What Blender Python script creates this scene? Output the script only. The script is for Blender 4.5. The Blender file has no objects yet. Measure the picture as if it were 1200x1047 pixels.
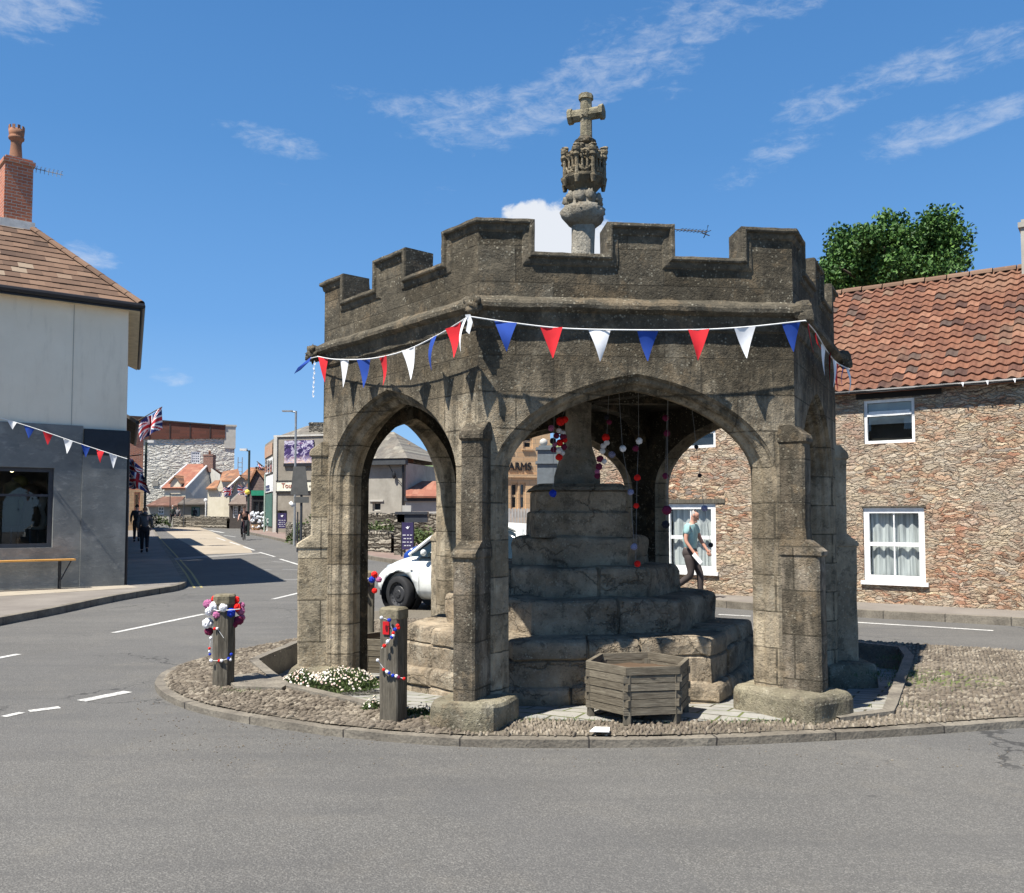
import bpy, bmesh, math, random
from mathutils import Vector, Matrix, noise
R = math.radians
C = bpy.context.scene.collection
rnd = random.Random(7)
F, HZ, CAMZ, PITCH = 1050.0, 604.0, 1.7, R(3.0)
CY = HZ - F*math.tan(PITCH)

# ---------------------------------------------------------------- camera
cam = bpy.data.cameras.new('camera'); camo = bpy.data.objects.new('camera', cam); C.objects.link(camo)
camo.location = (0, 0, CAMZ); camo.rotation_euler = (R(90)+PITCH, 0, 0)
cam.sensor_width = 36; cam.lens = F/1200*36; cam.shift_y = (CY-523.5)/1200; cam.clip_end = 3000; cam.clip_start = .05
bpy.context.scene.camera = camo

def ray(px, py):
    a = (px-600)/F; b = (CY-py)/F
    return Vector((a, math.cos(PITCH)-b*math.sin(PITCH), math.sin(PITCH)+b*math.cos(PITCH)))
def P(px, py, Y):
    d = ray(px, py); return Vector((0, 0, CAMZ)) + d*(Y/d.y)
YB = [22+4*i for i in range(30)]
def Gf(y): return 0.0 if y <= 22 else 0.95*(1-math.exp(-(y-22)/40))
def G(y):
    if y <= 22: return 0.0
    if y >= YB[-1]: return Gf(YB[-1])
    i = int((y-22)//4); t = (y-22-4*i)/4
    return Gf(YB[i])*(1-t)+Gf(YB[i+1])*t
def GP(px, py, h=0.0):
    d = ray(px, py); y = 10.0
    for _ in range(60):
        z = G(y)+h; t = (z-CAMZ)/d.z if d.z < -1e-5 else 400
        y = y*.4 + d.y*t*.6
    return Vector((d.x*y/d.y, y, G(y)+h))
def s(r, g, b):
    f = lambda c: (c/255/12.92 if c/255 <= .04045 else ((c/255+.055)/1.055)**2.4)
    return (f(r), f(g), f(b), 1)

# ---------------------------------------------------------------- node helpers
class V:
    def __init__(self, nt, so): self.nt = nt; self.so = so
    def _m(self, op, *o, clamp=False):
        n = self.nt.nodes.new('ShaderNodeMath'); n.operation = op; n.use_clamp = clamp
        for i, x in enumerate((self,)+o):
            if isinstance(x, V): self.nt.links.new(x.so, n.inputs[i])
            else: n.inputs[i].default_value = x
        return V(self.nt, n.outputs[0])
    def __add__(s_, o): return s_._m('ADD', o)
    def __sub__(s_, o): return s_._m('SUBTRACT', o)
    def __mul__(s_, o): return s_._m('MULTIPLY', o)
    def __truediv__(s_, o): return s_._m('DIVIDE', o)
    def clamp(s_): return s_._m('ADD', 0.0, clamp=True)
    def step(s_, a, b):
        n = s_.nt.nodes.new('ShaderNodeMapRange'); n.interpolation_type = 'SMOOTHSTEP'
        s_.nt.links.new(s_.so, n.inputs[0]); n.inputs[1].default_value = a; n.inputs[2].default_value = b
        return V(s_.nt, n.outputs[0])
class T:
    def __init__(self, nt): self.nt = nt
    def n(self, t): return self.nt.nodes.new(t)
    def link(self, a, b):
        if isinstance(a, V): a = a.so
        self.nt.links.new(a, b)
    def coord(self, kind='Object'): return V(self.nt, self.n('ShaderNodeTexCoord').outputs[kind])
    def pos(self): return V(self.nt, self.n('ShaderNodeNewGeometry').outputs['Position'])
    def sep(self, v):
        n = self.n('ShaderNodeSeparateXYZ'); self.link(v, n.inputs[0]); return [V(self.nt, o) for o in n.outputs]
    def comb(self, x, y, z):
        n = self.n('ShaderNodeCombineXYZ')
        for i, a in enumerate((x, y, z)):
            if isinstance(a, V): self.link(a, n.inputs[i])
            else: n.inputs[i].default_value = a
        return V(self.nt, n.outputs[0])
    def mapv(self, v, sc=(1, 1, 1), rot=(0, 0, 0), loc=(0, 0, 0)):
        n = self.n('ShaderNodeMapping'); self.link(v, n.inputs[0]); n.inputs[1].default_value = loc
        n.inputs[2].default_value = rot; n.inputs[3].default_value = sc; return V(self.nt, n.outputs[0])
    def noise(self, v, sc=5, det=4, ro=.55, dist=0, out='Fac'):
        n = self.n('ShaderNodeTexNoise'); self.link(v, n.inputs['Vector']); n.inputs['Scale'].default_value = sc
        n.inputs['Detail'].default_value = det; n.inputs['Roughness'].default_value = ro; n.inputs['Distortion'].default_value = dist
        return V(self.nt, n.outputs[out])
    def voro(self, v, sc=5, feat='F1', out='Distance', rnd_=1.0):
        n = self.n('ShaderNodeTexVoronoi'); n.feature = feat; self.link(v, n.inputs['Vector']); n.inputs['Scale'].default_value = sc
        n.inputs['Randomness'].default_value = rnd_
        return V(self.nt, n.outputs[out])
    def wnoise(self, v):
        n = self.n('ShaderNodeTexWhiteNoise'); n.noise_dimensions = '3D'; self.link(v, n.inputs[0]); return V(self.nt, n.outputs['Value'])
    def brick(self, v, bw, rh, mortar=.01, off=.5, c1=(0, 0, 0, 1), c2=(1, 1, 1, 1)):
        n = self.n('ShaderNodeTexBrick'); self.link(v, n.inputs['Vector']); n.inputs['Scale'].default_value = 1
        n.inputs['Brick Width'].default_value = bw; n.inputs['Row Height'].default_value = rh; n.inputs['Mortar Size'].default_value = mortar
        n.inputs['Mortar Smooth'].default_value = .3; n.offset = off
        n.inputs['Color1'].default_value = c1; n.inputs['Color2'].default_value = c2; n.inputs['Mortar'].default_value = (.5, .5, .5, 1)
        return V(self.nt, n.outputs['Color']), V(self.nt, n.outputs['Fac'])
    def ramp(self, f, stops, interp='LINEAR'):
        n = self.n('ShaderNodeValToRGB'); self.link(f, n.inputs[0]); e = n.color_ramp.elements; n.color_ramp.interpolation = interp
        while len(e) < len(stops): e.new(.5)
        for i, (p, c) in enumerate(stops): e[i].position = p; e[i].color = c if len(c) == 4 else (*c, 1)
        return V(self.nt, n.outputs[0])
    def mix(self, f, a, b, mode='MIX'):
        n = self.n('ShaderNodeMix'); n.data_type = 'RGBA'; n.blend_type = mode
        for so, x in ((n.inputs[0], f), (n.inputs[6], a), (n.inputs[7], b)):
            if isinstance(x, V): self.link(x, so)
            else: so.default_value = x
        return V(self.nt, n.outputs[2])
    def bump(self, h, st=.5, d=.02, prev=None):
        n = self.n('ShaderNodeBump'); self.link(h, n.inputs['Height']); n.inputs['Strength'].default_value = st; n.inputs['Distance'].default_value = d
        if prev: self.link(prev, n.inputs['Normal'])
        return V(self.nt, n.outputs[0])
MATS = {}
def mat(name, fn=None, col=None, rough=.85, metal=0, trans=0, spec=.3, emit=None):
    if name in MATS: return MATS[name]
    m = bpy.data.materials.new(name); m.use_nodes = True; nt = m.node_tree
    b = nt.nodes['Principled BSDF']; b.inputs['Roughness'].default_value = rough; b.inputs['Metallic'].default_value = metal
    b.inputs['Specular IOR Level'].default_value = spec
    if trans: b.inputs['Transmission Weight'].default_value = trans
    t = T(nt)
    if emit: b.inputs['Emission Color'].default_value = emit[0]; b.inputs['Emission Strength'].default_value = emit[1]
    if col is not None:
        v = t.coord(); nz = t.noise(v, 6, 5, .6)
        k = lambda q: tuple(c*q for c in col[:3])+(1,)
        t.link(t.ramp(nz, [(.3, k(.82)), (.7, k(1.15))]), b.inputs['Base Color'])
    if fn:
        r = fn(t)
        if 'col' in r: t.link(r['col'], b.inputs['Base Color'])
        if 'nor' in r: t.link(r['nor'], b.inputs['Normal'])
        if 'rough' in r: t.link(r['rough'], b.inputs['Roughness'])
        if 'alpha' in r: t.link(r['alpha'], b.inputs['Alpha'])
    MATS[name] = m
    return m

# ---------------------------------------------------------------- mesh builder
class MB:
    def __init__(self): self.v = []; self.f = []; self.m = []; self.mi = 0; self.sm = []; self.smooth = False; self.tv = []; self.cur = 0.0; self.use = False
    def add(self, vs, fs):
        o = len(self.v); self.v += [tuple(x) for x in vs]
        for f in fs: self.f.append(tuple(i+o for i in f)); self.m.append(self.mi); self.sm.append(self.smooth); self.tv.append(self.cur)
    def quad(self, *p): self.add(p, [tuple(range(len(p)))])
    def box(self, x0, y0, z0, x1, y1, z1, M=None):
        vs = [(x, y, z) for z in (z0, z1) for x, y in ((x0, y0), (x1, y0), (x1, y1), (x0, y1))]
        if M is not None: vs = [M @ Vector(v) for v in vs]
        self.add(vs, [(3, 2, 1, 0), (4, 5, 6, 7), (0, 1, 5, 4), (1, 2, 6, 5), (2, 3, 7, 6), (3, 0, 4, 7)])
    def prism(self, pts, z0, z1, zf=None):
        n = len(pts); a = sum(pts[i][0]*pts[(i+1) % n][1]-pts[(i+1) % n][0]*pts[i][1] for i in range(n))
        if a < 0: pts = pts[::-1]
        vs = [(p[0], p[1], z0) for p in pts]+[(p[0], p[1], z1) for p in pts]
        self.add(vs, [tuple(range(n-1, -1, -1)), tuple(range(n, 2*n))]+[(i, (i+1) % n, n+(i+1) % n, n+i) for i in range(n)])
    def extrude_xz(self, pts, y0, y1, M=None):   # polygon in x,z extruded along y
        n = len(pts); a = sum(pts[i][0]*pts[(i+1) % n][1]-pts[(i+1) % n][0]*pts[i][1] for i in range(n))
        if a < 0: pts = pts[::-1]
        vs = [Vector((p[0], y0, p[1])) for p in pts]+[Vector((p[0], y1, p[1])) for p in pts]
        if M is not None: vs = [M @ v for v in vs]
        self.add(vs, [tuple(range(n)), tuple(range(2*n-1, n-1, -1))]+[(i, n+i, n+(i+1) % n, (i+1) % n) for i in range(n)])
    def tube(self, pts, r, seg=8, cap=True):
        pts = [Vector(p) for p in pts]; n = len(pts); rr = r if isinstance(r, (list, tuple)) else [r]*n
        vs = []; up = Vector((0, 0, 1))
        for i, p in enumerate(pts):
            d = (pts[min(i+1, n-1)]-pts[max(i-1, 0)]).normalized()
            a = d.cross(up if abs(d.z) < .95 else Vector((1, 0, 0))).normalized(); b = d.cross(a)
            for k in range(seg):
                t = 2*math.pi*k/seg; vs.append(p+(a*math.cos(t)+b*math.sin(t))*rr[i])
        fs = [(i*seg+k, i*seg+(k+1) % seg, (i+1)*seg+(k+1) % seg, (i+1)*seg+k) for i in range(n-1) for k in range(seg)]
        if cap: fs += [tuple(range(seg-1, -1, -1)), tuple((n-1)*seg+k for k in range(seg))]
        self.add(vs, fs)
    def lathe(self, prof, seg=16, c=(0, 0), rot=0, nz=0, lean=(0, 0)):
        vs = []
        for r, z in prof:
            for k in range(seg):
                t = 2*math.pi*k/seg+rot; q = r
                if nz: q = r*(1+nz*noise.noise(Vector((math.cos(t)*2+c[0], math.sin(t)*2, z*5))))
                vs.append((c[0]+lean[0]*z+q*math.cos(t), c[1]+lean[1]*z+q*math.sin(t), z))
        n = len(prof)
        fs = [(i*seg+k, i*seg+(k+1) % seg, (i+1)*seg+(k+1) % seg, (i+1)*seg+k) for i in range(n-1) for k in range(seg)]
        fs += [tuple(range(seg-1, -1, -1)), tuple((n-1)*seg+k for k in range(seg))]
        self.add(vs, fs)
    def ball(self, c, r, seg=10, rings=7, nz=0, sc=(1, 1, 1), nf=3):
        vs = []; c = Vector(c)
        for j in range(rings+1):
            ph = math.pi*j/rings
            for k in range(seg):
                t = 2*math.pi*k/seg; d = Vector((math.sin(ph)*math.cos(t), math.sin(ph)*math.sin(t), math.cos(ph)))
                q = r*(1+(nz*noise.noise(d*nf+c*7) if nz else 0)); vs.append(c+Vector((d.x*sc[0], d.y*sc[1], d.z*sc[2]))*q)
        fs = [(j*seg+k, (j+1)*seg+k, (j+1)*seg+(k+1) % seg, j*seg+(k+1) % seg) for j in range(rings) for k in range(seg)]
        self.add(vs, fs)
    def build(self, name, mats, parent=None, world=True, clean=True):
        me = bpy.data.meshes.new(name)
        vs = self.v
        if parent is not None and world:
            bpy.context.view_layer.update() if False else None
            inv = WM(parent).inverted(); vs = [inv @ Vector(v) for v in vs]
        me.from_pydata([tuple(v) for v in vs], [], self.f)
        if not isinstance(mats, (list, tuple)): mats = [mats]
        for m in mats: me.materials.append(m)
        me.polygons.foreach_set('material_index', self.m); me.polygons.foreach_set('use_smooth', self.sm)
        if self.use:
            at = me.attributes.new('tile', 'FLOAT', 'FACE'); at.data.foreach_set('value', self.tv)
        if clean:
            bm = bmesh.new(); bm.from_mesh(me); bmesh.ops.remove_doubles(bm, verts=bm.verts, dist=1e-5)
            bm.to_mesh(me); bm.free()
        me.update(); o = bpy.data.objects.new(name, me); C.objects.link(o)
        if parent is not None: o.parent = parent
        return o
def WM(o):
    m = Matrix.Translation(o.location) @ o.rotation_euler.to_matrix().to_4x4() @ Matrix.Diagonal((*o.scale, 1))
    return WM(o.parent) @ m if o.parent else m
def tag(o, label, cat, group=None, kind=None):
    if label: o['label'] = label
    if cat: o['category'] = cat
    if group: o['group'] = group
    if kind: o['kind'] = kind
    return o
def thing(name, loc, label, cat, group=None, rz=0, kind=None):
    o = bpy.data.objects.new(name, None); o.empty_display_size = .2; C.objects.link(o); o.location = loc; o.rotation_euler = (0, 0, rz)
    return tag(o, label, cat, group, kind)
def struct(o, label=None):
    o['kind'] = 'structure'
    if label: o['label'] = label
    return o
def copy_tree(o, parent=None):
    c = o.copy(); C.objects.link(c)
    if parent is not None: c.parent = parent
    for ch in list(o.children): copy_tree(ch, c)
    return c
def recenter(o, loc):
    loc = Vector(loc); o.data.transform(Matrix.Translation(-loc)); o.location = loc; return o
def nz3(p, sc, amp): return noise.noise_vector(Vector(p)*sc)*amp

# ---------------------------------------------------------------- ground sheets
def sheet(name, polys, dz, m, skirt=None, holes=None):
    bm = bmesh.new()
    for pts in polys:
        if holes:
            es = []
            for loop in [pts]+holes:
                vs = [bm.verts.new((p[0], p[1], 0)) for p in loop]
                es += [bm.edges.new((vs[i], vs[(i+1) % len(vs)])) for i in range(len(vs))]
            bmesh.ops.triangle_fill(bm, edges=es, use_beauty=True, use_dissolve=False, normal=(0, 0, 1))
        else:
            f = bm.faces.new([bm.verts.new((p[0], p[1], 0)) for p in pts]); f.normal_update()
            if len(pts) > 4: bmesh.ops.triangulate(bm, faces=[f])
    for y in YB: bmesh.ops.bisect_plane(bm, geom=bm.verts[:]+bm.edges[:]+bm.faces[:], plane_co=(0, y, 0), plane_no=(0, 1, 0))
    bmesh.ops.recalc_face_normals(bm, faces=bm.faces)
    for f in bm.faces:
        if f.normal.z < 0: f.normal_flip()
    for v in bm.verts: v.co.z = G(v.co.y)+dz
    if skirt:
        be = [e for e in bm.edges if e.is_boundary]
        r = bmesh.ops.extrude_edge_only(bm, edges=be)
        for v in r['geom']:
            if isinstance(v, bmesh.types.BMVert): v.co.z -= skirt
    me = bpy.data.meshes.new(name); bm.to_mesh(me); bm.free(); me.materials.append(m)
    o = bpy.data.objects.new(name, me); C.objects.link(o); return struct(o)
def strip(pts, w0, w1):      # polygon along a polyline between side offsets w0..w1 (left positive)
    pts = [Vector((p[0], p[1])) for p in pts]; n = len(pts); a = []; b = []
    for i, p in enumerate(pts):
        d = (pts[min(i+1, n-1)]-pts[max(i-1, 0)]).normalized(); nn = Vector((-d.y, d.x))
        a.append(p+nn*w0); b.append(p+nn*w1)
    return a, b
def jointed(pts, step, gap=.014):
    pts = [Vector(p[:2]) for p in pts]; d = [0]
    for a, b in zip(pts[:-1], pts[1:]): d.append(d[-1]+(b-a).length)
    marks = sorted(set(d+[k*step+q for k in range(1, int(d[-1]/step)) for q in (0, gap)])); out, od = [], []
    for m in marks:
        i = max(k for k in range(len(d)) if d[k] <= m+1e-9); i = min(i, len(pts)-2); L = d[i+1]-d[i]
        if out and m-od[-1] < .004: continue
        out.append(pts[i].lerp(pts[i+1], (m-d[i])/max(L, 1e-6))); od.append(m)
    return out, od
def ribbon(name, pts, w0, w1, z0, z1, m, mb=None):   # kerb-like solid along polyline
    pts, kd = jointed(pts, .92); KJ = {}; a, b = strip(pts, w0, w1); own = mb is None; mb = mb or MB()
    mb.use = True; rk = random.Random(5)
    for i in range(len(pts)-1):
        q = [a[i], a[i+1], b[i+1], b[i]]; L = (pts[i+1]-pts[i]).length
        mb.cur = 1.0 if L < .03 else KJ.setdefault(int(kd[i]/.92), rk.uniform(0, .8))
        lo = [(p.x, p.y, G(p.y)+z0) for p in q]; hi = [(p.x, p.y, G(p.y)+z1) for p in q]
        mb.add(lo+hi, [(4, 5, 6, 7), (7, 6, 5, 4)][:1]+[(0, 1, 5, 4), (3, 7, 6, 2)])
    if own: return struct(mb.build(name, m))
def densify(pts, step):
    out = []
    for i in range(len(pts)-1):
        a, b = Vector(pts[i][:2]), Vector(pts[i+1][:2]); k = max(1, int((b-a).length/step))
        out += [a.lerp(b, j/k) for j in range(k)]
    return out+[Vector(pts[-1][:2])]
def smooth_poly(pts, it=2):
    pts = [Vector(p[:2]) for p in pts]
    for _ in range(it):
        q = [pts[0]]
        for i in range(len(pts)-1): q += [pts[i].lerp(pts[i+1], .25), pts[i].lerp(pts[i+1], .75)]
        pts = q+[pts[-1]]
    return pts
def inside(p, poly):
    x, y = p[0], p[1]; c = False; n = len(poly)
    for i in range(n):
        a, b = poly[i], poly[i-1]
        if (a[1] > y) != (b[1] > y) and x < (b[0]-a[0])*(y-a[1])/(b[1]-a[1])+a[0]: c = not c
    return c

# ================================================================ materials
def m_stone(dark=1.0, joints=True, bw=.62, rh=.3, warm=(.45, .375, .265), name='weathered limestone', blk=True, blk_add=0.0, crack=False):
    def fn(t):
        c = t.coord(); x, y, z = t.sep(c); p = t.pos(); wz = t.sep(p)[2]
        n1 = t.noise(p, 1.7, 7, .68); n2 = t.noise(p, 9, 6, .65); n3 = t.noise(p, 45, 5, .7)
        k = lambda q, w=warm: tuple(a*q*dark for a in w)+(1,)
        base = t.ramp(n1, [(.32, k(.34)), (.5, k(.84)), (.66, k(1.4))])
        base = t.mix(n2.step(.4, .75)*.55, base, (.225*dark, .192*dark, .145*dark, 1))
        if blk:   # soot and lichen blackening, heavier high up and in streaks
            st = t.noise(t.mapv(p, (3.5, 3.5, .7)), 1.6, 6, .7)
            hi_ = wz.step(1.9, 3.7); f = (st*.75 + n1*.35 + hi_*.36 - .23 + blk_add).step(.33, .56)*(n2*.5+.66)
            base = t.mix(f.clamp()*.90, base, (.047, .043, .033, 1))
        li = (t.voro(p, 30, 'F1').step(.34, .10)*t.noise(p, 5, 2).step(.45, .6)+t.noise(p, 38, 3, .7).step(.62, .7)*.7).clamp()
        base = t.mix(li*.62, base, (.44, .41, .32, 1)); gl = t.noise(p, 3.1, 6, .7).step(.54, .62); base = t.mix(gl*.35, base, (.28, .21, .13, 1)); pl9 = t.noise(t.mapv(p, (1, 1, .8), loc=(3, 7, 1)), 2.6, 6, .66).step(.57, .66); base = t.mix(pl9*.32*(wz.step(3.9, 2.2)*.8+.2), base, (.47, .43, .34, 1))
        blkd = (t.noise(p, 6.5, 8, .78).step(.52, .60)*.75+t.noise(p, 22, 5, .8).step(.56, .66)*.5).clamp()
        base = t.mix(blkd*.6, base, (.035, .032, .026, 1))
        h = n3*.5+n2*.9
        if joints:
            u = t.comb(x, z, 0); cc, fac = t.brick(u, bw, rh, .007)
            tone = t.sep(cc)[0]
            base = t.mix(tone*.8, base, t.mix(1.0, base, (.60, .57, .52, 1), 'MULTIPLY'))
            base = t.mix(fac*.8*n2.step(.3, .55), base, (.06, .052, .038, 1)); h = h - fac*.35
        if crack:
            cw = t.noise(p, 2.5, 5, .65, out='Color'); cx_, cy_, cz_ = t.sep(cw); px_, py_, pz_ = t.sep(p)
            ce = t.voro(t.comb(px_*1.6+cx_*1.2, py_*1.6+cy_*1.2, pz_*3.2+cz_*1.2), 1, 'DISTANCE_TO_EDGE').step(.028, .006)*t.noise(p, 1.3, 3).step(.42, .55)
            base = t.mix(ce*.4, base, (.05, .043, .032, 1)); h = h - ce*.9
        pit = t.voro(p, 55, 'F1').step(.0, .35); nb = t.bump(h+pit*.3, .9, .028)
        return dict(col=base, nor=nb)
    return mat(name, fn, rough=.95, spec=.15)
STONE = m_stone()
STONE_P = m_stone(name='weathered limestone plain', joints=False)
STONE_B = m_stone(name='blackened buttress limestone', joints=True, bw=.7, rh=.36, blk_add=.17, warm=(.36, .30, .225))
STONE_L = m_stone(name='cleaner buff limestone', joints=True, bw=.7, rh=.42, blk_add=-.10, warm=(.52, .44, .31))
STONE_STEP = m_stone(name='step stone', joints=False, warm=(.34, .275, .195), blk=False, crack=True)
SHADE_STONE = m_stone(name='interior stone with painted shade', joints=True, warm=(.10, .085, .06), dark=.55)  # shelter's deep inner shade put into the stone colour
STONE_PALE = m_stone(name='pale shaft stone', joints=False, warm=(.34, .31, .25), blk=False, dark=1.0)
STONE_PLINTH = m_stone(name='plinth stone', joints=False, warm=(.24, .215, .15), blk=False, dark=.95)

def f_asphalt(t):
    p = t.pos(); a = t.noise(p, 120, 3, .8); b = t.noise(p, .5, 5, .6); c = t.voro(p, 85, 'F1'); d = t.noise(p, 7, 5, .7)
    base = t.ramp(b, [(.3, (.118, .115, .109, 1)), (.7, (.158, .153, .143, 1))])
    g2 = t.sep(t.voro(p, 130, 'F1', 'Color'))[0]; base = t.mix(a.step(.35, .75), t.mix(1, base, (.66, .66, .66, 1), 'MULTIPLY'), t.mix(1, base, (1.2, 1.18, 1.14, 1), 'MULTIPLY')); base = t.mix(g2.step(.6, 1.0)*.26, base, (.36, .345, .31, 1)); base = t.mix(g2.step(.35, .0)*.3, base, (.05, .05, .05, 1))
    sp = c.step(.22, .1)*t.noise(p, 9, 2).step(.45, .7)
    base = t.mix(sp*.5, base, (.4, .38, .35, 1))
    st = t.noise(t.mapv(p, (1, .35, 1)), 1.7, 6, .75).step(.58, .75)
    base = t.mix(st*.3, base, (.075, .074, .073, 1))
    cr = t.voro(t.noise(p, .7, 3, out='Color'), 5, 'DISTANCE_TO_EDGE')
    x, y, z = t.sep(p)
    dust = t.noise(p, 2.2, 6, .7).step(.5, .75)
    base = t.mix(dust*.2, base, (.21, .19, .155, 1)); tr = t.noise(t.mapv(p, (.25, 2.2, 1), (0, 0, R(-3))), 1.1, 4, .6).step(.45, .7); base = t.mix(tr*.4, base, (.088, .086, .083, 1)); sp9 = t.voro(p, 2.3, 'F1').step(.085, .05)*t.noise(p, .8, 2).step(.5, .6); base = t.mix(sp9*.55, base, (.045, .045, .045, 1)); pa9 = t.noise(p, .33, 2, .4).step(.565, .575); base = t.mix(pa9*.22, base, (.10, .099, .098, 1))
    ck = t.voro(t.comb(x+(t.noise(p, 1.1, 4, .7))*1.4, y+(t.noise(t.mapv(p, loc=(9, 4, 0)), 1.1, 4, .7))*1.4, 0.0), .42, 'DISTANCE_TO_EDGE').step(.010, .003)*t.noise(p, .35, 2).step(.5, .6); base = t.mix(ck*.7, base, (.03, .03, .03, 1))
    return dict(col=base, nor=t.bump(a*.6+c*.6+d*.3, .55, .012))
ASPH = mat('asphalt', f_asphalt, rough=.9, spec=.25)
def f_pave(t):
    p = t.pos(); a = t.noise(p, 90, 3, .7); b = t.noise(p, 1.2, 5, .6)
    base = t.ramp(b, [(.3, (.17, .15, .13, 1)), (.7, (.25, .225, .195, 1))])
    base = t.mix(a.step(.4, .7)*.35, base, (.12, .11, .10, 1))
    return dict(col=base, nor=t.bump(a, .3, .006))
PAVE = mat('pavement asphalt', f_pave, rough=.92)
def f_slabs(t):
    p = t.pos(); x, y, z = t.sep(p); q = t.mapv(p, (1, 1, 1), (0, 0, R(40))); cc, fac = t.brick(q, .6, .45, .008)
    n = t.noise(p, 3, 5, .6); base = t.ramp(n, [(.3, (.29, .25, .195, 1)), (.7, (.40, .35, .27, 1))])
    base = t.mix(t.sep(cc)[0]*.3, base, (.3, .27, .23, 1)); base = t.mix(fac*.6, base, (.12, .1, .08, 1))
    return dict(col=base, nor=t.bump(n-fac, .3, .01))
SLABS = mat('concrete slabs', f_slabs)
def f_red(t):
    p = t.pos(); a = t.noise(p, 60, 3, .7); b = t.noise(p, .9, 5, .6)
    base = t.ramp(b, [(.3, (.20, .14, .115, 1)), (.7, (.28, .21, .175, 1))]); base = t.mix(a*.3, base, (.12, .1, .09, 1))
    return dict(col=base, nor=t.bump(a, .3, .006))
REDP = mat('red brown footway', f_red)
def f_ochre(t):
    p = t.pos(); a = t.noise(p, 8, 5, .7); b = t.noise(p, .6, 5, .6)
    base = t.ramp(b, [(.3, (.28, .235, .175, 1)), (.7, (.37, .315, .24, 1))]); base = t.mix(a.step(.5, .8)*.35, base, (.25, .21, .16, 1))
    return dict(col=base)
OCHRE = mat('sandy road surface', f_ochre)
def f_kerb(t):
    p = t.pos(); x, y, z = t.sep(p); n = t.noise(p, 3.5, 5, .65); n2 = t.noise(p, 40, 3)
    base = t.ramp(n, [(.3, (.12, .105, .085, 1)), (.7, (.27, .24, .19, 1))]); base = t.mix(n2.step(.45, .7)*.5, base, (.09, .08, .065, 1))
    a_ = t.n('ShaderNodeAttribute'); a_.attribute_name = 'tile'; w = V(t.nt, a_.outputs['Fac'])
    base = t.mix(w.step(.9, .95), t.mix(w*.45, base, t.mix(1, base, (.6, .58, .55, 1), 'MULTIPLY')), (.045, .04, .035, 1))
    return dict(col=base, nor=t.bump(n2+n*2, .6, .012))
KERB = mat('kerb stone', f_kerb)
def f_paint(t):
    p = t.pos(); n = t.noise(p, 30, 5, .75); m_ = t.noise(p, 3, 3)
    c = t.mix((n+m_*.4).step(.55, .85)*.7, (.62, .61, .57, 1), (.2, .195, .19, 1)); return dict(col=c)
PAINT = mat('worn white road paint', f_paint)
def f_yel(t):
    p = t.pos(); n = t.noise(p, 20, 5, .75); return dict(col=t.mix(n.step(.5, .8)*.6, (.36, .30, .13, 1), (.16, .14, .1, 1)))
YELL = mat('worn yellow road paint', f_yel)
def f_cob(t):
    p = t.pos(); c = t.voro(t.mapv(p, (14, 14, 14)), 1, 'F1', 'Color'); r = t.sep(c)[0]; n = t.noise(p, 60, 4, .7); big = t.noise(p, 1.1, 5, .6)
    base = t.ramp(r, [(0, (.085, .068, .05, 1)), (.4, (.135, .11, .083, 1)), (.75, (.18, .148, .11, 1)), (1, (.30, .26, .20, 1))])
    base = t.mix(n.step(.4, .7)*.4, base, (.13, .115, .09, 1)); base = t.mix(big.step(.45, .7)*.3, base, (.36, .31, .24, 1))
    return dict(col=base, nor=t.bump(n, .6, .008))
COB = mat('cobble pebbles', f_cob)
def f_bed(t):
    p = t.pos(); n = t.noise(p, 50, 4, .7); x, y, z = t.sep(p)
    base = t.ramp(n, [(.3, (.085, .073, .055, 1)), (.7, (.19, .165, .125, 1))])
    d = ((x-4.15)*(x-4.15)*.9+(y-9.1)*(y-9.1)*1.2+t.noise(p, 3, 4)*.6).step(1.1, .4)
    base = t.mix(d*.8, base, (.12, .15, .04, 1))
    return dict(col=base, nor=t.bump(n, .6, .01))
BED = mat('cobble bedding', f_bed)
def f_flag(t):
    p = t.pos(); q = t.mapv(p, (1, 1, 1), (0, 0, R(27))); cc, fac = t.brick(q, .34, .21, .012, .4); n = t.noise(p, 4, 5, .65); n2 = t.noise(p, 30, 4, .7)
    base = t.ramp(n, [(.3, (.20, .20, .19, 1)), (.7, (.34, .33, .30, 1))]); base = t.mix(t.sep(cc)[0]*.4, base, (.38, .35, .29, 1))
    base = t.mix(n2.step(.5, .75)*.3, base, (.13, .12, .1, 1))
    gr = t.noise(p, 6, 3).step(.4, .6)
    base = t.mix(fac, base, t.mix(gr, (.07, .06, .04, 1), (.12, .14, .045, 1)))
    return dict(col=base, nor=t.bump(n2*.5+n-fac*1.5, .6, .015))
FLAGS = mat('stone paving of the cross', f_flag)
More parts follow.
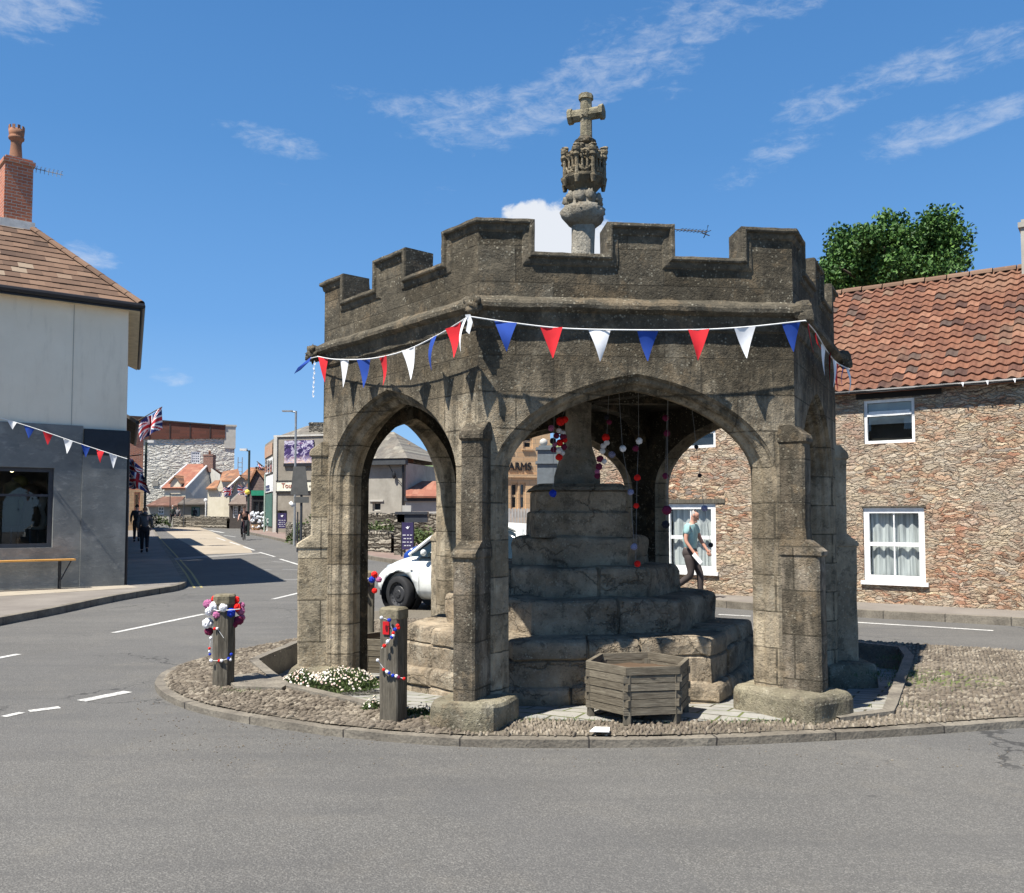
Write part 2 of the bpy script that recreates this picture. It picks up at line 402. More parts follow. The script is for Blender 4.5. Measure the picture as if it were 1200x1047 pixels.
def f_rubble(dk=1.0):
    def fn(t):
        c = t.coord(); x, y, z = t.sep(c); w = t.noise(c, 2.6, 5, .65, out='Color'); wx, wy, wz = t.sep(w)
        v = t.comb((x+y)*7.2+wx*3.6, 0.0, z*21.0+wy*5.4+x*.15)
        r = t.sep(t.voro(v, 1, 'F1', 'Color')); e = t.voro(v, 1, 'DISTANCE_TO_EDGE'); big = t.noise(c, .75, 4, .6); hi = t.noise(c, 20, 5, .75)
        v2 = t.comb((x+y)*3.4+wx*2.4, 3.0, z*8.2+wy*2.6); r2 = t.sep(t.voro(v2, 1, 'F1', 'Color'))
        k = lambda *q: tuple(a*dk for a in q)+(1,)
        col = t.ramp(r[0], [(0, k(.17, .12, .085)), (.15, k(.38, .22, .14)), (.32, k(.50, .37, .245)), (.48, k(.33, .27, .21)), (.6, k(.60, .48, .32)), (.72, k(.40, .19, .115)), (.8, k(.56, .40, .27)), (.92, k(.64, .55, .42)), (1, k(.24, .20, .17))])
        pale = t.ramp(r2[1], [(0, k(.52, .43, .30)), (.5, k(.40, .34, .265)), (1, k(.58, .49, .36))])
        col = t.mix((big+r2[2]*.25).step(.52, .75)*.8, col, pale)
        red = t.noise(c, 1.1, 4, .6).step(.52, .66)
        col = t.mix(red*.6*r[1], col, k(.42, .17, .10))
        grey = t.noise(t.mapv(c, (1, 1, 1), loc=(5, 3, 1)), .9, 4, .6).step(.5, .68)
        col = t.mix(grey*.3, col, k(.30, .27, .23))
        col = t.mix(hi.step(.42, .72)*.45, col, t.mix(1, col, (.42, .38, .35, 1), 'MULTIPLY'))
        mo = e.step(.11, .03)
        col = t.mix(mo*.55*r[2].step(.1, .6)*hi.step(.3, .6), col, k(.21, .165, .125))
        return dict(col=col, nor=t.bump(e.step(0, .16)*1.2+hi*.8+r[1]*.9, .85, .04))
    return fn
RUBBLE = mat('pink and buff rubble stone', f_rubble(), rough=.95, spec=.1)
def f_render(c0, c1, sc=2.0, st=.25):
    def fn(t):
        p = t.pos(); n = t.noise(p, sc, 6, .65); n2 = t.noise(t.mapv(p, (2, 2, .35)), 2.5, 5, .7); n3 = t.noise(p, 40, 3)
        base = t.ramp(n, [(.3, c0), (.7, c1)]); base = t.mix(n2.step(.5, .8)*.35, base, t.mix(1, base, (.6, .58, .55, 1), 'MULTIPLY'))
        return dict(col=base, nor=t.bump(n3*.4+n, st, .02))
    return fn
WHITE_R = mat('off white painted render', f_render((.76, .67, .52, 1), (.84, .755, .60, 1), .8, .05))
def f_grey(t):
    p = t.pos(); n = t.noise(p, 1.7, 6, .65); n2 = t.noise(t.mapv(p, (1, 1, 2.2)), 3.4, 6, .75); n3 = t.noise(p, 30, 3)
    base = t.ramp(n, [(.3, (.13, .14, .14, 1)), (.55, (.18, .19, .185, 1)), (.72, (.25, .258, .245, 1))])
    base = t.mix(n2.step(.52, .66)*.5, base, (.31, .31, .29, 1)); base = t.mix(n2.step(.42, .34)*.4, base, (.10, .105, .105, 1))
    return dict(col=base, nor=t.bump(n2+n3*.3, .25, .02))
GREY_R = mat('patchy grey lime render', f_grey)
CREAM_R = mat('cream render', f_render((.62, .56, .42, 1), (.74, .68, .54, 1)))
GREYWALL = mat('grey roughcast', f_render((.28, .26, .22, 1), (.40, .375, .32, 1)))
GREYWALL2 = mat('pale grey roughcast', f_render((.42, .40, .36, 1), (.52, .5, .45, 1)))
BROWNWALL = mat('brown grey render', f_render((.20, .175, .14, 1), (.30, .27, .22, 1)))
GREEN_P = mat('green painted boards', f_render((.05, .11, .09, 1), (.07, .15, .12, 1)))
def f_limewash(t):
    c = t.coord(); x, y, z = t.sep(c); w = t.noise(c, 1.2, 4, .6, out='Color'); wx, wy, wz = t.sep(w)
    v = t.comb((x+y)*1.4+wx*2.4, 0.0, z*3.4+wy*2.4); e = t.voro(v, 1, 'DISTANCE_TO_EDGE'); hi = t.noise(c, 3, 5, .7); big = t.noise(c, .35, 4)
    base = t.ramp(big, [(.35, (.56, .53, .45, 1)), (.65, (.70, .67, .59, 1))]); base = t.mix(e.step(.14, .02)*.35, base, (.36, .34, .29, 1))
    base = t.mix(hi.step(.5, .7)*.35, base, (.33, .31, .27, 1))
    return dict(col=base, nor=t.bump(e.step(0, .3)+hi*.6, 1, .12))
LIMEW = mat('limewashed rough stone', f_limewash)
def f_brick(c1, c2, bw=.225, rh=.075, mo=(.38, .34, .29, 1)):
    def fn(t):
        c = t.coord(); x, y, z = t.sep(c); v = t.comb(x+y, z, 0); cc, fac = t.brick(v, bw, rh, .008, .5, c1, c2); n = t.noise(c, 9, 5, .7)
        col = t.mix(fac, cc, mo); col = t.mix(n.step(.5, .8)*.4, col, t.mix(1, col, (.5, .45, .42, 1), 'MULTIPLY'))
        return dict(col=col, nor=t.bump(n-fac, .5, .01))
    return fn
BRICK = mat('orange red brick', f_brick((.50, .17, .085, 1), (.36, .12, .065, 1)))
BRICK_S = mat('sooty orange brick', f_brick((.42, .19, .10, 1), (.30, .12, .07, 1)))
BUFF = mat('buff ashlar', f_brick((.62, .42, .24, 1), (.52, .33, .18, 1), .5, .18, (.35, .26, .17, 1)))
BRICK_D = mat('dark brick', f_brick((.16, .06, .04, 1), (.22, .08, .05, 1)))
def f_tile(c, bw, rh, dirt=.5):   # roof tiles keyed on object coords; ridge along local x
    def fn(t):
        co = t.coord(); x, y, z = t.sep(co)
        row = (z/rh)._m('FLOOR'); id_ = t.comb((x/bw)._m('FLOOR'), row, 0.0); r = t.wnoise(id_); n = t.noise(co, 7, 5, .7); b = t.noise(co, .8, 4, .6)
        col = t.ramp(r, [(i/(len(c)-1), k) for i, k in enumerate(c)])
        col = t.mix(n.step(.42, .7)*dirt, col, t.mix(1, col, (.45, .42, .4, 1), 'MULTIPLY'))
        col = t.mix(b.step(.5, .72)*.35, col, (.23, .17, .11, 1))
        fr = (z/rh)._m('FRACT')
        return dict(col=col, nor=t.bump(fr*-1+n*.5, .8, .04))
    return fn
PANT = [(.42, .13, .065, 1), (.50, .19, .09, 1), (.36, .12, .065, 1), (.55, .26, .13, 1), (.45, .16, .08, 1), (.30, .13, .085, 1)]
PANTILE = mat('orange clay pantiles', None)
def f_pant(t):
    a = t.n('ShaderNodeAttribute'); a.attribute_name = 'tile'; r = V(t.nt, a.outputs['Fac']); p = t.pos(); n = t.noise(p, 9, 5, .7); b = t.noise(p, .9, 4, .6); f = t.noise(p, 50, 4, .7)
    col = t.ramp(r, [(0, (.08, .042, .032, 1)), (.2, (.13, .06, .041, 1)), (.5, (.205, .09, .053, 1)), (.8, (.165, .075, .047, 1)), (.92, (.29, .135, .082, 1)), (.97, (.19, .12, .08, 1)), (1, (.09, .062, .05, 1))])
    col = t.mix(n.step(.42, .72)*.5, col, t.mix(1, col, (.5, .5, .52, 1), 'MULTIPLY'))
    col = t.mix(b.step(.5, .68)*.35, col, (.26, .17, .11, 1)); col = t.mix(f.step(.58, .72)*.3, col, (.24, .21, .14, 1))
    return dict(col=col, nor=t.bump(f+n, .4, .01))
bpy.data.materials.remove(MATS.pop('orange clay pantiles'))
PANTILE = mat('clay pantiles', f_pant, rough=.85)
def f_btile(t):
    a = t.n('ShaderNodeAttribute'); a.attribute_name = 'tile'; r = V(t.nt, a.outputs['Fac']); p = t.pos(); n = t.noise(p, 6, 5, .7); f = t.noise(p, 30, 4, .7)
    col = t.ramp(r, [(0, (.085, .052, .036, 1)), (.4, (.145, .088, .058, 1)), (.75, (.19, .115, .075, 1)), (.93, (.21, .135, .09, 1)), (1, (.27, .205, .145, 1))])
    col = t.mix(n.step(.6, .78)*.35, col, (.30, .235, .165, 1)); col = t.mix(f.step(.5, .75)*.4, col, (.1, .065, .045, 1))
    return dict(col=col, nor=t.bump(f+n, .5, .01))
BTILE = mat('mottled brown roof tiles', f_btile, rough=.9)
REDTILE = mat('red tiles far', f_tile([(.33, .135, .085, 1), (.27, .105, .07, 1), (.37, .18, .12, 1)], .3, .25, .4))
BRNTILE = mat('brown tiles far', f_tile([(.28, .13, .07, 1), (.22, .11, .065, 1), (.38, .19, .1, 1), (.16, .1, .07, 1)], .3, .25, .5))
SLATE = mat('stone slates', f_tile([(.15, .135, .11, 1), (.21, .19, .16, 1), (.12, .11, .095, 1), (.28, .26, .21, 1)], .25, .2, .5))
DKTILE = mat('dark slate roof', f_tile([(.10, .085, .07, 1), (.14, .12, .10, 1), (.08, .075, .07, 1)], .3, .22, .4))
def f_wood(t):
    c = t.coord(); x, y, z = t.sep(c); g = t.noise(t.mapv(c, (14, 14, 1.4)), 4, 6, .7); n = t.noise(c, 5, 5, .6)
    col = t.ramp(g, [(.25, (.04, .035, .027, 1)), (.5, (.105, .092, .07, 1)), (.75, (.2, .18, .14, 1))]); col = t.mix(n.step(.5, .7)*.3, col, (.08, .075, .06, 1))
    return dict(col=col, nor=t.bump(g, .7, .008))
WOODV = mat('weathered oak upright', f_wood, rough=.9)
def f_woodh(t):
    a = t.n('ShaderNodeAttribute'); a.attribute_name = 'tile'; r = V(t.nt, a.outputs['Fac'])
    c = t.coord(); x, y, z = t.sep(c); g = t.noise(t.mapv(c, (3, 3, 30)), 3, 6, .7); n = t.noise(c, 7, 5, .6)
    col = t.ramp(g, [(.25, (.07, .058, .042, 1)), (.5, (.165, .142, .105, 1)), (.75, (.28, .25, .19, 1))]); col = t.mix(n.step(.45, .7)*.45, col, (.10, .085, .065, 1))
    col = t.mix(r*.6, col, t.mix(1, col, (.55, .53, .5, 1), 'MULTIPLY'))
    return dict(col=col, nor=t.bump(g, .7, .008))
WOODH = mat('weathered planter timber', f_woodh, rough=.9)
SOIL = mat('dry soil', col=(.10, .065, .04, 1), rough=1)
WPAINT = mat('white window paint', col=(.78, .78, .76, 1), rough=.5)
BLACK = mat('black gutter plastic', col=(.018, .018, .02, 1), rough=.45, spec=.4)
DARKGREY = mat('dark grey paint', col=(.045, .05, .06, 1), rough=.6)
NAVY = mat('dark navy fascia', col=(.018, .024, .033, 1), rough=.5)
GALV = mat('galvanised steel', col=(.30, .32, .33, 1), rough=.5, metal=.3)
SIGNBACK = mat('grey sign back', col=(.10, .10, .095, 1), rough=.7)
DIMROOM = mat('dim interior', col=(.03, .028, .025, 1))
def f_glass(t):
    return {}
GLASS = mat('window glass', col=(.02, .025, .03, 1), rough=.04, spec=.8)
def clear_glass():
    m = bpy.data.materials.new('clear shop glass'); m.use_nodes = True; nt = m.node_tree; nt.nodes.clear(); t = T(nt)
    o = t.n('ShaderNodeOutputMaterial'); tr = t.n('ShaderNodeBsdfTransparent'); gl = t.n('ShaderNodeBsdfGlossy'); mx = t.n('ShaderNodeMixShader')
    tr.inputs[0].default_value = (.82, .86, .85, 1); gl.inputs['Roughness'].default_value = .01; fr = t.n('ShaderNodeLayerWeight'); fr.inputs[0].default_value = .3; fc = V(nt, fr.outputs['Facing'])
    f = fc*fc*.6+.07
    t.link(f, mx.inputs[0]); nt.links.new(tr.outputs[0], mx.inputs[1]); nt.links.new(gl.outputs[0], mx.inputs[2]); nt.links.new(mx.outputs[0], o.inputs[0]); return m
CGLASS = clear_glass()
def f_curtain(t):
    c = t.coord(); x, y, z = t.sep(c); n = t.noise(t.mapv(c, (9, 1, .35)), 3, 3, .5)
    return dict(col=t.ramp(n, [(.35, (.36, .37, .38, 1)), (.6, (.72, .72, .71, 1))]), nor=t.bump(n, .6, .05))
CURT = mat('net curtain', f_curtain)
WFLAG = mat('white bunting cloth', col=(.74, .74, .74, 1)); RFLAG = mat('red bunting cloth', col=(.62, .022, .03, 1)); BFLAG = mat('blue bunting cloth', col=(.018, .06, .30, 1))
CORDM = mat('white cord', col=(.7, .7, .68, 1))
def f_yarn(c, c2=None):
    def fn(t):
        p = t.coord(); n = t.noise(p, 60, 4, .7); v = t.voro(p, 70, 'F1')
        k = lambda q, cc=c: tuple(a*q for a in cc)+(1,)
        col = t.ramp(n, [(.3, k(.8)), (.65, k(1.15))])
        if c2: col = t.mix(t.noise(p, 38, 2).step(.47, .53), col, (*c2, 1))
        return dict(col=col, nor=t.bump(n+v, .5, .006))
    return fn
YW = mat('white yarn', f_yarn((.86, .86, .88)), rough=1); YR = mat('red yarn', f_yarn((.85, .02, .015)), rough=1); YB_ = mat('blue yarn', f_yarn((.015, .045, .45)), rough=1)
YP = mat('mixed pink and purple yarn', f_yarn((.36, .04, .15), (.55, .25, .42)), rough=1); YD = mat('dark plum yarn', f_yarn((.17, .018, .06)), rough=1); YBW = mat('blue and white yarn', f_yarn((.02, .04, .25), (.5, .5, .6)), rough=1)
YDK = mat('near black yarn', f_yarn((.02, .02, .03)), rough=1)
LEAF = mat('leaves', None) if False else None
def f_leaf(a, b, c_):
    def fn(t):
        g = t.n('ShaderNodeNewGeometry'); r = V(t.nt, g.outputs['Random Per Island']); p = t.pos(); n = t.noise(p, 1.1, 3)
        col = t.ramp(r, [(0, a), (.5, b), (1, c_)]); col = t.mix(n.step(.4, .65)*.4, col, b)
        return dict(col=col)
    return fn
LEAFT = mat('sycamore leaves', f_leaf((.02, .055, .011, 1), (.045, .11, .02, 1), (.11, .20, .04, 1)), rough=.6)
LEAFB = mat('shrub leaves', f_leaf((.03, .055, .015, 1), (.06, .09, .025, 1), (.10, .13, .04, 1)), rough=.7)
BARK = mat('bark', col=(.09, .07, .05, 1))
GRASS = mat('grass', f_leaf((.06, .11, .03, 1), (.10, .15, .05, 1), (.14, .18, .06, 1)), rough=.8)
WPETAL = mat('daisy petals', f_leaf((.7, .66, .62, 1), (.78, .75, .7, 1), (.7, .42, .42, 1)))
def f_dry(t):
    c = t.coord(); x, y, z = t.sep(c); w = t.noise(c, 2, 4, .6, out='Color'); wx, wy, wz = t.sep(w)
    v = t.comb((x+y)*2.8+wx*1.6, 0.0, z*7+wy*2); e = t.voro(v, 1, 'DISTANCE_TO_EDGE'); r = t.sep(t.voro(v, 1, 'F1', 'Color')); n = t.noise(c, 14, 4, .7)
    col = t.ramp(r[0], [(0, (.13, .115, .09, 1)), (.5, (.23, .205, .165, 1)), (1, (.34, .31, .25, 1))]); col = t.mix(e.step(.12, .02), col, (.05, .045, .035, 1))
    col = t.mix(n.step(.5, .75)*.4, col, (.16, .145, .12, 1))
    return dict(col=col, nor=t.bump(e.step(0, .25)+n*.5, 1, .06))
DRYST = mat('grey drystone', f_dry)
# ================================================================ world, sun
SAZ, SEL = 45.0, 60.0          # light travels toward +x cos, +y sin
sd = Vector((math.cos(R(SAZ))*math.cos(R(SEL)), math.sin(R(SAZ))*math.cos(R(SEL)), -math.sin(R(SEL))))
sl = bpy.data.lights.new('sun', 'SUN'); sl.energy = 5.0; sl.angle = R(.53); sl.color = (1, .955, .88)
so = bpy.data.objects.new('sun', sl); C.objects.link(so); so.rotation_euler = sd.to_track_quat('-Z', 'Y').to_euler(); so.location = (-20, -20, 40)
w = bpy.data.worlds.new('World'); bpy.context.scene.world = w; w.use_nodes = True; nt = w.node_tree; t = T(nt)
bg = nt.nodes['Background']; bg.inputs[1].default_value = .05
sky = t.n('ShaderNodeTexSky'); sky.sky_type = 'NISHITA'; sky.sun_disc = False; sky.sun_elevation = R(SEL)
sky.sun_rotation = math.atan2(-sd.x, -sd.y); sky.altitude = 0; sky.air_density = 1.0; sky.dust_density = .25; sky.ozone_density = 2.6
g = t.coord('Generated'); x, y, z = t.sep(g)
az = x._m('ARCTAN2', y)*(180/math.pi); el = z._m('ARCSINE')*(180/math.pi)
def pixdir(px, py):
    d = ray(px, py).normalized(); return math.degrees(math.atan2(d.x, d.y)), math.degrees(math.asin(d.z))
def blob(px, py, wpx, hpx, tilt=0.0, st=1.0):
    a0, e0 = pixdir(px, py); k = .0535
    da = (az-a0)*(1/(wpx*k)); de = (el-e0)*(1/(hpx*k)); c, s_ = math.cos(R(tilt)), math.sin(R(tilt))
    de2 = de - (az-a0)*(math.tan(R(tilt))/(hpx*k))
    return (da*da+de2*de2).step(1.0, 0.0)*st
wv = t.comb(az*.05, el*.05, 0)
n1 = t.noise(t.mapv(wv, (1, 3.4, 1), (0, 0, R(-14))), 4.2, 8, .64, .8); n2 = t.noise(t.mapv(wv, (1, 2.2, 1), (0, 0, R(-20))), 15, 7, .68, .5)
wisp = None
for a in [(560, 140, 148.5, 51, 2, 1), (700, 75, 121.5, 54.4, 22, 0.9), (800, 50, 81, 76.5, 35, 0.8), (430, 115, 81, 23.8, 0, 0.6), (690, 108, 81, 27.2, 10, 0.8), (320, 165, 94.5, 23.8, -8, 0.9), (310, 212, 60.75, 17, -5, 0.5),
          (1000, 105, 121.5, 30.6, 5, 0.9), (1150, 62, 108, 37.4, -4, 0.8), (1085, 155, 101.25, 30.6, 8, 1), (930, 155, 81, 34, 6, 0.7), (1190, 125, 81, 20.4, 10, 0.8), (40, 15, 94.5, 37.4, 10, 1.1), (900, 8, 121.5, 30.6, 8, 0.9), (105, 300, 40.5, 22.1, -10, 1.1), (200, 441, 35.1, 15.3, 0, 1.1), (560, 225, 135, 42.5, 10, 0.35), (880, 200, 81, 23.8, 15, 0.6)]:
    b = blob(*a); wisp = b if wisp is None else wisp+b
cn = n1*.55+n2*.45
wf = ((cn-.5)*3.4+wisp.clamp()*.95-.50).step(0, 1.15)*.40
cum = blob(655, 305, 105, 82, 0, 1.0)+blob(615, 256, 50, 28, 6, .4)
n3 = t.noise(t.mapv(wv, (1, 1.25, 1)), 13, 8, .62, .3); cf = (cum*1.15+(n3-.5)*1.7).step(.30, .78)*(cum*6.0).clamp()*.92
f = (wf+cf).clamp()
hs = t.n('ShaderNodeHueSaturation'); hs.inputs['Saturation'].default_value = 1.18; hs.inputs['Value'].default_value = 1.0; nt.links.new(sky.outputs[0], hs.inputs['Color'])
hue = t.mix(1.0, V(nt, hs.outputs[0]), (.86, .96, 1.12, 1), 'MULTIPLY')
grd = t.ramp(el*(1/34.0), [(0, tuple(c*1.38 for c in (3.5, 5.6, 8.1))), (.12, tuple(c*1.36 for c in (2.6, 4.9, 8.1))), (.35, tuple(c*1.33 for c in (1.5, 3.6, 7.2))), (.65, tuple(c*1.33 for c in (.95, 2.7, 5.9))), (1, tuple(c*1.33 for c in (.66, 2.05, 4.9)))]); hue = t.mix(el.step(60, 32)*.85, hue, grd)
cc = t.mix(f, hue, (9.6, 9.9, 10.4, 1)); t.link(cc, bg.inputs[0])
vs_ = bpy.context.scene.view_settings; vs_.view_transform = 'Standard'; vs_.look = 'None'; vs_.gamma = 1; vs_.exposure = 0.85; vs_.use_curve_mapping = False
bpy.context.scene.cycles.max_bounces = 8; bpy.context.scene.cycles.transparent_max_bounces = 16

# ================================================================ ground, roads, pavements
def gp(px, py, h=0): p = GP(px, py, h); return (p.x, p.y)
# left pavement
kl_px = [(0, 733), (60, 722), (130, 706), (185, 696.5), (208, 693), (219, 688), (219, 683), (212, 671), (202, 656), (193, 643), (186, 632), (180, 622)]
KL = [gp(*p) for p in kl_px]; d0 = Vector(KL[0])-Vector(KL[2]); KL = [tuple(Vector(KL[0])+d0*3)]+KL
KLs = smooth_poly(KL[:9], 2)+[Vector(p) for p in KL[9:]]
a, b = strip(KLs, 0.0, .13)
sheet('pavement', [[tuple(p) for p in b]+[(-34, 70), (-80, 70), (-80, 6), (-30, 6)]], .12, PAVE)
ribbon('kerb', KLs, 0, .13, -.02, .125, KERB)
wallK = Vector((-8.8, 20.35)); uF = Vector((-.80, -.60)).normalized(); uS = Vector((-.395, .919))
wf0 = wallK+uF*9
nF = Vector((-uF.y, uF.x))  # left normal of uF
nout = Vector((.64, -.77)).normalized()
sheet('concrete_paving', [[tuple(wallK+Vector((.05, .1))), tuple(wallK+nout*.85+Vector((.1, 0))), tuple(wallK+uF*2.4+nout*1.5), tuple(wf0+nout*2.0), tuple(wf0)]], .124, SLABS)
# far right pavement, running round behind the cross to the cottage
kr_px = [(288, 625.5), (318, 632), (350, 640), (395, 648), (422, 653), (440, 658), (520, 668), (600, 680), (700, 695), (840, 713), (999, 723.5), (1200, 734.5)]
KR = [gp(*p) for p in kr_px]; d1 = (Vector(KR[-1])-Vector(KR[-2])); KR.append(tuple(Vector(KR[-1])+d1*2.5)); KRs = smooth_poly(KR, 2)
a, b = strip(KRs, 0.0, .13)
SPL = min(range(len(b)), key=lambda i: abs(b[i].x-1.5))
sheet('footway', [[tuple(p) for p in b[:SPL+1]]+[(4, 60), (0, 92), (-26, 92)]], .12, REDP)
sheet('cottage_pavement', [[tuple(p) for p in b[SPL:]]+[(60, 30), (60, 60), (4, 60)]], .12, PAVE)
ribbon('far_kerb', KRs, 0, .13, -.02, .125, KERB)
# island
isl_px = [(1200, 853), (1100, 860.5), (1000, 867), (900, 872), (800, 875.5), (700, 877), (600, 877), (530, 875), (470, 871), (400, 864.5), (330, 855), (280, 847), (240, 838), (210, 829), (190, 819), (181, 809), (184, 799), (200, 789), (230, 778), (270, 768), (330, 757), (352, 752)]
ISL = [gp(*p) for p in isl_px]; e0 = Vector(ISL[0])-Vector(ISL[2]); ISL = [tuple(Vector(ISL[0])+e0*5)]+ISL
back = [(-2.85, 12.6), (-2.75, 14.6), (-2.4, 15.5), (-1.8, 15.75), (-.8, 15.3), (4.3, 11.95), (6.25, 10.95), (13, 7.5)]
OUT = smooth_poly(ISL, 1)[:-1]+smooth_poly([ISL[-1]]+back, 1); OUT = OUT[::1]
OUTc = OUT+[OUT[0]]
hole_px = [(303, 775), (338, 803), (440, 826), (520, 836), (600, 841), (700, 844), (850, 844), (975, 842), (1034, 834), (1060, 770)]
IH = .08
HOLE = [gp(*p, IH) for p in hole_px]+[(4.7, 11.0), (4.2, 11.6), (2.4, 12.7), (-1.2, 12.7), (-2.7, 11.4)]
a, b = strip(OUTc, 0.0, -.13)
a, b = strip(OUTc, 0.0, .13)
def area(p): return sum(p[i-1][0]*p[i][1]-p[i][0]*p[i-1][1] for i in range(len(p)))
sgn = 1 if area([tuple(q) for q in OUT]) > 0 else -1
a, inner = strip(OUTc, 0.0, .10*sgn); inner = inner[:-1]
mbk = MB(); mbk.use = True; k1, kdist = jointed(densify(OUTc, .25), .95); KJ2 = {}; rk2 = random.Random(8)
def kerb_ring():
    a, b = strip(k1, 0.0, .105*sgn)
    for i in range(len(k1)-1):
        q = [a[i], a[i+1], b[i+1], b[i]]; jj = (k1[i+1]-k1[i]).length < .02; mbk.cur = 1.0 if jj else KJ2.setdefault(int(kdist[i]/.95), rk2.uniform(0, .8)); jz = [nz3((p.x, p.y, 0), 2.5, .012).z for p in q]
        lo = [(p.x, p.y, -.01) for p in q]; hi = [(p.x+nz3((p.x, p.y, 3), 3, .012).x, p.y, .058+j) for p, j in zip(q, jz)]
        fs = [(4, 5, 6, 7), (0, 1, 5, 4), (3, 7, 6, 2)]
        if sgn < 0: fs = [f[::-1] for f in fs]
        mbk.add(lo+hi, fs)
kerb_ring(); struct(mbk.build('island_kerb', KERB))
sheet('road', [[(-260, -40), (260, -40), (260, 170), (-260, 170)]], 0.0, ASPH, holes=[HOLE])
bed = sheet('cobbled_island_base', [[tuple(p) for p in inner]], IH-.012, BED, holes=[HOLE])
# sunk paving inside the cross, sloping gently down toward the back
def floorz(x, y): return .075-.085*max(0, y-7.5) if y < 10.5 else .075-.085*3.0
mf = MB(); g0 = []
bmf = bmesh.new(); es = []; vs = [bmf.verts.new((p[0], p[1], 0)) for p in HOLE]
for i in range(len(vs)): es.append(bmf.edges.new((vs[i], vs[(i+1) % len(vs)])))
bmesh.ops.triangle_fill(bmf, edges=es, use_beauty=True, normal=(0, 0, 1))
for yy in (7.5, 8, 9, 10, 10.5, 11.5): bmesh.ops.bisect_plane(bmf, geom=bmf.verts[:]+bmf.edges[:]+bmf.faces[:], plane_co=(0, yy, 0), plane_no=(0, 1, 0))
for f_ in bmf.faces:
    if f_.normal.z < 0: f_.normal_flip()
for v in bmf.verts: v.co.z = floorz(v.co.x, v.co.y)
me = bpy.data.meshes.new('cross_paving'); bmf.to_mesh(me); bmf.free(); me.materials.append(FLAGS); o = bpy.data.objects.new('cross_paving', me); C.objects.link(o); struct(o)
# stone edging round the sunk paving
me_ = MB(); hp = densify(HOLE+[HOLE[0]], .3); sg = 1 if area(HOLE) > 0 else -1; aa, bb = strip(hp, 0.0, -.10*sg)
for i in range(len(hp)-1):
    mid = (hp[i]+hp[i+1])/2
    if mid.y < 7.62 and mid.x < 2.8: continue
    q = [aa[i], aa[i+1], bb[i+1], bb[i]]; jz = [nz3((p.x, p.y, 9), 2, .01).z for p in q]
    me_.add([(p.x, p.y, -.2) for p in q]+[(p.x, p.y, IH+.022+j) for p, j in zip(q, jz)], [(4, 5, 6, 7), (7, 6, 5, 4), (0, 1, 5, 4), (3, 7, 6, 2), (2, 6, 7, 3), (4, 5, 1, 0)])
struct(me_.build('sunk_paving_edging', KERB))
# cobbles
def cobbles():
    mb = MB(); mb.smooth = True; r = random.Random(3); outp = [tuple(p) for p in inner]
    y = 6.3; cnt = 0
    hb = [Vector(p) for p in HOLE]
    dx, dy = .066, .0285
    ang0 = R(24)
    row = 0
    U = Vector((math.cos(ang0), math.sin(ang0))); W = Vector((-U.y, U.x)); org = Vector((2, 8))
    for j in range(-200, 250):
        for i in range(-120, 120):
            p = org+U*((i+(j % 2)*.5+r.uniform(-.22, .22))*dx)+W*((j+r.uniform(-.2, .2))*dy)
            if p.x < -4.4 or p.x > 7.8 or p.y > 15.6: continue
            if not inside(p, outp) or inside(p, HOLE): continue
            if p.x/p.y > .62 or p.y > 12.2 and p.x > -1: continue
            gr = ((p.x-4.15)**2*.9+(p.y-9.1)**2*1.2)
            if gr < .5 and r.random() < .5: continue
            if r.random() < .03: continue
            a_ = ang0+r.gauss(0, .22)+.5*noise.noise(Vector((p.x*.8, p.y*.8, 0)))
            if p.y < 7.35 and p.x > -.5: a_ += R(50)
            L = dx*r.uniform(.40, .60); Wd = dy*r.uniform(.38, .58); H = r.uniform(.008, .026); ca, sa = math.cos(a_), math.sin(a_)
            z0 = IH-.012+.006*noise.noise(Vector((p.x*3, p.y*3, 1)))
            tl = r.uniform(-.25, .25); vs = []
            for rr, zz in ((1, -.004), (.86, .62), (.45, 1)):
                for k in range(7):
                    q = 2*math.pi*k/7+.3; jx = r.uniform(.88, 1.1)
                    lx, ly = L*rr*math.cos(q)*jx, Wd*rr*math.sin(q)*jx
                    vs.append((p.x+lx*ca-ly*sa, p.y+lx*sa+ly*ca, z0+H*zz*(1+tl*math.cos(q))))
            fs = [(a2*7+k, a2*7+(k+1) % 7, a2*7+7+(k+1) % 7, a2*7+7+k) for a2 in (0, 1) for k in range(7)]+[tuple(14+k for k in range(7))]
            mb.add(vs, fs); cnt += 1
    print('cobbles', cnt)
    o = mb.build('cobblestones', COB, clean=False); struct(o)
cobbles()
# small slab by the left post
o = MB(); o.prism([gp(*p, .09) for p in [(262, 795), (300, 790), (338, 803), (330, 808), (275, 806)]], .05, .105); struct(o.build('stone_slab', KERB))

# road markings
def mark(name, quads, m=PAINT, dz=.004):
    return sheet(name, [[gp(*p) for p in q] for q in quads], dz, m)
def dash(ax, ay, bx, by, wd=.1):
    A, B = Vector(gp(ax, ay)), Vector(gp(bx, by)); n = (B-A).normalized(); n = Vector((-n.y, n.x))*wd/2
    return [tuple(A-n), tuple(B-n), tuple(B+n), tuple(A+n)]
D = [dash(133, 742, 239, 720), dash(320, 702.5, 372, 690), dash(-40, 779, 22, 767), dash(4, 840.5, 26, 835.5, .08), dash(34, 834, 70, 829.5, .1), dash(95, 822, 150, 811, .13),
     dash(328, 655.4, 353, 663), dash(304, 647.5, 322, 652.7), dash(285.4, 640.8, 298, 645.2), dash(269, 635.4, 281, 639.2), dash(254, 630.5, 264, 633.8), dash(262, 627.5, 276, 629.5), dash(205, 621, 222, 622.5, .25), dash(246, 622, 262, 624.5, .25),
     dash(999, 729.5, 1164, 739.5, .11), dash(842, 720.5, 880, 722.5, .1), dash(1240, 745, 1500, 762, .11), dash(500, 706, 620, 712, .1)]
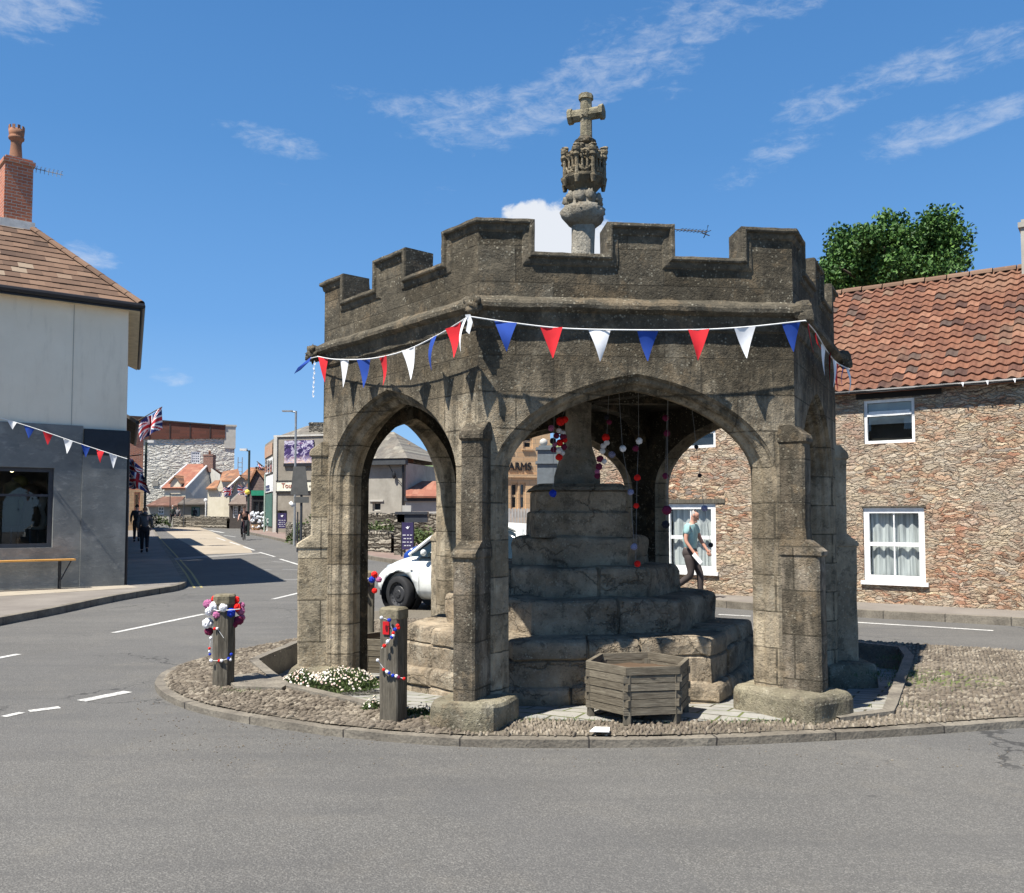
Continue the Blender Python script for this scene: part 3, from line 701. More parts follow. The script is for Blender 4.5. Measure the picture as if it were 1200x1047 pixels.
sheet('road_markings', D, .004, PAINT)
sheet('faint_road_markings', [dash(319, 658.5, 333, 659.2, .12), dash(331, 667.5, 354, 668.2, .1), dash(331, 680, 372, 679, .12), dash(309, 668, 318, 668.3, .1)], .004, mat('nearly worn away paint', col=(.27, .265, .255, 1)))
yl = [gp(*p) for p in [(238, 689), (226, 672), (208, 652), (194, 637.5), (183, 626)]]
aa, bb = strip(yl, 0, .055); sheet('yellow_lines', [[tuple(p) for p in aa]+[tuple(p) for p in bb[::-1]]], .004, YELL)
aa, bb = strip(yl, .16, .215); sheet('yellow_line_outer', [[tuple(p) for p in aa]+[tuple(p) for p in bb[::-1]]], .004, YELL)
sheet('sandy_road_patch', [[gp(*p) for p in [(190, 620), (212, 617.5), (232, 618), (246, 622.5), (267, 632), (292, 642.5), (296, 648), (236, 650), (222, 639), (205, 630)]]], .003, OCHRE)
sheet('painted_sun_strip', [[gp(*p) for p in [(196, 655), (222, 653), (303, 647.8), (306, 649), (222, 655.5), (197, 657.5)]]], .005, mat('pale road with painted sunlight', f_render((.2, .19, .175, 1), (.28, .265, .24, 1))))  # pale strip paints the sunlit road between two building shadows

# far hill
def hill():
    mb = MB(); prof = [(-900, 4), (100, 4), (280, 8), (330, 14), (400, 26), (450, 34), (490, 38.5), (540, 42), (700, 50), (900, 60), (1300, 66), (2400, 50)]
    r1, r2 = [], []
    for px, h in prof:
        x = (px-600)/F*560; r1.append((x, 480, 1)); r2.append((x, 560, h+CAMZ-1.7))
    for i in range(len(prof)-1): mb.quad(r1[i], r1[i+1], r2[i+1], r2[i])
    for i in range(len(prof)-1): mb.quad(r2[i], r2[i+1], (r2[i+1][0], 800, 0), (r2[i][0], 800, 0))
    mb.quad((-1500, 160, .5), (1500, 160, .5), (1500, 490, 1.05), (-1500, 490, 1.05))
    def f(t):
        p = t.pos(); n = t.noise(p, .03, 5, .6); n2 = t.noise(p, .3, 4, .7)
        return dict(col=t.mix(n2.step(.4, .7)*.5, t.ramp(n, [(.4, (.07, .11, .05, 1)), (.6, (.14, .18, .08, 1))]), (.04, .07, .035, 1)))
    struct(mb.build('hill', mat('hillside', f)))
hill()
# ================================================================ market cross shelter
A = Vector((-1.95, 9.23)); B = Vector((-.275, 7.2)); Cc = Vector((2.37, 7.48)); D_ = Vector((3.50, 9.65))
E = A+D_-B; F_ = A+D_-Cc; HEX = [A, B, Cc, D_, E, F_]; CTR = (A+D_)/2
TH = .33; ZW = 3.34; SIL, MER = 3.85, 4.12
hall = thing('market_shelter', (CTR.x, CTR.y, 0), 'six-sided battlemented stone market shelter with open arches around the stepped cross', 'market shelter')
def half(i):
    p, q, r = HEX[i-1], HEX[i], HEX[(i+1) % 6]; return (p-q).angle(r-q)/2
def wall(i):
    p, q = HEX[i], HEX[(i+1) % 6]; L = (q-p).length; u = (q-p)/L; rz = math.atan2(u.y, u.x)
    ta, tb = math.tan(half(i)), math.tan(half((i+1) % 6))
    xl = lambda d: d/ta
    xr = lambda d: L-d/tb
    par = bpy.data.objects.new
    jl, jr = {0: (.27, .43), 1: (.26, .30)}.get(i, (.40, .40))
    SPR, RISE = 2.03, .72
    N = 26
    def arch(off):
        w_ = (L-jl-jr)/2+off; xc = (jl+L-jr)/2; up = [(xc-w_, z) for z in (-.4, .3, .8, 1.3, 1.7)]; cur = []
        for k in range(N+1):
            q_ = math.pi*k/N; uu = -math.cos(q_); a_ = .80
            z = SPR+(RISE+off*.85)*(a_*math.sqrt(max(0, 1-uu*uu))+(1-a_)*(1-abs(uu))); cur.append((xc+w_*uu, z))
        return up+cur+[(xc+w_, z) for z in (1.7, 1.3, .8, .3, -.4)]
    rings = [(0, .135), (.012, .128), (.02, .118), (.035, .112), (.05, .075), (.075, .055), (.11, .05), (.12, .04), (.15, -.0), (.165, -.004), (TH-.12, -.004), (TH-.05, .05), (TH, .06)]
    mb = MB(); R_ = []
    for d, o_ in rings:
        R_.append([Vector((x+.004*noise.noise(Vector((x*5, z*5, i))), d+.003*noise.noise(Vector((x*7, z*7, i+5))), z)) for x, z in arch(o_)])
    n = len(R_[0])
    for a_, b_ in zip(R_[:-1], R_[1:]):
        for k in range(n-1): mb.quad(a_[k], b_[k], b_[k+1], a_[k+1])
    def face(ring, d, flip):
        x0, x1 = xl(d), xr(d); fs = []; M0 = 5
        for k in range(M0): fs.append([(x0, d, ring[k].z), ring[k], ring[k+1], (x0, d, ring[k+1].z)])
        fs.append([(x0, d, ring[M0].z), ring[M0], (ring[M0].x, d, ZW), (x0, d, ZW)])
        for k in range(M0, n-1-M0): fs.append([ring[k], ring[k+1], (ring[k+1].x, d, ZW), (ring[k].x, d, ZW)])
        k = n-1-M0; fs.append([ring[k], (x1, d, ring[k].z), (x1, d, ZW), (ring[k].x, d, ZW)])
        for k in range(n-1-M0, n-1): fs.append([ring[k], ring[k+1], (x1, d, ring[k+1].z), (x1, d, ring[k].z)][::-1] if False else [ring[k+1], (x1, d, ring[k+1].z), (x1, d, ring[k].z), ring[k]])
        for f in fs: mb.quad(*(f if not flip else f[::-1]))
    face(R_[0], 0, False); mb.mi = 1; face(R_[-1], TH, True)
    o = mb.build('wall', [STONE, SHADE_STONE], None)
    def place(o):
        o.parent = hall; o.location = (p.x-CTR.x, p.y-CTR.y, 0); o.rotation_euler = (0, 0, rz)
    place(o)
    # parapet
    mb = MB(); c = 2.65; e = [.46, 1.06, 1.63, 2.2] if i == 1 else [.45, 1.03, 1.60, 2.18]; e = [v*L/2.65 for v in e]; PT = .24; TW = .02
    zb = ZW+.01
    for (x0, x1, zt) in ((None, e[0], MER), (e[0], e[1], SIL), (e[1], e[2], MER), (e[2], e[3], SIL), (e[3], None, MER)):
        m0 = TW; a0 = (lambda d: xl(d)) if x0 is None else (lambda d, v=x0: v+(m0 if zt == SIL and False else 0)); a1 = (lambda d: xr(d)) if x1 is None else (lambda d, v=x1: v)
        s0 = 0 if x0 is None else (TW if zt == MER else -TW); s1 = 0 if x1 is None else (-TW if zt == MER else TW)
        zt -= TW
        for d, fl in ((0.0, 0), (PT, 1)):
            pts = [(a0(d)+s0, d, zb), (a1(d)+s1, d, zb), (a1(d)+s1, d, zt), (a0(d)+s0, d, zt)]; mb.quad(*(pts if not fl else pts[::-1]))
        mb.quad((a0(0)+s0, 0, zt), (a1(0)+s1, 0, zt), (a1(PT)+s1, PT, zt), (a0(PT)+s0, PT, zt))
        if zt > SIL:
            if x0 is not None: mb.quad((x0+s0, 0, zb), (x0+s0, 0, zt), (x0+s0, PT, zt), (x0+s0, PT, zb))
            if x1 is not None: mb.quad((x1+s1, 0, zb), (x1+s1, PT, zb), (x1+s1, PT, zt), (x1+s1, 0, zt))
    o = mb.build('parapet', STONE, None); place(o)
    # moulded coping following the battlements
    mb = MB()
    prof = [(.0, PT+.03), (.0, -.03), (.006, -.045), (.03, -.05), (.042, -.044), (.05, -.022), (.075, -.018), (.092, -.012), (.105, .002)]
    prof = [(.10, PT+.0), (.06, PT+.03)]+prof
    def path(w_, d):
        m, s_ = MER-w_, SIL-w_; P0 = [(xl(d), m), (e[0]-w_, m), (e[0]-w_, s_), (e[1]+w_, s_), (e[1]+w_, m), (e[2]-w_, m), (e[2]-w_, s_), (e[3]+w_, s_), (e[3]+w_, m), (xr(d), m)]
        out = []
        for (xa, za), (xb, zb_) in zip(P0[:-1], P0[1:]):
            K = max(2, int(math.hypot(xb-xa, zb_-za)/.07)) if w_ >= 0 else 2
            K = 8
            out += [(xa+(xb-xa)*j/K, za+(zb_-za)*j/K) for j in range(K)]
        out.append(P0[-1]); return out
    rows = []
    for w_, d in prof:
        rw = []
        for x, z in path(w_, d):
            q = noise.noise_vector(Vector((x*9+i*3, z*9, d*4)))*.006; rw.append((x+q.x*.6, d+q.y, z+q.z))
        rows.append(rw)
    for a_, b_ in zip(rows[:-1], rows[1:]):
        for k in range(len(a_)-1): mb.quad(a_[k], b_[k], b_[k+1], a_[k+1])
    o = mb.build('coping', STONE_P, None); place(o)
    # string course
    mb = MB(); prof = [(3.49, -.0), (3.455, -.055), (3.435, -.088), (3.41, -.10), (3.38, -.095), (3.36, -.065), (3.35, -.04), (3.31, -.034), (3.275, -.026), (3.235, -.02), (3.215, .003)]
    rows = []
    for z, d in prof:
        K = 30; rw = []
        for k in range(K+1):
            x = xl(d)+(xr(d)-xl(d))*k/K; q = noise.noise_vector(Vector((x*6+i*3, z*12, d*9)))*.009; f = 0 if k in (0, K) else 1; rw.append((x, d+q.y*f, z+q.z*f))
        rows.append(rw)
    for a_, b_ in zip(rows[:-1], rows[1:]):
        for k in range(len(a_)-1): mb.quad(a_[k], b_[k], b_[k+1], a_[k+1])
    o = mb.build('string_course', STONE_P, None); place(o)
for i in range(6): wall(i)
def ring_noise(mb, pts_z, amp, sc): pass
for i, p in enumerate(HEX):
    out = (p-CTR).normalized(); rz = math.atan2(out.y, out.x); bis = ((p-HEX[i-1]).normalized()+(p-HEX[(i+1) % 6]).normalized()).normalized(); rz = math.atan2(bis.y, bis.x)
    # buttress profile, x outward
    lo, up_ = (.27, .135)
    if i in (0, 3): lo, up_ = (.23, .11) if i == 0 else (.17, .07)
    if i == 2: lo, up_ = .21, .10
    prof = [(-.2, -.4), (lo, -.4), (lo, 1.36), (lo+.018, 1.375), (lo+.018, 1.405), (lo-.02, 1.435), (up_, 1.50), (up_, 2.29), (up_+.02, 2.31), (up_+.02, 2.34), (up_+.01, 2.37), (0, 2.45), (-.2, 2.45)]
    mb = MB(); hw = .092; n = len(prof); zs = []
    # subdivide for a weathered outline
    pp = []
    for (xa, za), (xb, zb) in zip(prof[:-1], prof[1:]):
        K = max(1, int(math.hypot(xb-xa, zb-za)/.12)); pp += [(xa+(xb-xa)*j/K, za+(zb-za)*j/K) for j in range(K)]
    pp.append(prof[-1]); L_, R2, L2, R3 = [], [], [], []
    for x, z in pp:
        capw = .012 if (1.36 < z < 1.45 or 2.29 < z < 2.39) and x > up_-.01 else 0
        q = noise.noise_vector(Vector((x*6+i*5, 3.1, z*5)))*.012; w_ = hw+capw; ch = .018
        L_.append(Vector((x+q.x-ch*(x > 0), -w_, z))); L2.append(Vector((x+q.x, -w_+ch, z+q.z*.3))); R2.append(Vector((x+q.x, w_-ch, z+q.z*.3))); R3.append(Vector((x+q.x-ch*(x > 0), w_, z)))
    for k in range(len(pp)-1):
        mb.quad(L2[k], R2[k], R2[k+1], L2[k+1]); mb.quad(L_[k], L2[k], L2[k+1], L_[k+1]); mb.quad(R2[k], R3[k], R3[k+1], R2[k+1])
    for side, rv in ((L_, 0), (R3, 1)):
        for k in range(len(pp)-1):
            a_, b_ = side[k], side[k+1]
            if abs(a_.z-b_.z) > 1e-4: f = [(-.2, a_.y, a_.z), tuple(a_), tuple(b_), (-.2, b_.y, b_.z)]; mb.quad(*(f if not rv else f[::-1]))
    o = mb.build('buttress', {1: STONE_B, 0: STONE_L, 2: STONE_B}.get(i, STONE_P)); o.parent = hall; o.location = (p.x-CTR.x, p.y-CTR.y, 0); o.rotation_euler = (0, 0, rz+(R(20) if i == 2 else 0))
    # plinth: a worn slab
    mb = MB(); mb.smooth = False
    wid, dep, ht, cx = (.47, .40, .27, -.02)
    if i == 1: wid, dep, cx = .275, .30, .04
    if i == 2: wid, dep, cx = .30, .42, 0
    if i in (0,): wid, dep, ht = .29, .31, .17
    if i in (3,): wid, dep, ht = .33, .30, .16
    zb = -.4; levels = [(1.0, zb), (1.02, floorz(p.x, p.y)+.03), (1.02, ht-.06), (1.0, ht-.03), (.95, ht-.006), (.84, ht+.004), (.0, ht+.01)]
    rows = []
    for f, z in levels:
        rw = []
        for k in range(36):
            th = 2*math.pi*k/36; c_, s_ = math.cos(th), math.sin(th); e_ = 7.0
            rr = min((abs(c_)**e_+abs(s_)**e_)**(-1/e_), 1.30); q = noise.noise_vector(Vector((c_*1.9+i*7, s_*1.9, z*4)))
            rw.append((cx+dep*rr*c_*f*(1+q.x*.05), wid*rr*s_*f*(1+q.y*.05), z+q.z*.02*f))
        rows.append(rw)
    for a_, b_ in zip(rows[:-1], rows[1:]):
        for k in range(36): mb.quad(a_[k], a_[(k+1) % 36], b_[(k+1) % 36], b_[k])
    o = mb.build('plinth', STONE_PLINTH); o.parent = hall; o.location = (p.x-CTR.x, p.y-CTR.y, 0); o.rotation_euler = (0, 0, rz+R(0))
    if i == 2: q_ = Vector((2.33, 7.55)); o.location = (q_.x-CTR.x, q_.y-CTR.y, 0)
    # carved boss on the string course corner
    mb = MB(); mb.smooth = True
    if i in (1, 0, 4, 5):
        mb.ball((.11, 0, 3.37), .072, 18, 12, .6, (1, .9, 1.15), 7); mb.ball((.16, 0, 3.33), .036, 10, 7, .4); mb.ball((.12, .05, 3.41), .034, 8, 6, .5); mb.ball((.12, -.05, 3.42), .032, 8, 6, .5)
    else:
        mb.smooth = False; mb.ball((.10, 0, 3.41), .095, 6, 5, .12, (1, 1, .9)); mb.ball((.13, 0, 3.35), .07, 8, 6, .4)
    o = mb.build('carved_boss', STONE_P); o.parent = hall; o.location = (p.x-CTR.x, p.y-CTR.y, 0); o.rotation_euler = (0, 0, rz)
# ceiling, roof and ribs
ins = [CTR+(p-CTR)*.9 for p in HEX]
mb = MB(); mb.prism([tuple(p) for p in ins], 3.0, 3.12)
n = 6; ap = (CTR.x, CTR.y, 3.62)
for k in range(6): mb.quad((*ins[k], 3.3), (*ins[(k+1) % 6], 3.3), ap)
mb.build('roof', SHADE_STONE, hall)
mb = MB()
for k, p in enumerate(HEX):
    d = (p-CTR); L = d.length; d = d/L; rz = math.atan2(d.y, d.x); M = Matrix.Translation((CTR.x, CTR.y, 0)) @ Matrix.Rotation(rz, 4, 'Z')
    pts = [(.1, 3.01), (L-.34, 3.01), (L-.34, 2.4)]+[(L-.38-.85*(1-math.cos(t_*math.pi/2)), 2.4+.48*math.sin(t_*math.pi/2)) for t_ in [j/10 for j in range(1, 11)]]+[(.1, 2.88)]
    mb.extrude_xz(pts, -.07, .07, M)
mb.build('vault_ribs', SHADE_STONE, hall)

# ================================================================ stepped cross inside
cross = thing('stepped_cross', (.72, 9.44, 0), 'tall carved stone cross rising through the shelter roof from a flight of worn steps', 'stone cross')
SC = Vector((.72, 9.44))
def step(r, z0, z1, seed, name='step', depth=.3):
    h = z1-z0; dirs = [(p-CTR)/2.65 for p in HEX]; outl = [d*r for d in dirs]; pts = []; rr = random.Random(seed)
    for k in range(6):
        a_, b_ = outl[k], outl[(k+1) % 6]; L = (b_-a_).length; ts = set([0]); m = max(1, round(L/.62)); cuts = [(j+rr.uniform(-.2, .2))/m for j in range(1, m)]
        K = max(3, int(L/.06)); base = [j/K for j in range(K)]
        for t_ in base:
            if all(abs(t_-c)*L > .02 for c in cuts): pts.append((a_.lerp(b_, t_), 0, k*10+sum(t_ > c for c in cuts)))
        for c in cuts:
            for dt, g in ((-.016, 0), (-.005, 1), (.005, 1), (.016, 0)): pts.append((a_.lerp(b_, c+dt/L), g, k*10+sum(c+dt/L > c9 for c9 in cuts)))
    pts.sort(key=lambda q: math.atan2(q[0].y, q[0].x))
    h = z1-z0; zc9 = z1-.17 if h > .5 else z0+h*.5
    prof = [(0, z0), (.004, z0+(zc9-z0)*.5), (.0, zc9-.02)]+([(-.022, zc9-.006), (-.022, zc9+.004), (.002, zc9+.016)] if h > .5 else [])+[(.006, z1-.08), (0, z1-.045), (-.012, z1-.018), (-.04, z1), (-.12, z1+.004), (-.22, z1+.006), (-depth, z1+.01)]
    mb = MB(); rows = []
    for off, z in prof:
        rw = []
        for q, g, bi in pts:
            rb = random.Random(seed*100+bi); bo, bz = rb.uniform(-.022, .018), rb.uniform(-.016, .01); up9 = z > z1-.175 or h < .5; off9 = bo*(1 if up9 else -.7)
            d = q.normalized(); big = noise.noise(Vector((q.x*2.2+seed, q.y*2.2, z*3)))*.03+noise.noise(Vector((q.x*9, q.y*9, z*9+seed)))*.016
            o_ = off+big+off9-(.03*g); v = SC+q+d*o_; dz = noise.noise(Vector((q.x*1.7, q.y*1.7, seed)))*.03+(bz if z > z0+.1 else 0)-(.02*g if z > z0+.1 else 0); rw.append((v.x, v.y, z+(dz if z > z0+.05 else 0)))
        rows.append(rw)
    n = len(pts)
    for a_, b_ in zip(rows[:-1], rows[1:]):
        for k in range(n): mb.quad(a_[k], a_[(k+1) % n], b_[(k+1) % n], b_[k])
    mb.add(rows[-1], [tuple(range(n))])
    return mb.build(name, STONE_STEP, cross)
step(1.78, -.4, .60, 1, depth=.5); step(1.38, .58, .91, 2, depth=.5); step(1.0, .9, 1.19, 3, depth=.4); step(.72, 1.18, 1.48, 4, depth=.3)
step(1.86, -.4, .20, 9, depth=.3)
def sq(name, hx, z0, z1, hx2=None, cx=.68, rot=R(4), m=STONE_STEP, ch=.03, nz=.012):
    hx2 = hx2 or hx; mb = MB(); rows = []
    K = 12
    for f, z in ((hx, z0), (hx*.5+hx2*.5, (z0+z1)/2), (hx2, z1-.02), (hx2-.02, z1), (.02, z1+.002)):
        rw = []
        for sx, sy in ((-1, -1), (1, -1), (1, 1), (-1, 1)):
            nx = {(-1, -1): (1, -1), (1, -1): (1, 1), (1, 1): (-1, 1), (-1, 1): (-1, -1)}[(sx, sy)]
            for j in range(K):
                t_ = j/K; x, y = sx*(1-t_)+nx[0]*t_, sy*(1-t_)+nx[1]*t_; l = max(1, math.hypot(x, y)/1.33); x, y = x*f/l, y*f/l
                q = noise.noise_vector(Vector((x*5, y*5, z*5)))*nz; c_, s_ = math.cos(rot), math.sin(rot)
                rw.append((cx+x*c_-y*s_+q.x, 9.44+x*s_+y*c_+q.y, z+q.z*.4))
        rows.append(rw)
    for a_, b_ in zip(rows[:-1], rows[1:]):
        for k in range(4*K): mb.quad(a_[k], a_[(k+1) % (4*K)], b_[(k+1) % (4*K)], b_[k])
    return mb.build(name, m, cross)
sq('socle', .50, 1.48, 1.74, .485); sq('socle', .455, 1.74, 1.955, .455); sq('socle_cap', .50, 1.95, 2.02, .44, ch=.1)
# shaft (leans slightly) : octagonal with broach stops
LX = (.80-.68)/(6.0-2.0)
def shaftx(z): return .68+LX*(z-2.0)
mb = MB(); rows = []
for hw, ex, z in ((.235, 9, 2.0), (.235, 8, 2.12), (.20, 6, 2.25), (.15, 3, 2.42), (.137, 2.6, 2.6), (.130, 2.6, 3.2), (.127, 2.6, 4.0), (.123, 2.6, 4.6), (.125, 2.6, 4.78)):
    rw = []
    for k in range(16):
        th = 2*math.pi*(k+.5)/16; c_, s_ = math.cos(th), math.sin(th); rr = (abs(c_)**ex+abs(s_)**ex)**(-1/ex); rr = min(rr, 1.32)
        q = noise.noise_vector(Vector((c_*2, s_*2, z*3)))*.006; rw.append((shaftx(z)+hw*rr*c_+q.x, 9.44+hw*rr*s_+q.y, z))
    rows.append(rw)
for a_, b_ in zip(rows[:-1], rows[1:]):
    for k in range(16): mb.quad(a_[k], a_[(k+1) % 16], b_[(k+1) % 16], b_[k])
mb.build('shaft', STONE_PALE, cross)
zc = lambda y: (HZ-y)/F*9.44*.985+1.7   # picture height -> metres at the shaft
zp = lambda y: P(688, y, 9.44).z
mb = MB(); mb.smooth = True; z0, z1 = zp(267), zp(226); H = z1-z0; X = shaftx(z0)
def lath(mb, prof, seg, X, nz, nf=4, amp=.1):
    rows = []
    for r, z in prof:
        rw = []
        for k in range(seg):
            th = 2*math.pi*k/seg; q = noise.noise(Vector((math.cos(th)*nf*.5, math.sin(th)*nf*.5, z*nf*2.2))); rr = r*(1+amp*q); rw.append((X+rr*math.cos(th), 9.44+rr*math.sin(th), z))
        rows.append(rw)
    for a_, b_ in zip(rows[:-1], rows[1:]):
        for k in range(seg): mb.quad(a_[k], a_[(k+1) % seg], b_[(k+1) % seg], b_[k])
    mb.add(rows[-1], [tuple(range(seg))]); mb.add(rows[0], [tuple(range(seg-1, -1, -1))])
lath(mb, [(.125, z0), (.185, z0+.05), (.22, z0+.10), (.225, z0+.16), (.205, z0+.2), (.16, z0+.23), (.175, z0+.28), (.17, z0+.33), (.12, z1)], 28, X, 1, 5, .22)
for k in range(9):
    th = k*2*math.pi/9+.2; mb.ball((X+.165*math.cos(th), 9.44+.165*math.sin(th), z0+.28+.02*(k % 2)), .055, 9, 7, .6, (1, 1, 1.2), 6)
for k in range(7):
    th = k*2*math.pi/7; mb.ball((X+.18*math.cos(th), 9.44+.18*math.sin(th), z0+.17), .05, 8, 6, .8, (1, 1, .9), 6)
mb.build('capital', STONE_PALE, cross)
# lantern head: bowl, canopied niches with pinnacles
mb = MB(); z0, z1 = zp(227), zp(177); X = shaftx(z0)
lath(mb, [(.10, z0-.02), (.13, z0+.02), (.19, z0+.08), (.235, z0+.13), (.24, z0+.16), (.17, z0+.17), (.16, z1-.04), (.10, z1)], 16, X, 1, 5, .08)
for k in range(8):
    th = 2*math.pi*k/8+.35; cx, cy = X+.225*math.cos(th), 9.44+.225*math.sin(th)
    mb.lathe([(.02, z0+.05), (.032, z0+.12), (.022, z0+.14), (.02, z1-.14), (.038, z1-.12), (.03, z1-.09), (.04, z1-.075), (.045, z1-.045), (.03, z1-.03)], 7, (cx, cy), nz=.35)
    mb.ball((cx, cy, z1-.02), .038, 8, 6, .5, (1.1, 1.1, .7), 6)
    for f in (.33, .66):
        t2 = th+2*math.pi/8*f; x2, y2 = X+.205*math.cos(t2), 9.44+.205*math.sin(t2)
        mb.lathe([(.014, z0+.13), (.012, z1-.16), (.022, z1-.13)], 6, (x2, y2)); mb.ball((x2, y2, z1-.11), .034, 7, 6, .8, (1, 1, 1.1), 7); mb.ball((x2, y2, z0+.2), .026, 7, 6, .8, (1, 1, 1.6), 7)
    t2 = th+math.pi/8; pts = [(X+.215*math.cos(th+q*math.pi/4), 9.44+.215*math.sin(th+q*math.pi/4), z1-.14+.07*math.sin(q*math.pi)) for q in (0, .25, .5, .75, 1)]; mb.tube(pts, .014, 5)
    pts = [(X+.215*math.cos(th+q*math.pi/4), 9.44+.215*math.sin(th+q*math.pi/4), z0+.26-.08*math.sin(q*math.pi)) for q in (0, .25, .5, .75, 1)]; mb.tube(pts, .012, 5)
mb.build('lantern_head', m_stone(name='carved brown stone', joints=False, warm=(.27, .225, .15), blk=False, dark=.85), cross)
mb = MB(); z2 = zp(161)
lath(mb, [(.13, z1-.05), (.11, z1+.02), (.085, z1+.05), (.115, z1+.07), (.12, z1+.10), (.09, z1+.12), (.07, z2)], 14, shaftx(z1), 1, 5, .08)
for k in range(6):
    th = k*math.pi/3; mb.ball((shaftx(z1)+.11*math.cos(th), 9.44+.11*math.sin(th), z1-.0), .045, 8, 6, .7, (1, 1, 1), 6)
mb.build('collar', STONE_P, cross)
mb = MB(); zt = zp(112.5); za = zp(134.5); X = shaftx(z2)+.005; M = Matrix.Translation((X, 9.44, 0)) @ Matrix.Rotation(R(-22), 4, 'Z')
def octa(mb, axis, c, h, r, r2=None):
    r2 = r2 or r; vs = []
    for s_, q in ((-1, r), (-.75, r), (.75, r2), (1, r2)):
        for k in range(8):
            t_ = 2*math.pi*(k+.5)/8; a_, b_ = q*math.cos(t_), q*math.sin(t_); v = Vector((a_, b_, c[2]+h*s_)) if axis == 'z' else Vector((c[0]+h*s_, a_, c[2]+b_))
            vs.append(M @ (v+noise.noise_vector(v*9)*.006))
    fs = [(i*8+k, i*8+(k+1) % 8, i*8+8+(k+1) % 8, i*8+8+k) for i in range(3) for k in range(8)]+[tuple(range(7, -1, -1)), tuple(24+k for k in range(8))]
    mb.add(vs, fs)
octa(mb, 'z', (0, 0, (z2+zt)/2), (zt-z2)/2, .066, .062); octa(mb, 'x', (0, 0, za), .19, .066); mb.ball(M @ Vector((0, -.035, za)), .062, 12, 8, .4, (1, .8, 1), 8)
octa(mb, 'z', (0, 0, zt-.02), .025, .080)
for s_ in (-1, 1): octa(mb, 'x', (s_*.175, 0, za), .022, .083)
mb.build('cross_head', m_stone(name='buff cross stone', joints=False, warm=(.36, .32, .215), blk=False), cross)
# ================================================================ buildings
class Plane:     # vertical wall plane with its own frame: x along the wall (left to right as seen), y into the building, z up
    def __init__(s_, p0, p1, z0=None):
        s_.o = Vector(p0[:2]); s_.u = (Vector(p1[:2])-s_.o); s_.L = s_.u.length; s_.u = s_.u/s_.L; s_.v = Vector((-s_.u.y, s_.u.x)); s_.rz = math.atan2(s_.u.y, s_.u.x)
        s_.z0 = G(s_.o.y)+.1 if z0 is None else z0
    def at(s_, px, py, depth=0):      # wall coordinates of a picture point
        d = ray(px, py); o = s_.o+s_.v*depth; den = d.x*s_.v.x+d.y*s_.v.y; t = (o.x*s_.v.x+o.y*s_.v.y)/den; q = Vector((d.x*t, d.y*t)); return (q-s_.o).dot(s_.u), CAMZ+d.z*t-s_.z0
    def rect(s_, x0, y0, x1, y1, depth=0):
        a, _ = s_.at(x0, (y0+y1)/2, depth); b, _ = s_.at(x1, (y0+y1)/2, depth); xm = (x0+x1)/2
        return a, s_.at(xm, y1, depth)[1], b, s_.at(xm, y0, depth)[1]
    def w(s_, x, y, z): q = s_.o+s_.u*x+s_.v*y; return Vector((q.x, q.y, z+s_.z0))
    def root(s_, name, label, cat, group=None): return thing(name, (s_.o.x, s_.o.y, s_.z0), label, cat, group, s_.rz)
def wall_holes(mb, x0, x1, z0, z1, holes, dep=.14, y=0, sub=None):
    xs = sorted(set([x0, x1]+[h[0] for h in holes]+[h[2] for h in holes])); zs = sorted(set([z0, z1]+[h[1] for h in holes]+[h[3] for h in holes]))
    xs = [v for v in xs if x0 <= v <= x1]; zs = [v for v in zs if z0 <= v <= z1]
    for i in range(len(xs)-1):
        for j in range(len(zs)-1):
            cx, cz = (xs[i]+xs[i+1])/2, (zs[j]+zs[j+1])/2
            if any(h[0] < cx < h[2] and h[1] < cz < h[3] for h in holes): continue
            mb.quad((xs[i], y, zs[j]), (xs[i+1], y, zs[j]), (xs[i+1], y, zs[j+1]), (xs[i], y, zs[j+1]))
    for a, b, c, d in holes:
        q = [(a, b), (c, b), (c, d), (a, d)]
        for k in range(4):
            (xa, za), (xb, zb) = q[k], q[(k+1) % 4]; mb.quad((xa, y, za), (xa, y+dep, za), (xb, y+dep, zb), (xb, y, zb))
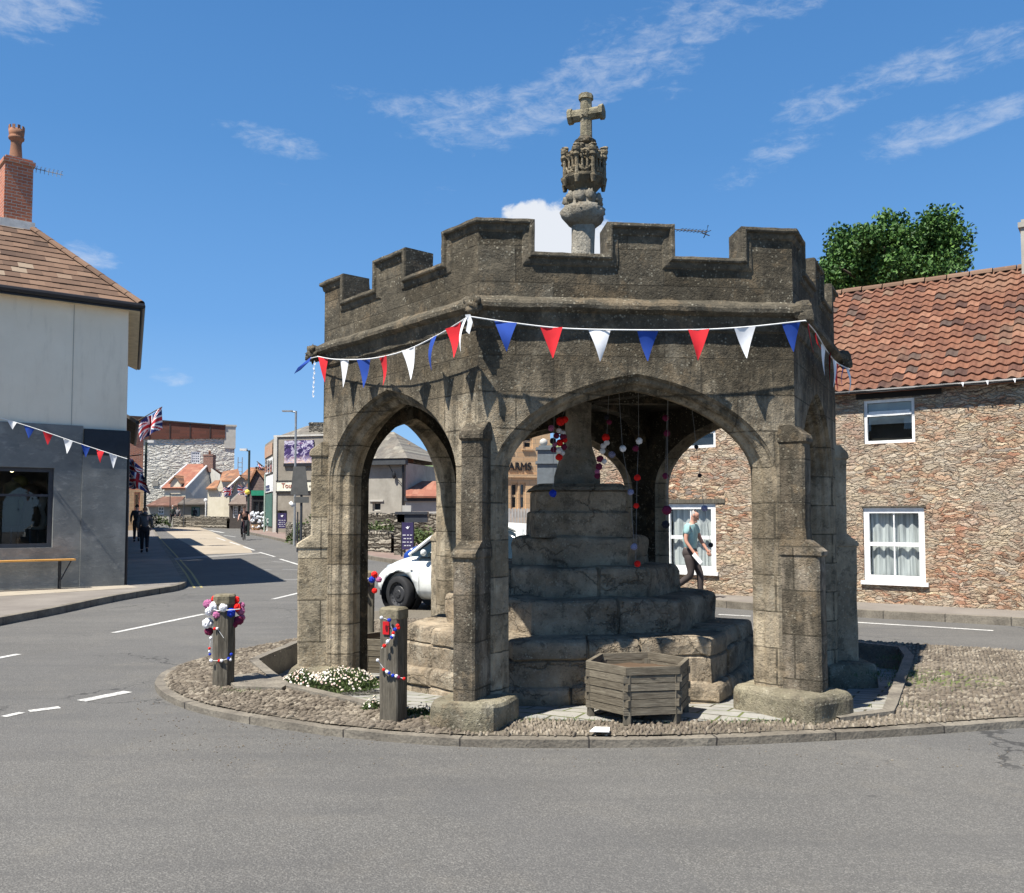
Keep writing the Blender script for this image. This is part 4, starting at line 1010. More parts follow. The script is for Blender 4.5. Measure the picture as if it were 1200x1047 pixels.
def window(par, r, nx=2, nz=2, fw=.055, bw=.022, y=.09, frame=WPAINT, glass=GLASS, curtain=False, name='window', sill=True, midbar=None, sillm=None):
    a, b, c, d = r; mb = MB(); e = .002
    for q in ((a+e, b+e, a+fw, d-e), (c-fw, b+e, c-e, d-e), (a+fw+.001, d-fw, c-fw-.001, d-e), (a+fw+.001, b+e, c-fw-.001, b+fw)): mb.box(q[0], y-.03, q[1], q[2], y+.04, q[3])
    xi0, xi1, zi0, zi1 = a+fw, c-fw, b+fw, d-fw
    for k in range(1, nx):
        x = xi0+(xi1-xi0)*k/nx; mb.box(x-bw/2, y-.008, zi0, x+bw/2, y+.03, zi1)
    for k in range(1, nz):
        z = zi0+(zi1-zi0)*k/nz; t_ = bw*.9 if midbar is None or k != midbar else bw*1.6; mb.box(xi0, y-.012, z-t_, xi1, y+.028, z+t_)
    o = mb.build(name, frame, par, world=False)
    mb = MB(); mb.quad((xi0, y+.018, zi0), (xi1, y+.018, zi0), (xi1, y+.018, zi1), (xi0, y+.018, zi1)); mb.build('pane', glass, o, world=False)
    if sill:
        mb = MB(); mb.box(a-.05, -.06, b-.07, c+.05, y-.03, b-.001); mb.build('sill', sillm or frame, o, world=False)
    if curtain:
        mb = MB(); mb.smooth = True; zt, zb = zi1, zi0+(.0 if curtain is True else curtain); K = int((xi1-xi0)/.02); rr = random.Random(int(a*100)); ph = 0; rw = []
        for k in range(K+1):
            ph += rr.uniform(.3, 1.0); rw.append((xi0+(xi1-xi0)*k/K, y+.10+.022*math.sin(ph)))
        for k in range(K): mb.quad((rw[k][0], rw[k][1], zb), (rw[k+1][0], rw[k+1][1], zb), (rw[k+1][0], rw[k+1][1], zt), (rw[k][0], rw[k][1], zt))
        mb.build('curtain', CURT, o, world=False)
    return o
def body(par, W, Dp, H, holes, m, gable=None, ridge=None, z0=-.6, name='wall', dep=.14):
    mb = MB(); wall_holes(mb, 0, W, z0, H, holes, dep)
    mb.quad((W, 0, z0), (W, Dp, z0), (W, Dp, H), (W, 0, H)); mb.quad((0, Dp, z0), (0, 0, z0), (0, 0, H), (0, Dp, H)); mb.quad((W, Dp, z0), (0, Dp, z0), (0, Dp, H), (W, Dp, H))
    if gable == 'x': mb.quad((0, 0, H), (0, Dp/2, ridge), (0, Dp, H)); mb.quad((W, 0, H), (W, Dp, H), (W, Dp/2, ridge))
    if gable == 'y': mb.quad((0, 0, H), (W, 0, H), (W/2, 0, ridge)); mb.quad((0, Dp, H), (W/2, Dp, ridge), (W, Dp, H))
    if gable is None: mb.quad((0, 0, H), (W, 0, H), (W, Dp, H), (0, Dp, H))
    return mb.build(name, m, par, world=False)
def slab(mb, q, th=.1):       # sloping roof slab from 4 upper corners
    q = [Vector(p) for p in q]; n = (q[1]-q[0]).cross(q[2]-q[0]).normalized()
    if n.z < 0: q = q[::-1]; n = -n
    lo = [p-n*th for p in q]; k = len(q); mb.add(lo+q, [tuple(range(k-1, -1, -1)), tuple(range(k, 2*k))]+[(i, (i+1) % k, k+(i+1) % k, k+i) for i in range(k)])
def roof(par, W, Dp, H, ridge, m, kind='x', ov=.25, th=.1, rx=None):
    mb = MB()
    if kind == 'x':
        sl_ = (ridge-H)/(Dp/2); e = H-sl_*ov
        slab(mb, [(-ov*.4, -ov, e+th), (W+ov*.4, -ov, e+th), (W+ov*.4, Dp/2, ridge+th), (-ov*.4, Dp/2, ridge+th)], th); slab(mb, [(-ov*.4, Dp/2+.002, ridge+th), (W+ov*.4, Dp/2+.002, ridge+th), (W+ov*.4, Dp+ov, e+th), (-ov*.4, Dp+ov, e+th)], th)
    elif kind == 'y':
        sl_ = (ridge-H)/(W/2); e = H-sl_*ov
        slab(mb, [(-ov, -ov*.5, e+th), (W/2, -ov*.5, ridge+th), (W/2, Dp+ov, ridge+th), (-ov, Dp+ov, e+th)], th); slab(mb, [(W/2+.002, -ov*.5, ridge+th), (W+ov, -ov*.5, e+th), (W+ov, Dp+ov, e+th), (W/2+.002, Dp+ov, ridge+th)], th)
    elif kind == 'hip':
        h = rx if rx else Dp/2; a_ = (-ov, -ov, H); b_ = (W+ov, -ov, H); c_ = (W+ov, Dp+ov, H); d_ = (-ov, Dp+ov, H); r0 = (h, Dp/2, ridge); r1 = (W-h, Dp/2, ridge)
        mb.add([a_, b_, c_, d_, r0, r1], [(0, 1, 5, 4), (1, 2, 5), (2, 3, 4, 5), (3, 0, 4), (3, 2, 1, 0)])
    o = mb.build('roof', m, par, world=False); return o
def chimney(par, x, y, z0, z1, w_=.6, d_=.5, m=BRICK, pots=1, parent_local=True, name='chimney', rot=0, potc=(.42, .24, .14, 1)):
    mb = MB(); M = Matrix.Translation((x, y, 0)) @ Matrix.Rotation(rot, 4, 'Z'); mb.box(-w_/2, -d_/2, z0, w_/2, d_/2, z1-.16, M); mb.box(-w_/2-.04, -d_/2-.04, z1-.159, w_/2+.04, d_/2+.04, z1-.06, M); mb.box(-w_/2+.01, -d_/2+.01, z1-.059, w_/2-.01, d_/2-.01, z1, M)
    o = mb.build(name, m, par, world=False); pm = mat('terracotta pot', col=potc)
    for k in range(pots):
        px_ = (k-(pots-1)/2)*w_*.45; p0 = M @ Vector((px_, 0, 0)); mb = MB(); mb.smooth = True; mb.lathe([(.12, z1), (.11, z1+.3), (.14, z1+.33), (.14, z1+.4), (.09, z1+.4), (.08, z1+.3)], 12, (p0.x, p0.y)); mb.build('chimney_pot', pm, o, world=False)
    return o
def interp(a, b, t_): return a*(1-t_)+b*t_

def tiles(par, P00, P10, P01, P11, tw, th_, amp, m, name='roof', kind='pan', jit=.006, seed=1, clip=None, step_=.03):
    """tiled slope: P00 eave-left, P10 eave-right, P01 ridge-left, P11 ridge-right, in the parent's frame"""
    P00, P10, P01, P11 = map(Vector, (P00, P10, P01, P11)); U = (P10-P00).normalized(); S = (P01-P00).normalized(); N = U.cross(S).normalized()
    if N.z < 0: N = -N
    W = (P10-P00).length; H = (P01-P00).length; nc = int(round(W/tw)); nr = int(round(H/th_)); mb = MB(); mb.use = True; r = random.Random(seed); Wt = W/nc; Ht = H/nr
    ns = 6 if kind == 'pan' else 1
    for j in range(nr):
        for i in range(nc):
            mb.cur = min(1, max(0, r.gauss(.5, .25))) if r.random() > .035 else r.choice([.93, .97, 1.0]); off = 0 if kind == 'pan' or j % 2 == 0 else .5; dz = r.uniform(-jit, jit); ds = r.uniform(-jit, jit)*1.5; tilt = r.uniform(-jit, jit)
            if clip and not clip((i+.5)*Wt, (j+.5)*Ht): continue
            top, bot = [], []
            for k in range(ns+1):
                f = k/ns; x = (i+off+f)*Wt-(0 if kind == 'pan' else .0); x = min(x, W)
                h = amp*math.sin(2*math.pi*(f-.1))*(1 if math.sin(2*math.pi*(f-.1)) > 0 else .55) if kind == 'pan' else 0
                bot.append(P00+U*x+S*(j*Ht-.03+ds)+N*(h+step_+dz+tilt*f)); top.append(P00+U*x+S*((j+1)*Ht)+N*(h*.9+dz*.3))
            lo = [b-N*step_ for b in bot]
            for k in range(ns):
                mb.quad(bot[k], bot[k+1], top[k+1], top[k]); mb.quad(lo[k], lo[k+1], bot[k+1], bot[k])
            if kind != 'pan':
                mb.quad(bot[0], top[0], lo[0]); mb.quad(bot[-1], lo[-1], top[-1])
    return mb.build(name, m, par, world=False, clean=False)

# ---- stone cottage on the right
ca, cb = GP(843, 697, .12), GP(1200, 716, .12)
cu = Vector((cb.x-ca.x, cb.y-ca.y)).normalized(); c0 = Vector((ca.x, ca.y))-cu*3.4
cp = Plane(c0, Vector((ca.x, ca.y)), .1); CW = 12.8
cot = cp.root('stone_cottage', 'long pink and buff rubble stone cottage under an orange pantile roof', 'cottage')
xa, EH = cp.at(1100, 450.5); H_ = EH
RD = 2.6; _, RH = cp.at(1100, 327, RD)
wins = {k: cp.rect(*v) for k, v in dict(w1=(1012, 467.5, 1072, 519.5), w2=(1012, 595, 1084, 681.5), w3=(779, 590.5, 839, 669.5), w4=(806, 505, 838.5, 525)).items()}
mb = MB(); wall_holes(mb, 0, CW, -.3, H_, list(wins.values()), .16)
for x, q in ((CW, 1), (0, 0)):
    pts = [(x, 0, -.3), (x, 2*RD, -.3), (x, 2*RD, H_), (x, RD, RH-.1), (x, 0, H_)]; mb.quad(*(pts if q else pts[::-1]))
mb.quad((CW, 2*RD, -.3), (0, 2*RD, -.3), (0, 2*RD, H_), (CW, 2*RD, H_)); mb.build('wall', RUBBLE, cot, world=False)
window(cot, wins['w1'], 1, 1, y=.07, sill=False, glass=CGLASS); a_, b_, c_, d_ = wins['w1']
mb = MB(); zt = b_+(d_-b_)*.66; mb.box(a_+.056, .02, zt-.03, c_-.056, .09, zt+.03); mb.box(a_+.09, .025, zt+.031, c_-.09, .06, zt+.06); mb.build('open_casement', WPAINT, cot, world=False)
mb = MB(); mb.quad((a_+.06, .105, zt+.03), (c_-.06, .105, zt+.03), (c_-.06, .105, d_-.06), (a_+.06, .105, d_-.06)); mb.box(a_+.07, .10, zt-.17, c_-.07, .115, zt-.03); mb.build('blind', mat('pale blind', col=(.42, .42, .40, 1)), cot, world=False)
window(cot, wins['w2'], 2, 2, curtain=True, fw=.10, midbar=1, y=.06, glass=CGLASS, sillm=WPAINT)
window(cot, wins['w3'], 2, 2, curtain=True, fw=.11, midbar=1, y=.06, glass=CGLASS); window(cot, wins['w4'], 1, 1, y=.06, sill=False)
for nm in ('w1', 'w2', 'w3'):
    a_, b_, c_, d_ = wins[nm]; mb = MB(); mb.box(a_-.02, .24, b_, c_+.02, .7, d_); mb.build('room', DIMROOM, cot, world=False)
    if nm == 'w1': continue
    mb = MB(); mb.box(a_-.35 if nm == 'w3' else a_-.02, -.02, d_+.01, c_+.2 if nm == 'w3' else c_+.03, .1, d_+(.09 if nm == 'w3' else .03)); mb.build('lintel', WOODV, cot, world=False)
a_, b_, c_, d_ = wins['w1']; mb = MB(); mb.box(a_-.12, -.015, d_+.02, c_+.45, .1, d_+.2); mb.build('lintel', mat('black timber lintel', col=(.02, .018, .016, 1)), cot, world=False)
ov = .16; eh = H_+.05; sl_ = (RH-eh)/RD
rf = tiles(cot, (-.1, -ov, eh-ov*sl_*.4), (CW+.1, -ov, eh-ov*sl_*.4), (-.1, RD, RH), (CW+.1, RD, RH), .205, .212, .034, PANTILE, seed=5, step_=.034)
mb = MB(); slab(mb, [(-.1, -ov+.06, eh-ov*sl_*.4-.03), (CW+.1, -ov+.06, eh-ov*sl_*.4-.03), (CW+.1, RD, RH-.035), (-.1, RD, RH-.035)], .05); slab(mb, [(-.1, RD+.01, RH-.03), (CW+.1, RD+.01, RH-.03), (CW+.1, 2*RD+.1, eh), (-.1, 2*RD+.1, eh)], .08); mb.build('roof_underlay', REDTILE, cot, world=False)
mb = MB(); mb.use = True; rr = random.Random(4); x = -.1
while x < CW+.1:
    mb.cur = rr.random()*.9; pts = []
    for q in range(7):
        th = math.pi*q/6; pts.append((RD+.13*math.cos(th), RH-.045+.11*math.sin(th)))
    dz = rr.uniform(-.008, .008)
    for k in range(6): mb.quad((x+.01, pts[k][0], pts[k][1]+dz), (x+.01, pts[k+1][0], pts[k+1][1]+dz), (x+.40, pts[k+1][0], pts[k+1][1]+dz), (x+.40, pts[k][0], pts[k][1]+dz))
    x += .41
mb.build('ridge_tiles', BTILE, cot, world=False)
mb = MB(); mb.tube([(-.1, -ov-.02, eh-.10), (CW+.1, -ov-.02, eh-.10)], .035, 8); mb.build('gutter', BLACK, cot, world=False)
xr_, zr_ = cp.at(1222, 316, RD); o_ = chimney(cot, xr_+.05, RD, RH-.5, cp.at(1200, 262, RD)[1], .75, .6, GREYWALL, 1)
rr = random.Random(8); bun = thing('eaves_bunting', tuple(cp.w(6, -.25, H_-.15)), 'short row of tiny white flags along the cottage eaves', 'bunting')
mb = MB(); pts = [cp.w(x_, -ov-.06, H_-.02-.07*math.sin(x_*2.1)**2) for x_ in [5+k*.4 for k in range(18)]]; mb.tube(pts, .003, 4); mb.build('cord', mat('dark cord', col=(.08, .08, .08, 1)), bun)
for px_ in (1128, 1157, 1189):
    x_, z_ = cp.at(px_, 452, -.22); mb = MB(); q = [cp.w(x_-.022, -ov-.06, H_-.03), cp.w(x_+.022, -ov-.06, H_-.03), cp.w(x_+.01, -ov-.07, H_-.11)]; mb.quad(*q); mb.build('flag', WFLAG, bun)
# aerial on a mast behind the roof
xm, zm = cp.at(790, 268, RD+.3)
an = thing('roof_aerial', tuple(cp.w(xm, RD+.3, RH-.1)), 'thin television aerial showing between two battlements of the shelter', 'aerial')
mb = MB(); mb.tube([cp.w(xm, RD+.3, RH-.2), cp.w(xm, RD+.3, zm+.1)], .02, 6); mb.build('mast', GALV, an)
mb = MB(); q0, q1 = cp.w(*((cp.at(792, 269, RD+.3)[0]), RD+.3, cp.at(792, 269, RD+.3)[1])), None
x0_, z0_ = cp.at(791, 269, RD+.3); x1_, z1_ = cp.at(829, 272, RD+.3); mb.tube([cp.w(x0_, RD+.3, z0_), cp.w(x1_, RD+.3, z1_)], .012, 5)
for k in range(9):
    f = .15+.85*k/8; x_, z_ = interp(x0_, x1_, f), interp(z0_, z1_, f); l = .07; mb.tube([cp.w(x_-.03, RD+.15, z_-l), cp.w(x_+.03, RD+.45, z_+l)], .008, 4)
mb.tube([cp.w(x1_-.1, RD+.3, z1_-.13), cp.w(x1_-.02, RD+.3, z1_), cp.w(x1_+.02, RD+.3, z1_+.16)], .012, 4); mb.tube([cp.w(x1_-.14, RD+.3, z1_), cp.w(x1_+.05, RD+.3, z1_-.1)], .012, 4)
mb.build('boom', BLACK, an)

# ---- white rendered corner shop on the left (world frame; plan is a skewed corner)
K = wallK; Lf = K+uF*9.5; nSd = Vector((uS.y, -uS.x)); Ms = K+uS*8.3; Nn = Lf+uS*8.3
shop = thing('corner_shop', (K.x, K.y, .12), 'white rendered corner shop with a grey shopfront and a hipped brown tiled roof', 'shop')
sp = Plane(Lf, K, .12)   # front plane, x from far left to corner
zE = sp.at(150, 362)[1]+.1
shop.rotation_euler = (0, 0, sp.rz); shop.location = (Lf.x, Lf.y, .12)
Wf = sp.L; loc2 = lambda p: ((Vector(p)-sp.o).dot(sp.u), (Vector(p)-sp.o).dot(sp.v))
zS, zS2 = sp.at(60, 497.5)[1], sp.at(120, 504)[1]
shopw = sp.rect(-70, 547, 62, 643)
xj = sp.at(97, 500)[0]
mb = MB(); mb.quad((0, 0, zS2-.3), (Wf, 0, zS2-.3), (Wf, 0, zE), (0, 0, zE))
m2, n2_ = loc2(Ms), loc2(Nn)
mb.quad((Wf, 0, -.3), (*m2, -.3), (*m2, zE), (Wf, 0, zE)); mb.quad((*m2, -.3), (*n2_, -.3), (*n2_, zE), (*m2, zE)); mb.quad((*n2_, -.3), (0, 0, -.3), (0, 0, zE), (*n2_, zE)); mb.build('upper_wall', WHITE_R, shop, world=False)
mb = MB(); wall_holes(mb, 0, xj, -.3, zS, [shopw], .22, -.05); mb.quad((0, -.05, zS), (xj, -.05, zS), (xj, 0, zS), (0, 0, zS)); mb.quad((xj, -.05, -.3), (xj, .0, -.3), (xj, .0, zS), (xj, -.05, zS)); mb.build('shopfront_wall', GREY_R, shop, world=False)
xs0, zf0, xs1, zf1 = sp.rect(98, 534, 146, 503); zf0, zf1 = min(zf0, zf1), max(zf0, zf1)
mb = MB(); mb.box(xj+.001, -.075, -.3, Wf+.02, -.0, zf0-.002); mb.build('corner_pier', GREY_R, shop, world=False)
mb = MB(); mb.box(xj+.02, -.10, zf0, Wf+.04, -.0, zS2); mb.build('fascia', NAVY, shop, world=False)
# shop window with a frame, clear glass and a dim room with things on show
a_, b_, c_, d_ = shopw; wo = MB(); fw = .09
for q in ((a_, b_, a_+fw, d_), (c_-fw, b_, c_, d_), (a_+fw, b_, c_-fw, b_+fw), (a_+fw, d_-fw, c_-fw, d_)): wo.box(q[0]+.001, .03, q[1]+.001, q[2]-.001, .13, q[3]-.001)
wo.box(a_+fw, .05, d_-.62, c_-fw, .11, d_-.57); wo = wo.build('shop_window', DARKGREY, shop, world=False)
mb = MB(); mb.quad((a_+fw, .08, b_+fw), (c_-fw, .08, b_+fw), (c_-fw, .08, d_-fw), (a_+fw, .08, d_-fw)); mb.build('pane', CGLASS, wo, world=False)
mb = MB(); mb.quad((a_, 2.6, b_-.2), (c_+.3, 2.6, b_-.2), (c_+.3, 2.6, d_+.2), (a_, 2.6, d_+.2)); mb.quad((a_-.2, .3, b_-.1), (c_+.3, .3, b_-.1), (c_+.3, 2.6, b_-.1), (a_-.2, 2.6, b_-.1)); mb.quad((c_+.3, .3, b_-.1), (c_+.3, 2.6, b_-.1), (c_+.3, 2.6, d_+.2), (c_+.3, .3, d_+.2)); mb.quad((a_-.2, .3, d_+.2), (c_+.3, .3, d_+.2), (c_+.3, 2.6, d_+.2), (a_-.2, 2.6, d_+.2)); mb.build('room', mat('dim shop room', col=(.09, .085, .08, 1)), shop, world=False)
# hip roof
ovh = .27; uSl = Vector((m2[0]-Wf, m2[1])).normalized(); bis = (Vector((-1, 0))+uSl).normalized()
hs_ = math.sin(Vector((-1, 0)).angle(bis)); kE = Vector((Wf, 0))-bis*(ovh/hs_); rdx = 2.88; R1 = Vector((Wf, 0))+bis*rdx
def zat(px, py, pt): w_ = sp.o+sp.u*pt.x+sp.v*pt.y; d = ray(px, py); return CAMZ+d.z*(w_.y/d.y)-sp.z0
zR = zat(25, 265, R1); zEv = zat(165, 357, kE)
zE = zEv
E_L = Vector((kE.x-9.9, kE.y)); R_L = Vector((R1.x-7, R1.y)); E_M = kE+uSl*9.3; R_M = R1+uSl*4.5
hipx = (kE.x-R1.x); slopeH = math.hypot(R1.y-kE.y, zR-zEv)
def clipf(u_, v_): return u_ < (kE.x-E_L.x) - hipx*v_/slopeH+.05
tiles(shop, (E_L.x, E_L.y, zEv), (kE.x, kE.y, zEv), (E_L.x, R1.y, zR), (kE.x, R1.y, zR), .30, .26, 0, BTILE, kind='flat', seed=9, clip=clipf, jit=.005, step_=.022)
mb = MB(); mb.quad((kE.x, kE.y, zEv-.0), (*E_M, zEv), (*R_M, zR-.02), (*R1, zR-.02)); mb.quad((E_L.x, E_L.y, zEv-.02), (kE.x, kE.y, zEv-.02), (R1.x, R1.y, zR-.03), (R_L.x, R_L.y, zR-.03)); mb.quad((*R1, zR-.02), (*R_M, zR-.02), (R_L.x, R_L.y+3, zR-1.6), (R_L.x, R_L.y, zR-.03)); mb.quad((*E_M, zEv), (R_L.x, E_M.y, zEv), (R_L.x, R_L.y+3, zR-1.6), (*R_M, zR-.02)); mb.build('roof_slope', BRNTILE, shop, world=False)
mb = MB(); mb.use = True; rr = random.Random(2); a3, b3 = Vector((*kE, zEv+.03)), Vector((*R1, zR+.03)); dn = (b3-a3).normalized(); n_ = int((b3-a3).length/.4)
for k in range(n_):
    mb.cur = rr.uniform(.3, .9); p, q = a3.lerp(b3, k/n_), a3.lerp(b3, (k+.97)/n_); sd_ = dn.cross(Vector((0, 0, 1))).normalized(); up = sd_.cross(dn)
    if up.z < 0: up = -up
    for j in range(6):
        t0, t1 = math.pi*j/6, math.pi*(j+1)/6; c0_, c1_ = sd_*.12*math.cos(t0)+up*(.09*math.sin(t0)-.03), sd_*.12*math.cos(t1)+up*(.09*math.sin(t1)-.03); mb.quad(p+c0_, q+c0_*.93, q+c1_*.93, p+c1_)
mb.build('hip_tiles', BTILE, shop, world=False)
mb = MB(); g_ = [(E_L.x, E_L.y-.05, zEv-.05), (kE.x+.02, kE.y-.05, zEv-.05), (E_M.x+.05, E_M.y, zEv-.05)]; mb.tube(g_, .065, 8); mb.box(E_L.x, kE.y+.0, zEv-.16, kE.x-.02, kE.y+.03, zEv-.03); mb.build('gutter', BLACK, shop, world=False)
mb = MB(); mb.quad((E_L.x, kE.y+.03, zEv-.13), (E_L.x, .0, zEv-.13), (Wf, .0, zEv-.13), (kE.x-.02, kE.y+.03, zEv-.13)); mb.quad((kE.x-.02, kE.y+.03, zEv-.13), (Wf, 0, zEv-.13), (*m2, zEv-.13), (E_M.x, E_M.y, zEv-.13)); mb.build('soffit', mat('cream soffit', col=(.5, .45, .33, 1)), shop, world=False)
xd, _ = sp.at(149, 560); mb = MB(); mb.tube([(Wf+.07, .05, 0), (Wf+.07, .05, zS2)], .04, 8); mb.build('downpipe', BLACK, shop, world=False)
xc_, _ = sp.at(86, 400); mb = MB(); mb.tube([(xc_, -.01, zS), (xc_, -.01, zEv-.15)], .005, 5); mb.build('cable', mat('grey cable', col=(.3, .3, .28, 1)), shop, world=False)
# chimney
wc = R1+Vector((-.25, .15)); zC0, zC1 = zR-.6, zat(16, 189, wc)
pc = MB(); hwx, hwy = .34, .30
wl = lambda x_, y_: x_
co = chimney(shop, wc.x, wc.y, zR-.9, zC1, .60, .60, BRICK, 0, rot=R(4)); zt = zC1
mb = MB(); mb.smooth = True; zp0, zp1 = zC1, zat(10, 149, wc); h = zp1-zp0; cxx, cyy = wc.x-.02, wc.y
mb.lathe([(.16, zp0-.02), (.14, zp0+h*.1), (.115, zp0+h*.5), (.13, zp0+h*.58), (.17, zp0+h*.62), (.175, zp0+h*.68), (.15, zp0+h*.70), (.165, zp0+h*.74), (.175, zp0+h*.9), (.12, zp0+h*.9), (.1, zp0+h*.6)], 14, (cxx, cyy)); mb.smooth = False
for k in range(9): th = 2*math.pi*k/9; mb.box(-.03, -.012, zp0+h*.88, .03, .012, zp0+h, Matrix.Translation((cxx+.16*math.cos(th), cyy+.16*math.sin(th), 0)) @ Matrix.Rotation(th+math.pi/2, 4, 'Z'))
mb.build('crown_pot', mat('terracotta crown pot', f_render((.38, .17, .09, 1), (.16, .09, .06, 1), 3, .2)), co, world=False)
mb = MB(); mb.box(wc.x-.36, wc.y-.36, zR-.18, wc.x+.38, wc.y+.36, zR+.04, None); mb.build('mortar_flashing', mat('pale mortar', col=(.6, .58, .53, 1)), shop, world=False)
mb = MB(); zA = zat(40, 193, wc); mb.tube([(wc.x+.33, wc.y, zA-.4), (wc.x+.33, wc.y, zA+.02)], .012, 5); mb.tube([(wc.x+.3, wc.y, zA), (wc.x+1.0, wc.y-.1, zA-.06)], .010, 5)
for k in range(7): x_ = wc.x+.42+.09*k; mb.tube([(x_, wc.y-.05, zA-.05), (x_, wc.y-.2, zA+.0), (x_, wc.y-.05, zA+.04)], .006, 4); mb.tube([(x_, wc.y, zA-.10), (x_, wc.y, zA+.04)], .006, 4)
mb.build('aerial', GALV, shop, world=False)
# things on show inside the shop window
disp = []
for k, (px_, dy, hh, colr) in enumerate([(14, 1.0, 1.6, (.02, .03, .02, 1)), (22, 1.3, 1.75, (.08, .09, .03, 1)), (36, 1.1, 1.55, (.03, .025, .02, 1)), (45, 1.5, 1.35, (.45, .45, .42, 1))]):
    x_, _ = sp.at(px_, 600, dy); w0 = sp.w(x_, dy, b_-.1); tname = 'dress_stand'
    t_ = thing(tname, tuple(w0), ['dark green clothes on a stand deep inside the shop window, leftmost', 'olive patterned clothes on a stand inside the shop window, second from left', 'brown clothes on a stand inside the shop window, third from left', 'white garment on a stand nearest the right edge of the shop window'][k], 'clothes stand', 'clothes stands in the shop window')
    mb = MB(); mb.tube([w0, w0+Vector((0, 0, hh))], .02, 6); mb.build('pole', DARKGREY, t_)
    mb = MB(); mb.smooth = True; q = []; 
    mb.lathe([(.16, w0.z+hh*.35), (.19, w0.z+hh*.5), (.13, w0.z+hh*.68), (.18, w0.z+hh*.85), (.16, w0.z+hh*.93), (.04, w0.z+hh*.97)], 12, (w0.x, w0.y), nz=.3); mb.build('garment', mat('cloth %d' % k, col=colr), t_)
x_, z_ = sp.at(14, 551, .6); lp = thing('shop_lamp', tuple(sp.w(x_, .6, d_-.02)), 'small warm lit lamp hanging inside the shop window', 'lamp')
mb = MB(); mb.tube([sp.w(x_, .6, d_+.2), sp.w(x_, .6, z_+.03)], .006, 5); mb.build('flex', BLACK, lp)
mb = MB(); mb.ball(sp.w(x_, .6, z_), .05, 10, 7); mb.build('bulb', mat('lit bulb', rough=.5, emit=((1, .8, .45, 1), 4.0)), lp)
# bench
bx0, bz = sp.at(-60, 657, -.42); bx1, _ = sp.at(89, 657, -.42); bz2 = sp.at(40, 656.5, -.42)[1]
bn = thing('plank_bench', tuple(sp.w((bx0+bx1)/2, -.3, 0)), 'orange varnished plank bench on black folding legs against the grey shopfront', 'bench')
mb = MB()
for k in range(8):
    ps = [sp.w(x_, y_, z_) for z_ in (bz2-.035, bz2) for x_, y_ in ((bx0, -.42), (bx1, -.42), (bx1, -.16), (bx0, -.16))]
mb.add(ps, [(3, 2, 1, 0), (4, 5, 6, 7), (0, 1, 5, 4), (1, 2, 6, 5), (2, 3, 7, 6), (3, 0, 4, 7)]); mb.build('seat', mat('orange varnished pine', f_render((.55, .26, .06, 1), (.68, .36, .10, 1), 6, .05), rough=.5), bn)
for x_ in (sp.at(71, 670, -.4)[0], sp.at(-40, 670, -.4)[0]):
    mb = MB(); mb.tube([sp.w(x_, -.38, 0), sp.w(x_, -.38, bz2-.03)], .015, 6); mb.tube([sp.w(x_, -.20, 0), sp.w(x_, -.20, bz2-.03)], .015, 6); mb.tube([sp.w(x_, -.38, .02), sp.w(x_, -.2, .02)], .012, 6); mb.tube([sp.w(x_, -.38, .18), sp.w(x_+.22, -.3, bz2-.04)], .012, 6); mb.tube([sp.w(x_, -.38, .3), sp.w(x_, -.2, .15)], .010, 6); mb.build('leg', BLACK, bn)
# ================================================================ street beyond
def simple(name, label, cat, pA, pB, depth, eave_py, mwall, wins=(), roofk=None, ridge_py=None, mroof=None, z0=None, group=None, eave_px=None, ov=.25, frame=WPAINT, rx=None, rdepth=None):
    pl = Plane(pA, pB, z0); t_ = pl.root(name, label, cat, group); xm = eave_px if eave_px else None
    mid = pl.w(pl.L/2, 0, 0); pxm = 600+F*mid.x/mid.y*.99 if xm is None else xm; H = pl.at(pxm, eave_py)[1]; W = pl.L
    hs = [pl.rect(*w_[:4]) for w_ in wins]
    rz_ = None
    if ridge_py is not None:
        rd = {'x': depth/2, 'hip': depth/2, 'y': 0}[roofk]; rz_ = pl.at(pxm, ridge_py, rd)[1]
    body(t_, W, depth, H, hs, mwall, {'x': 'x', 'y': 'y', 'hip': None, None: None}[roofk], rz_)
    for h_, w_ in zip(hs, wins):
        kw = w_[4] if len(w_) > 4 else {}; kw = dict(dict(fw=.08, bw=.04, nx=2, nz=2, frame=frame, sill=False), **kw); window(t_, h_, **kw)
    if roofk: roof(t_, W, depth, H, rz_, mroof, roofk, ov, rx=rx)
    return t_, pl, H, rz_
def PX(px, Y): p = P(px, 604, Y); return Vector((p.x, Y))
# second building of the left row (narrow slit of dark flank) and the brick one beyond
u2 = Vector((-.395, .919))
def row_box(name, label, cat, s0, s1, inset, H, m, depth=8, gr=None):
    a_ = K+u2*s0+nSd*inset; b_ = K+u2*s1+nSd*inset; pl = Plane(a_, b_, G(a_.y)+.1); t_ = pl.root(name, label, cat, gr)   # frame: x along street, y to the left
    return t_, pl
def row_house(name, label, s0, s1, inset, eave, ridge, m, mr, wins=(), depth=7.0, dx=0):
    t_, pl = row_box(name, label, 'house', s0, s1, inset, eave, m)
    body(t_, pl.L, depth, eave, [], m, 'x', ridge); roof(t_, pl.L, depth, eave, ridge, mr, 'x', .3)
    for (xa, za, xb, zb) in wins: window(t_, (xa, za, xb, zb), 2, 2, y=-.02, sill=True, fw=.07)
    return t_, pl
t_, pl = row_house('terraced_house', 'dark sided house squeezed behind the white corner shop', 9.3, 19, .0, 4.6, 6.6, GREYWALL, DKTILE, wins=[(1, .9, 2.2, 2.2), (4, .9, 5.2, 2.2), (1, 3.1, 2, 4.1), (4, 3.1, 5, 4.1)])
mb = MB(); mb.tube([(-.1, -.32, 4.45), (pl.L+.1, -.32, 4.45)], .06, 6); mb.build('gutter', BLACK, t_, world=False)
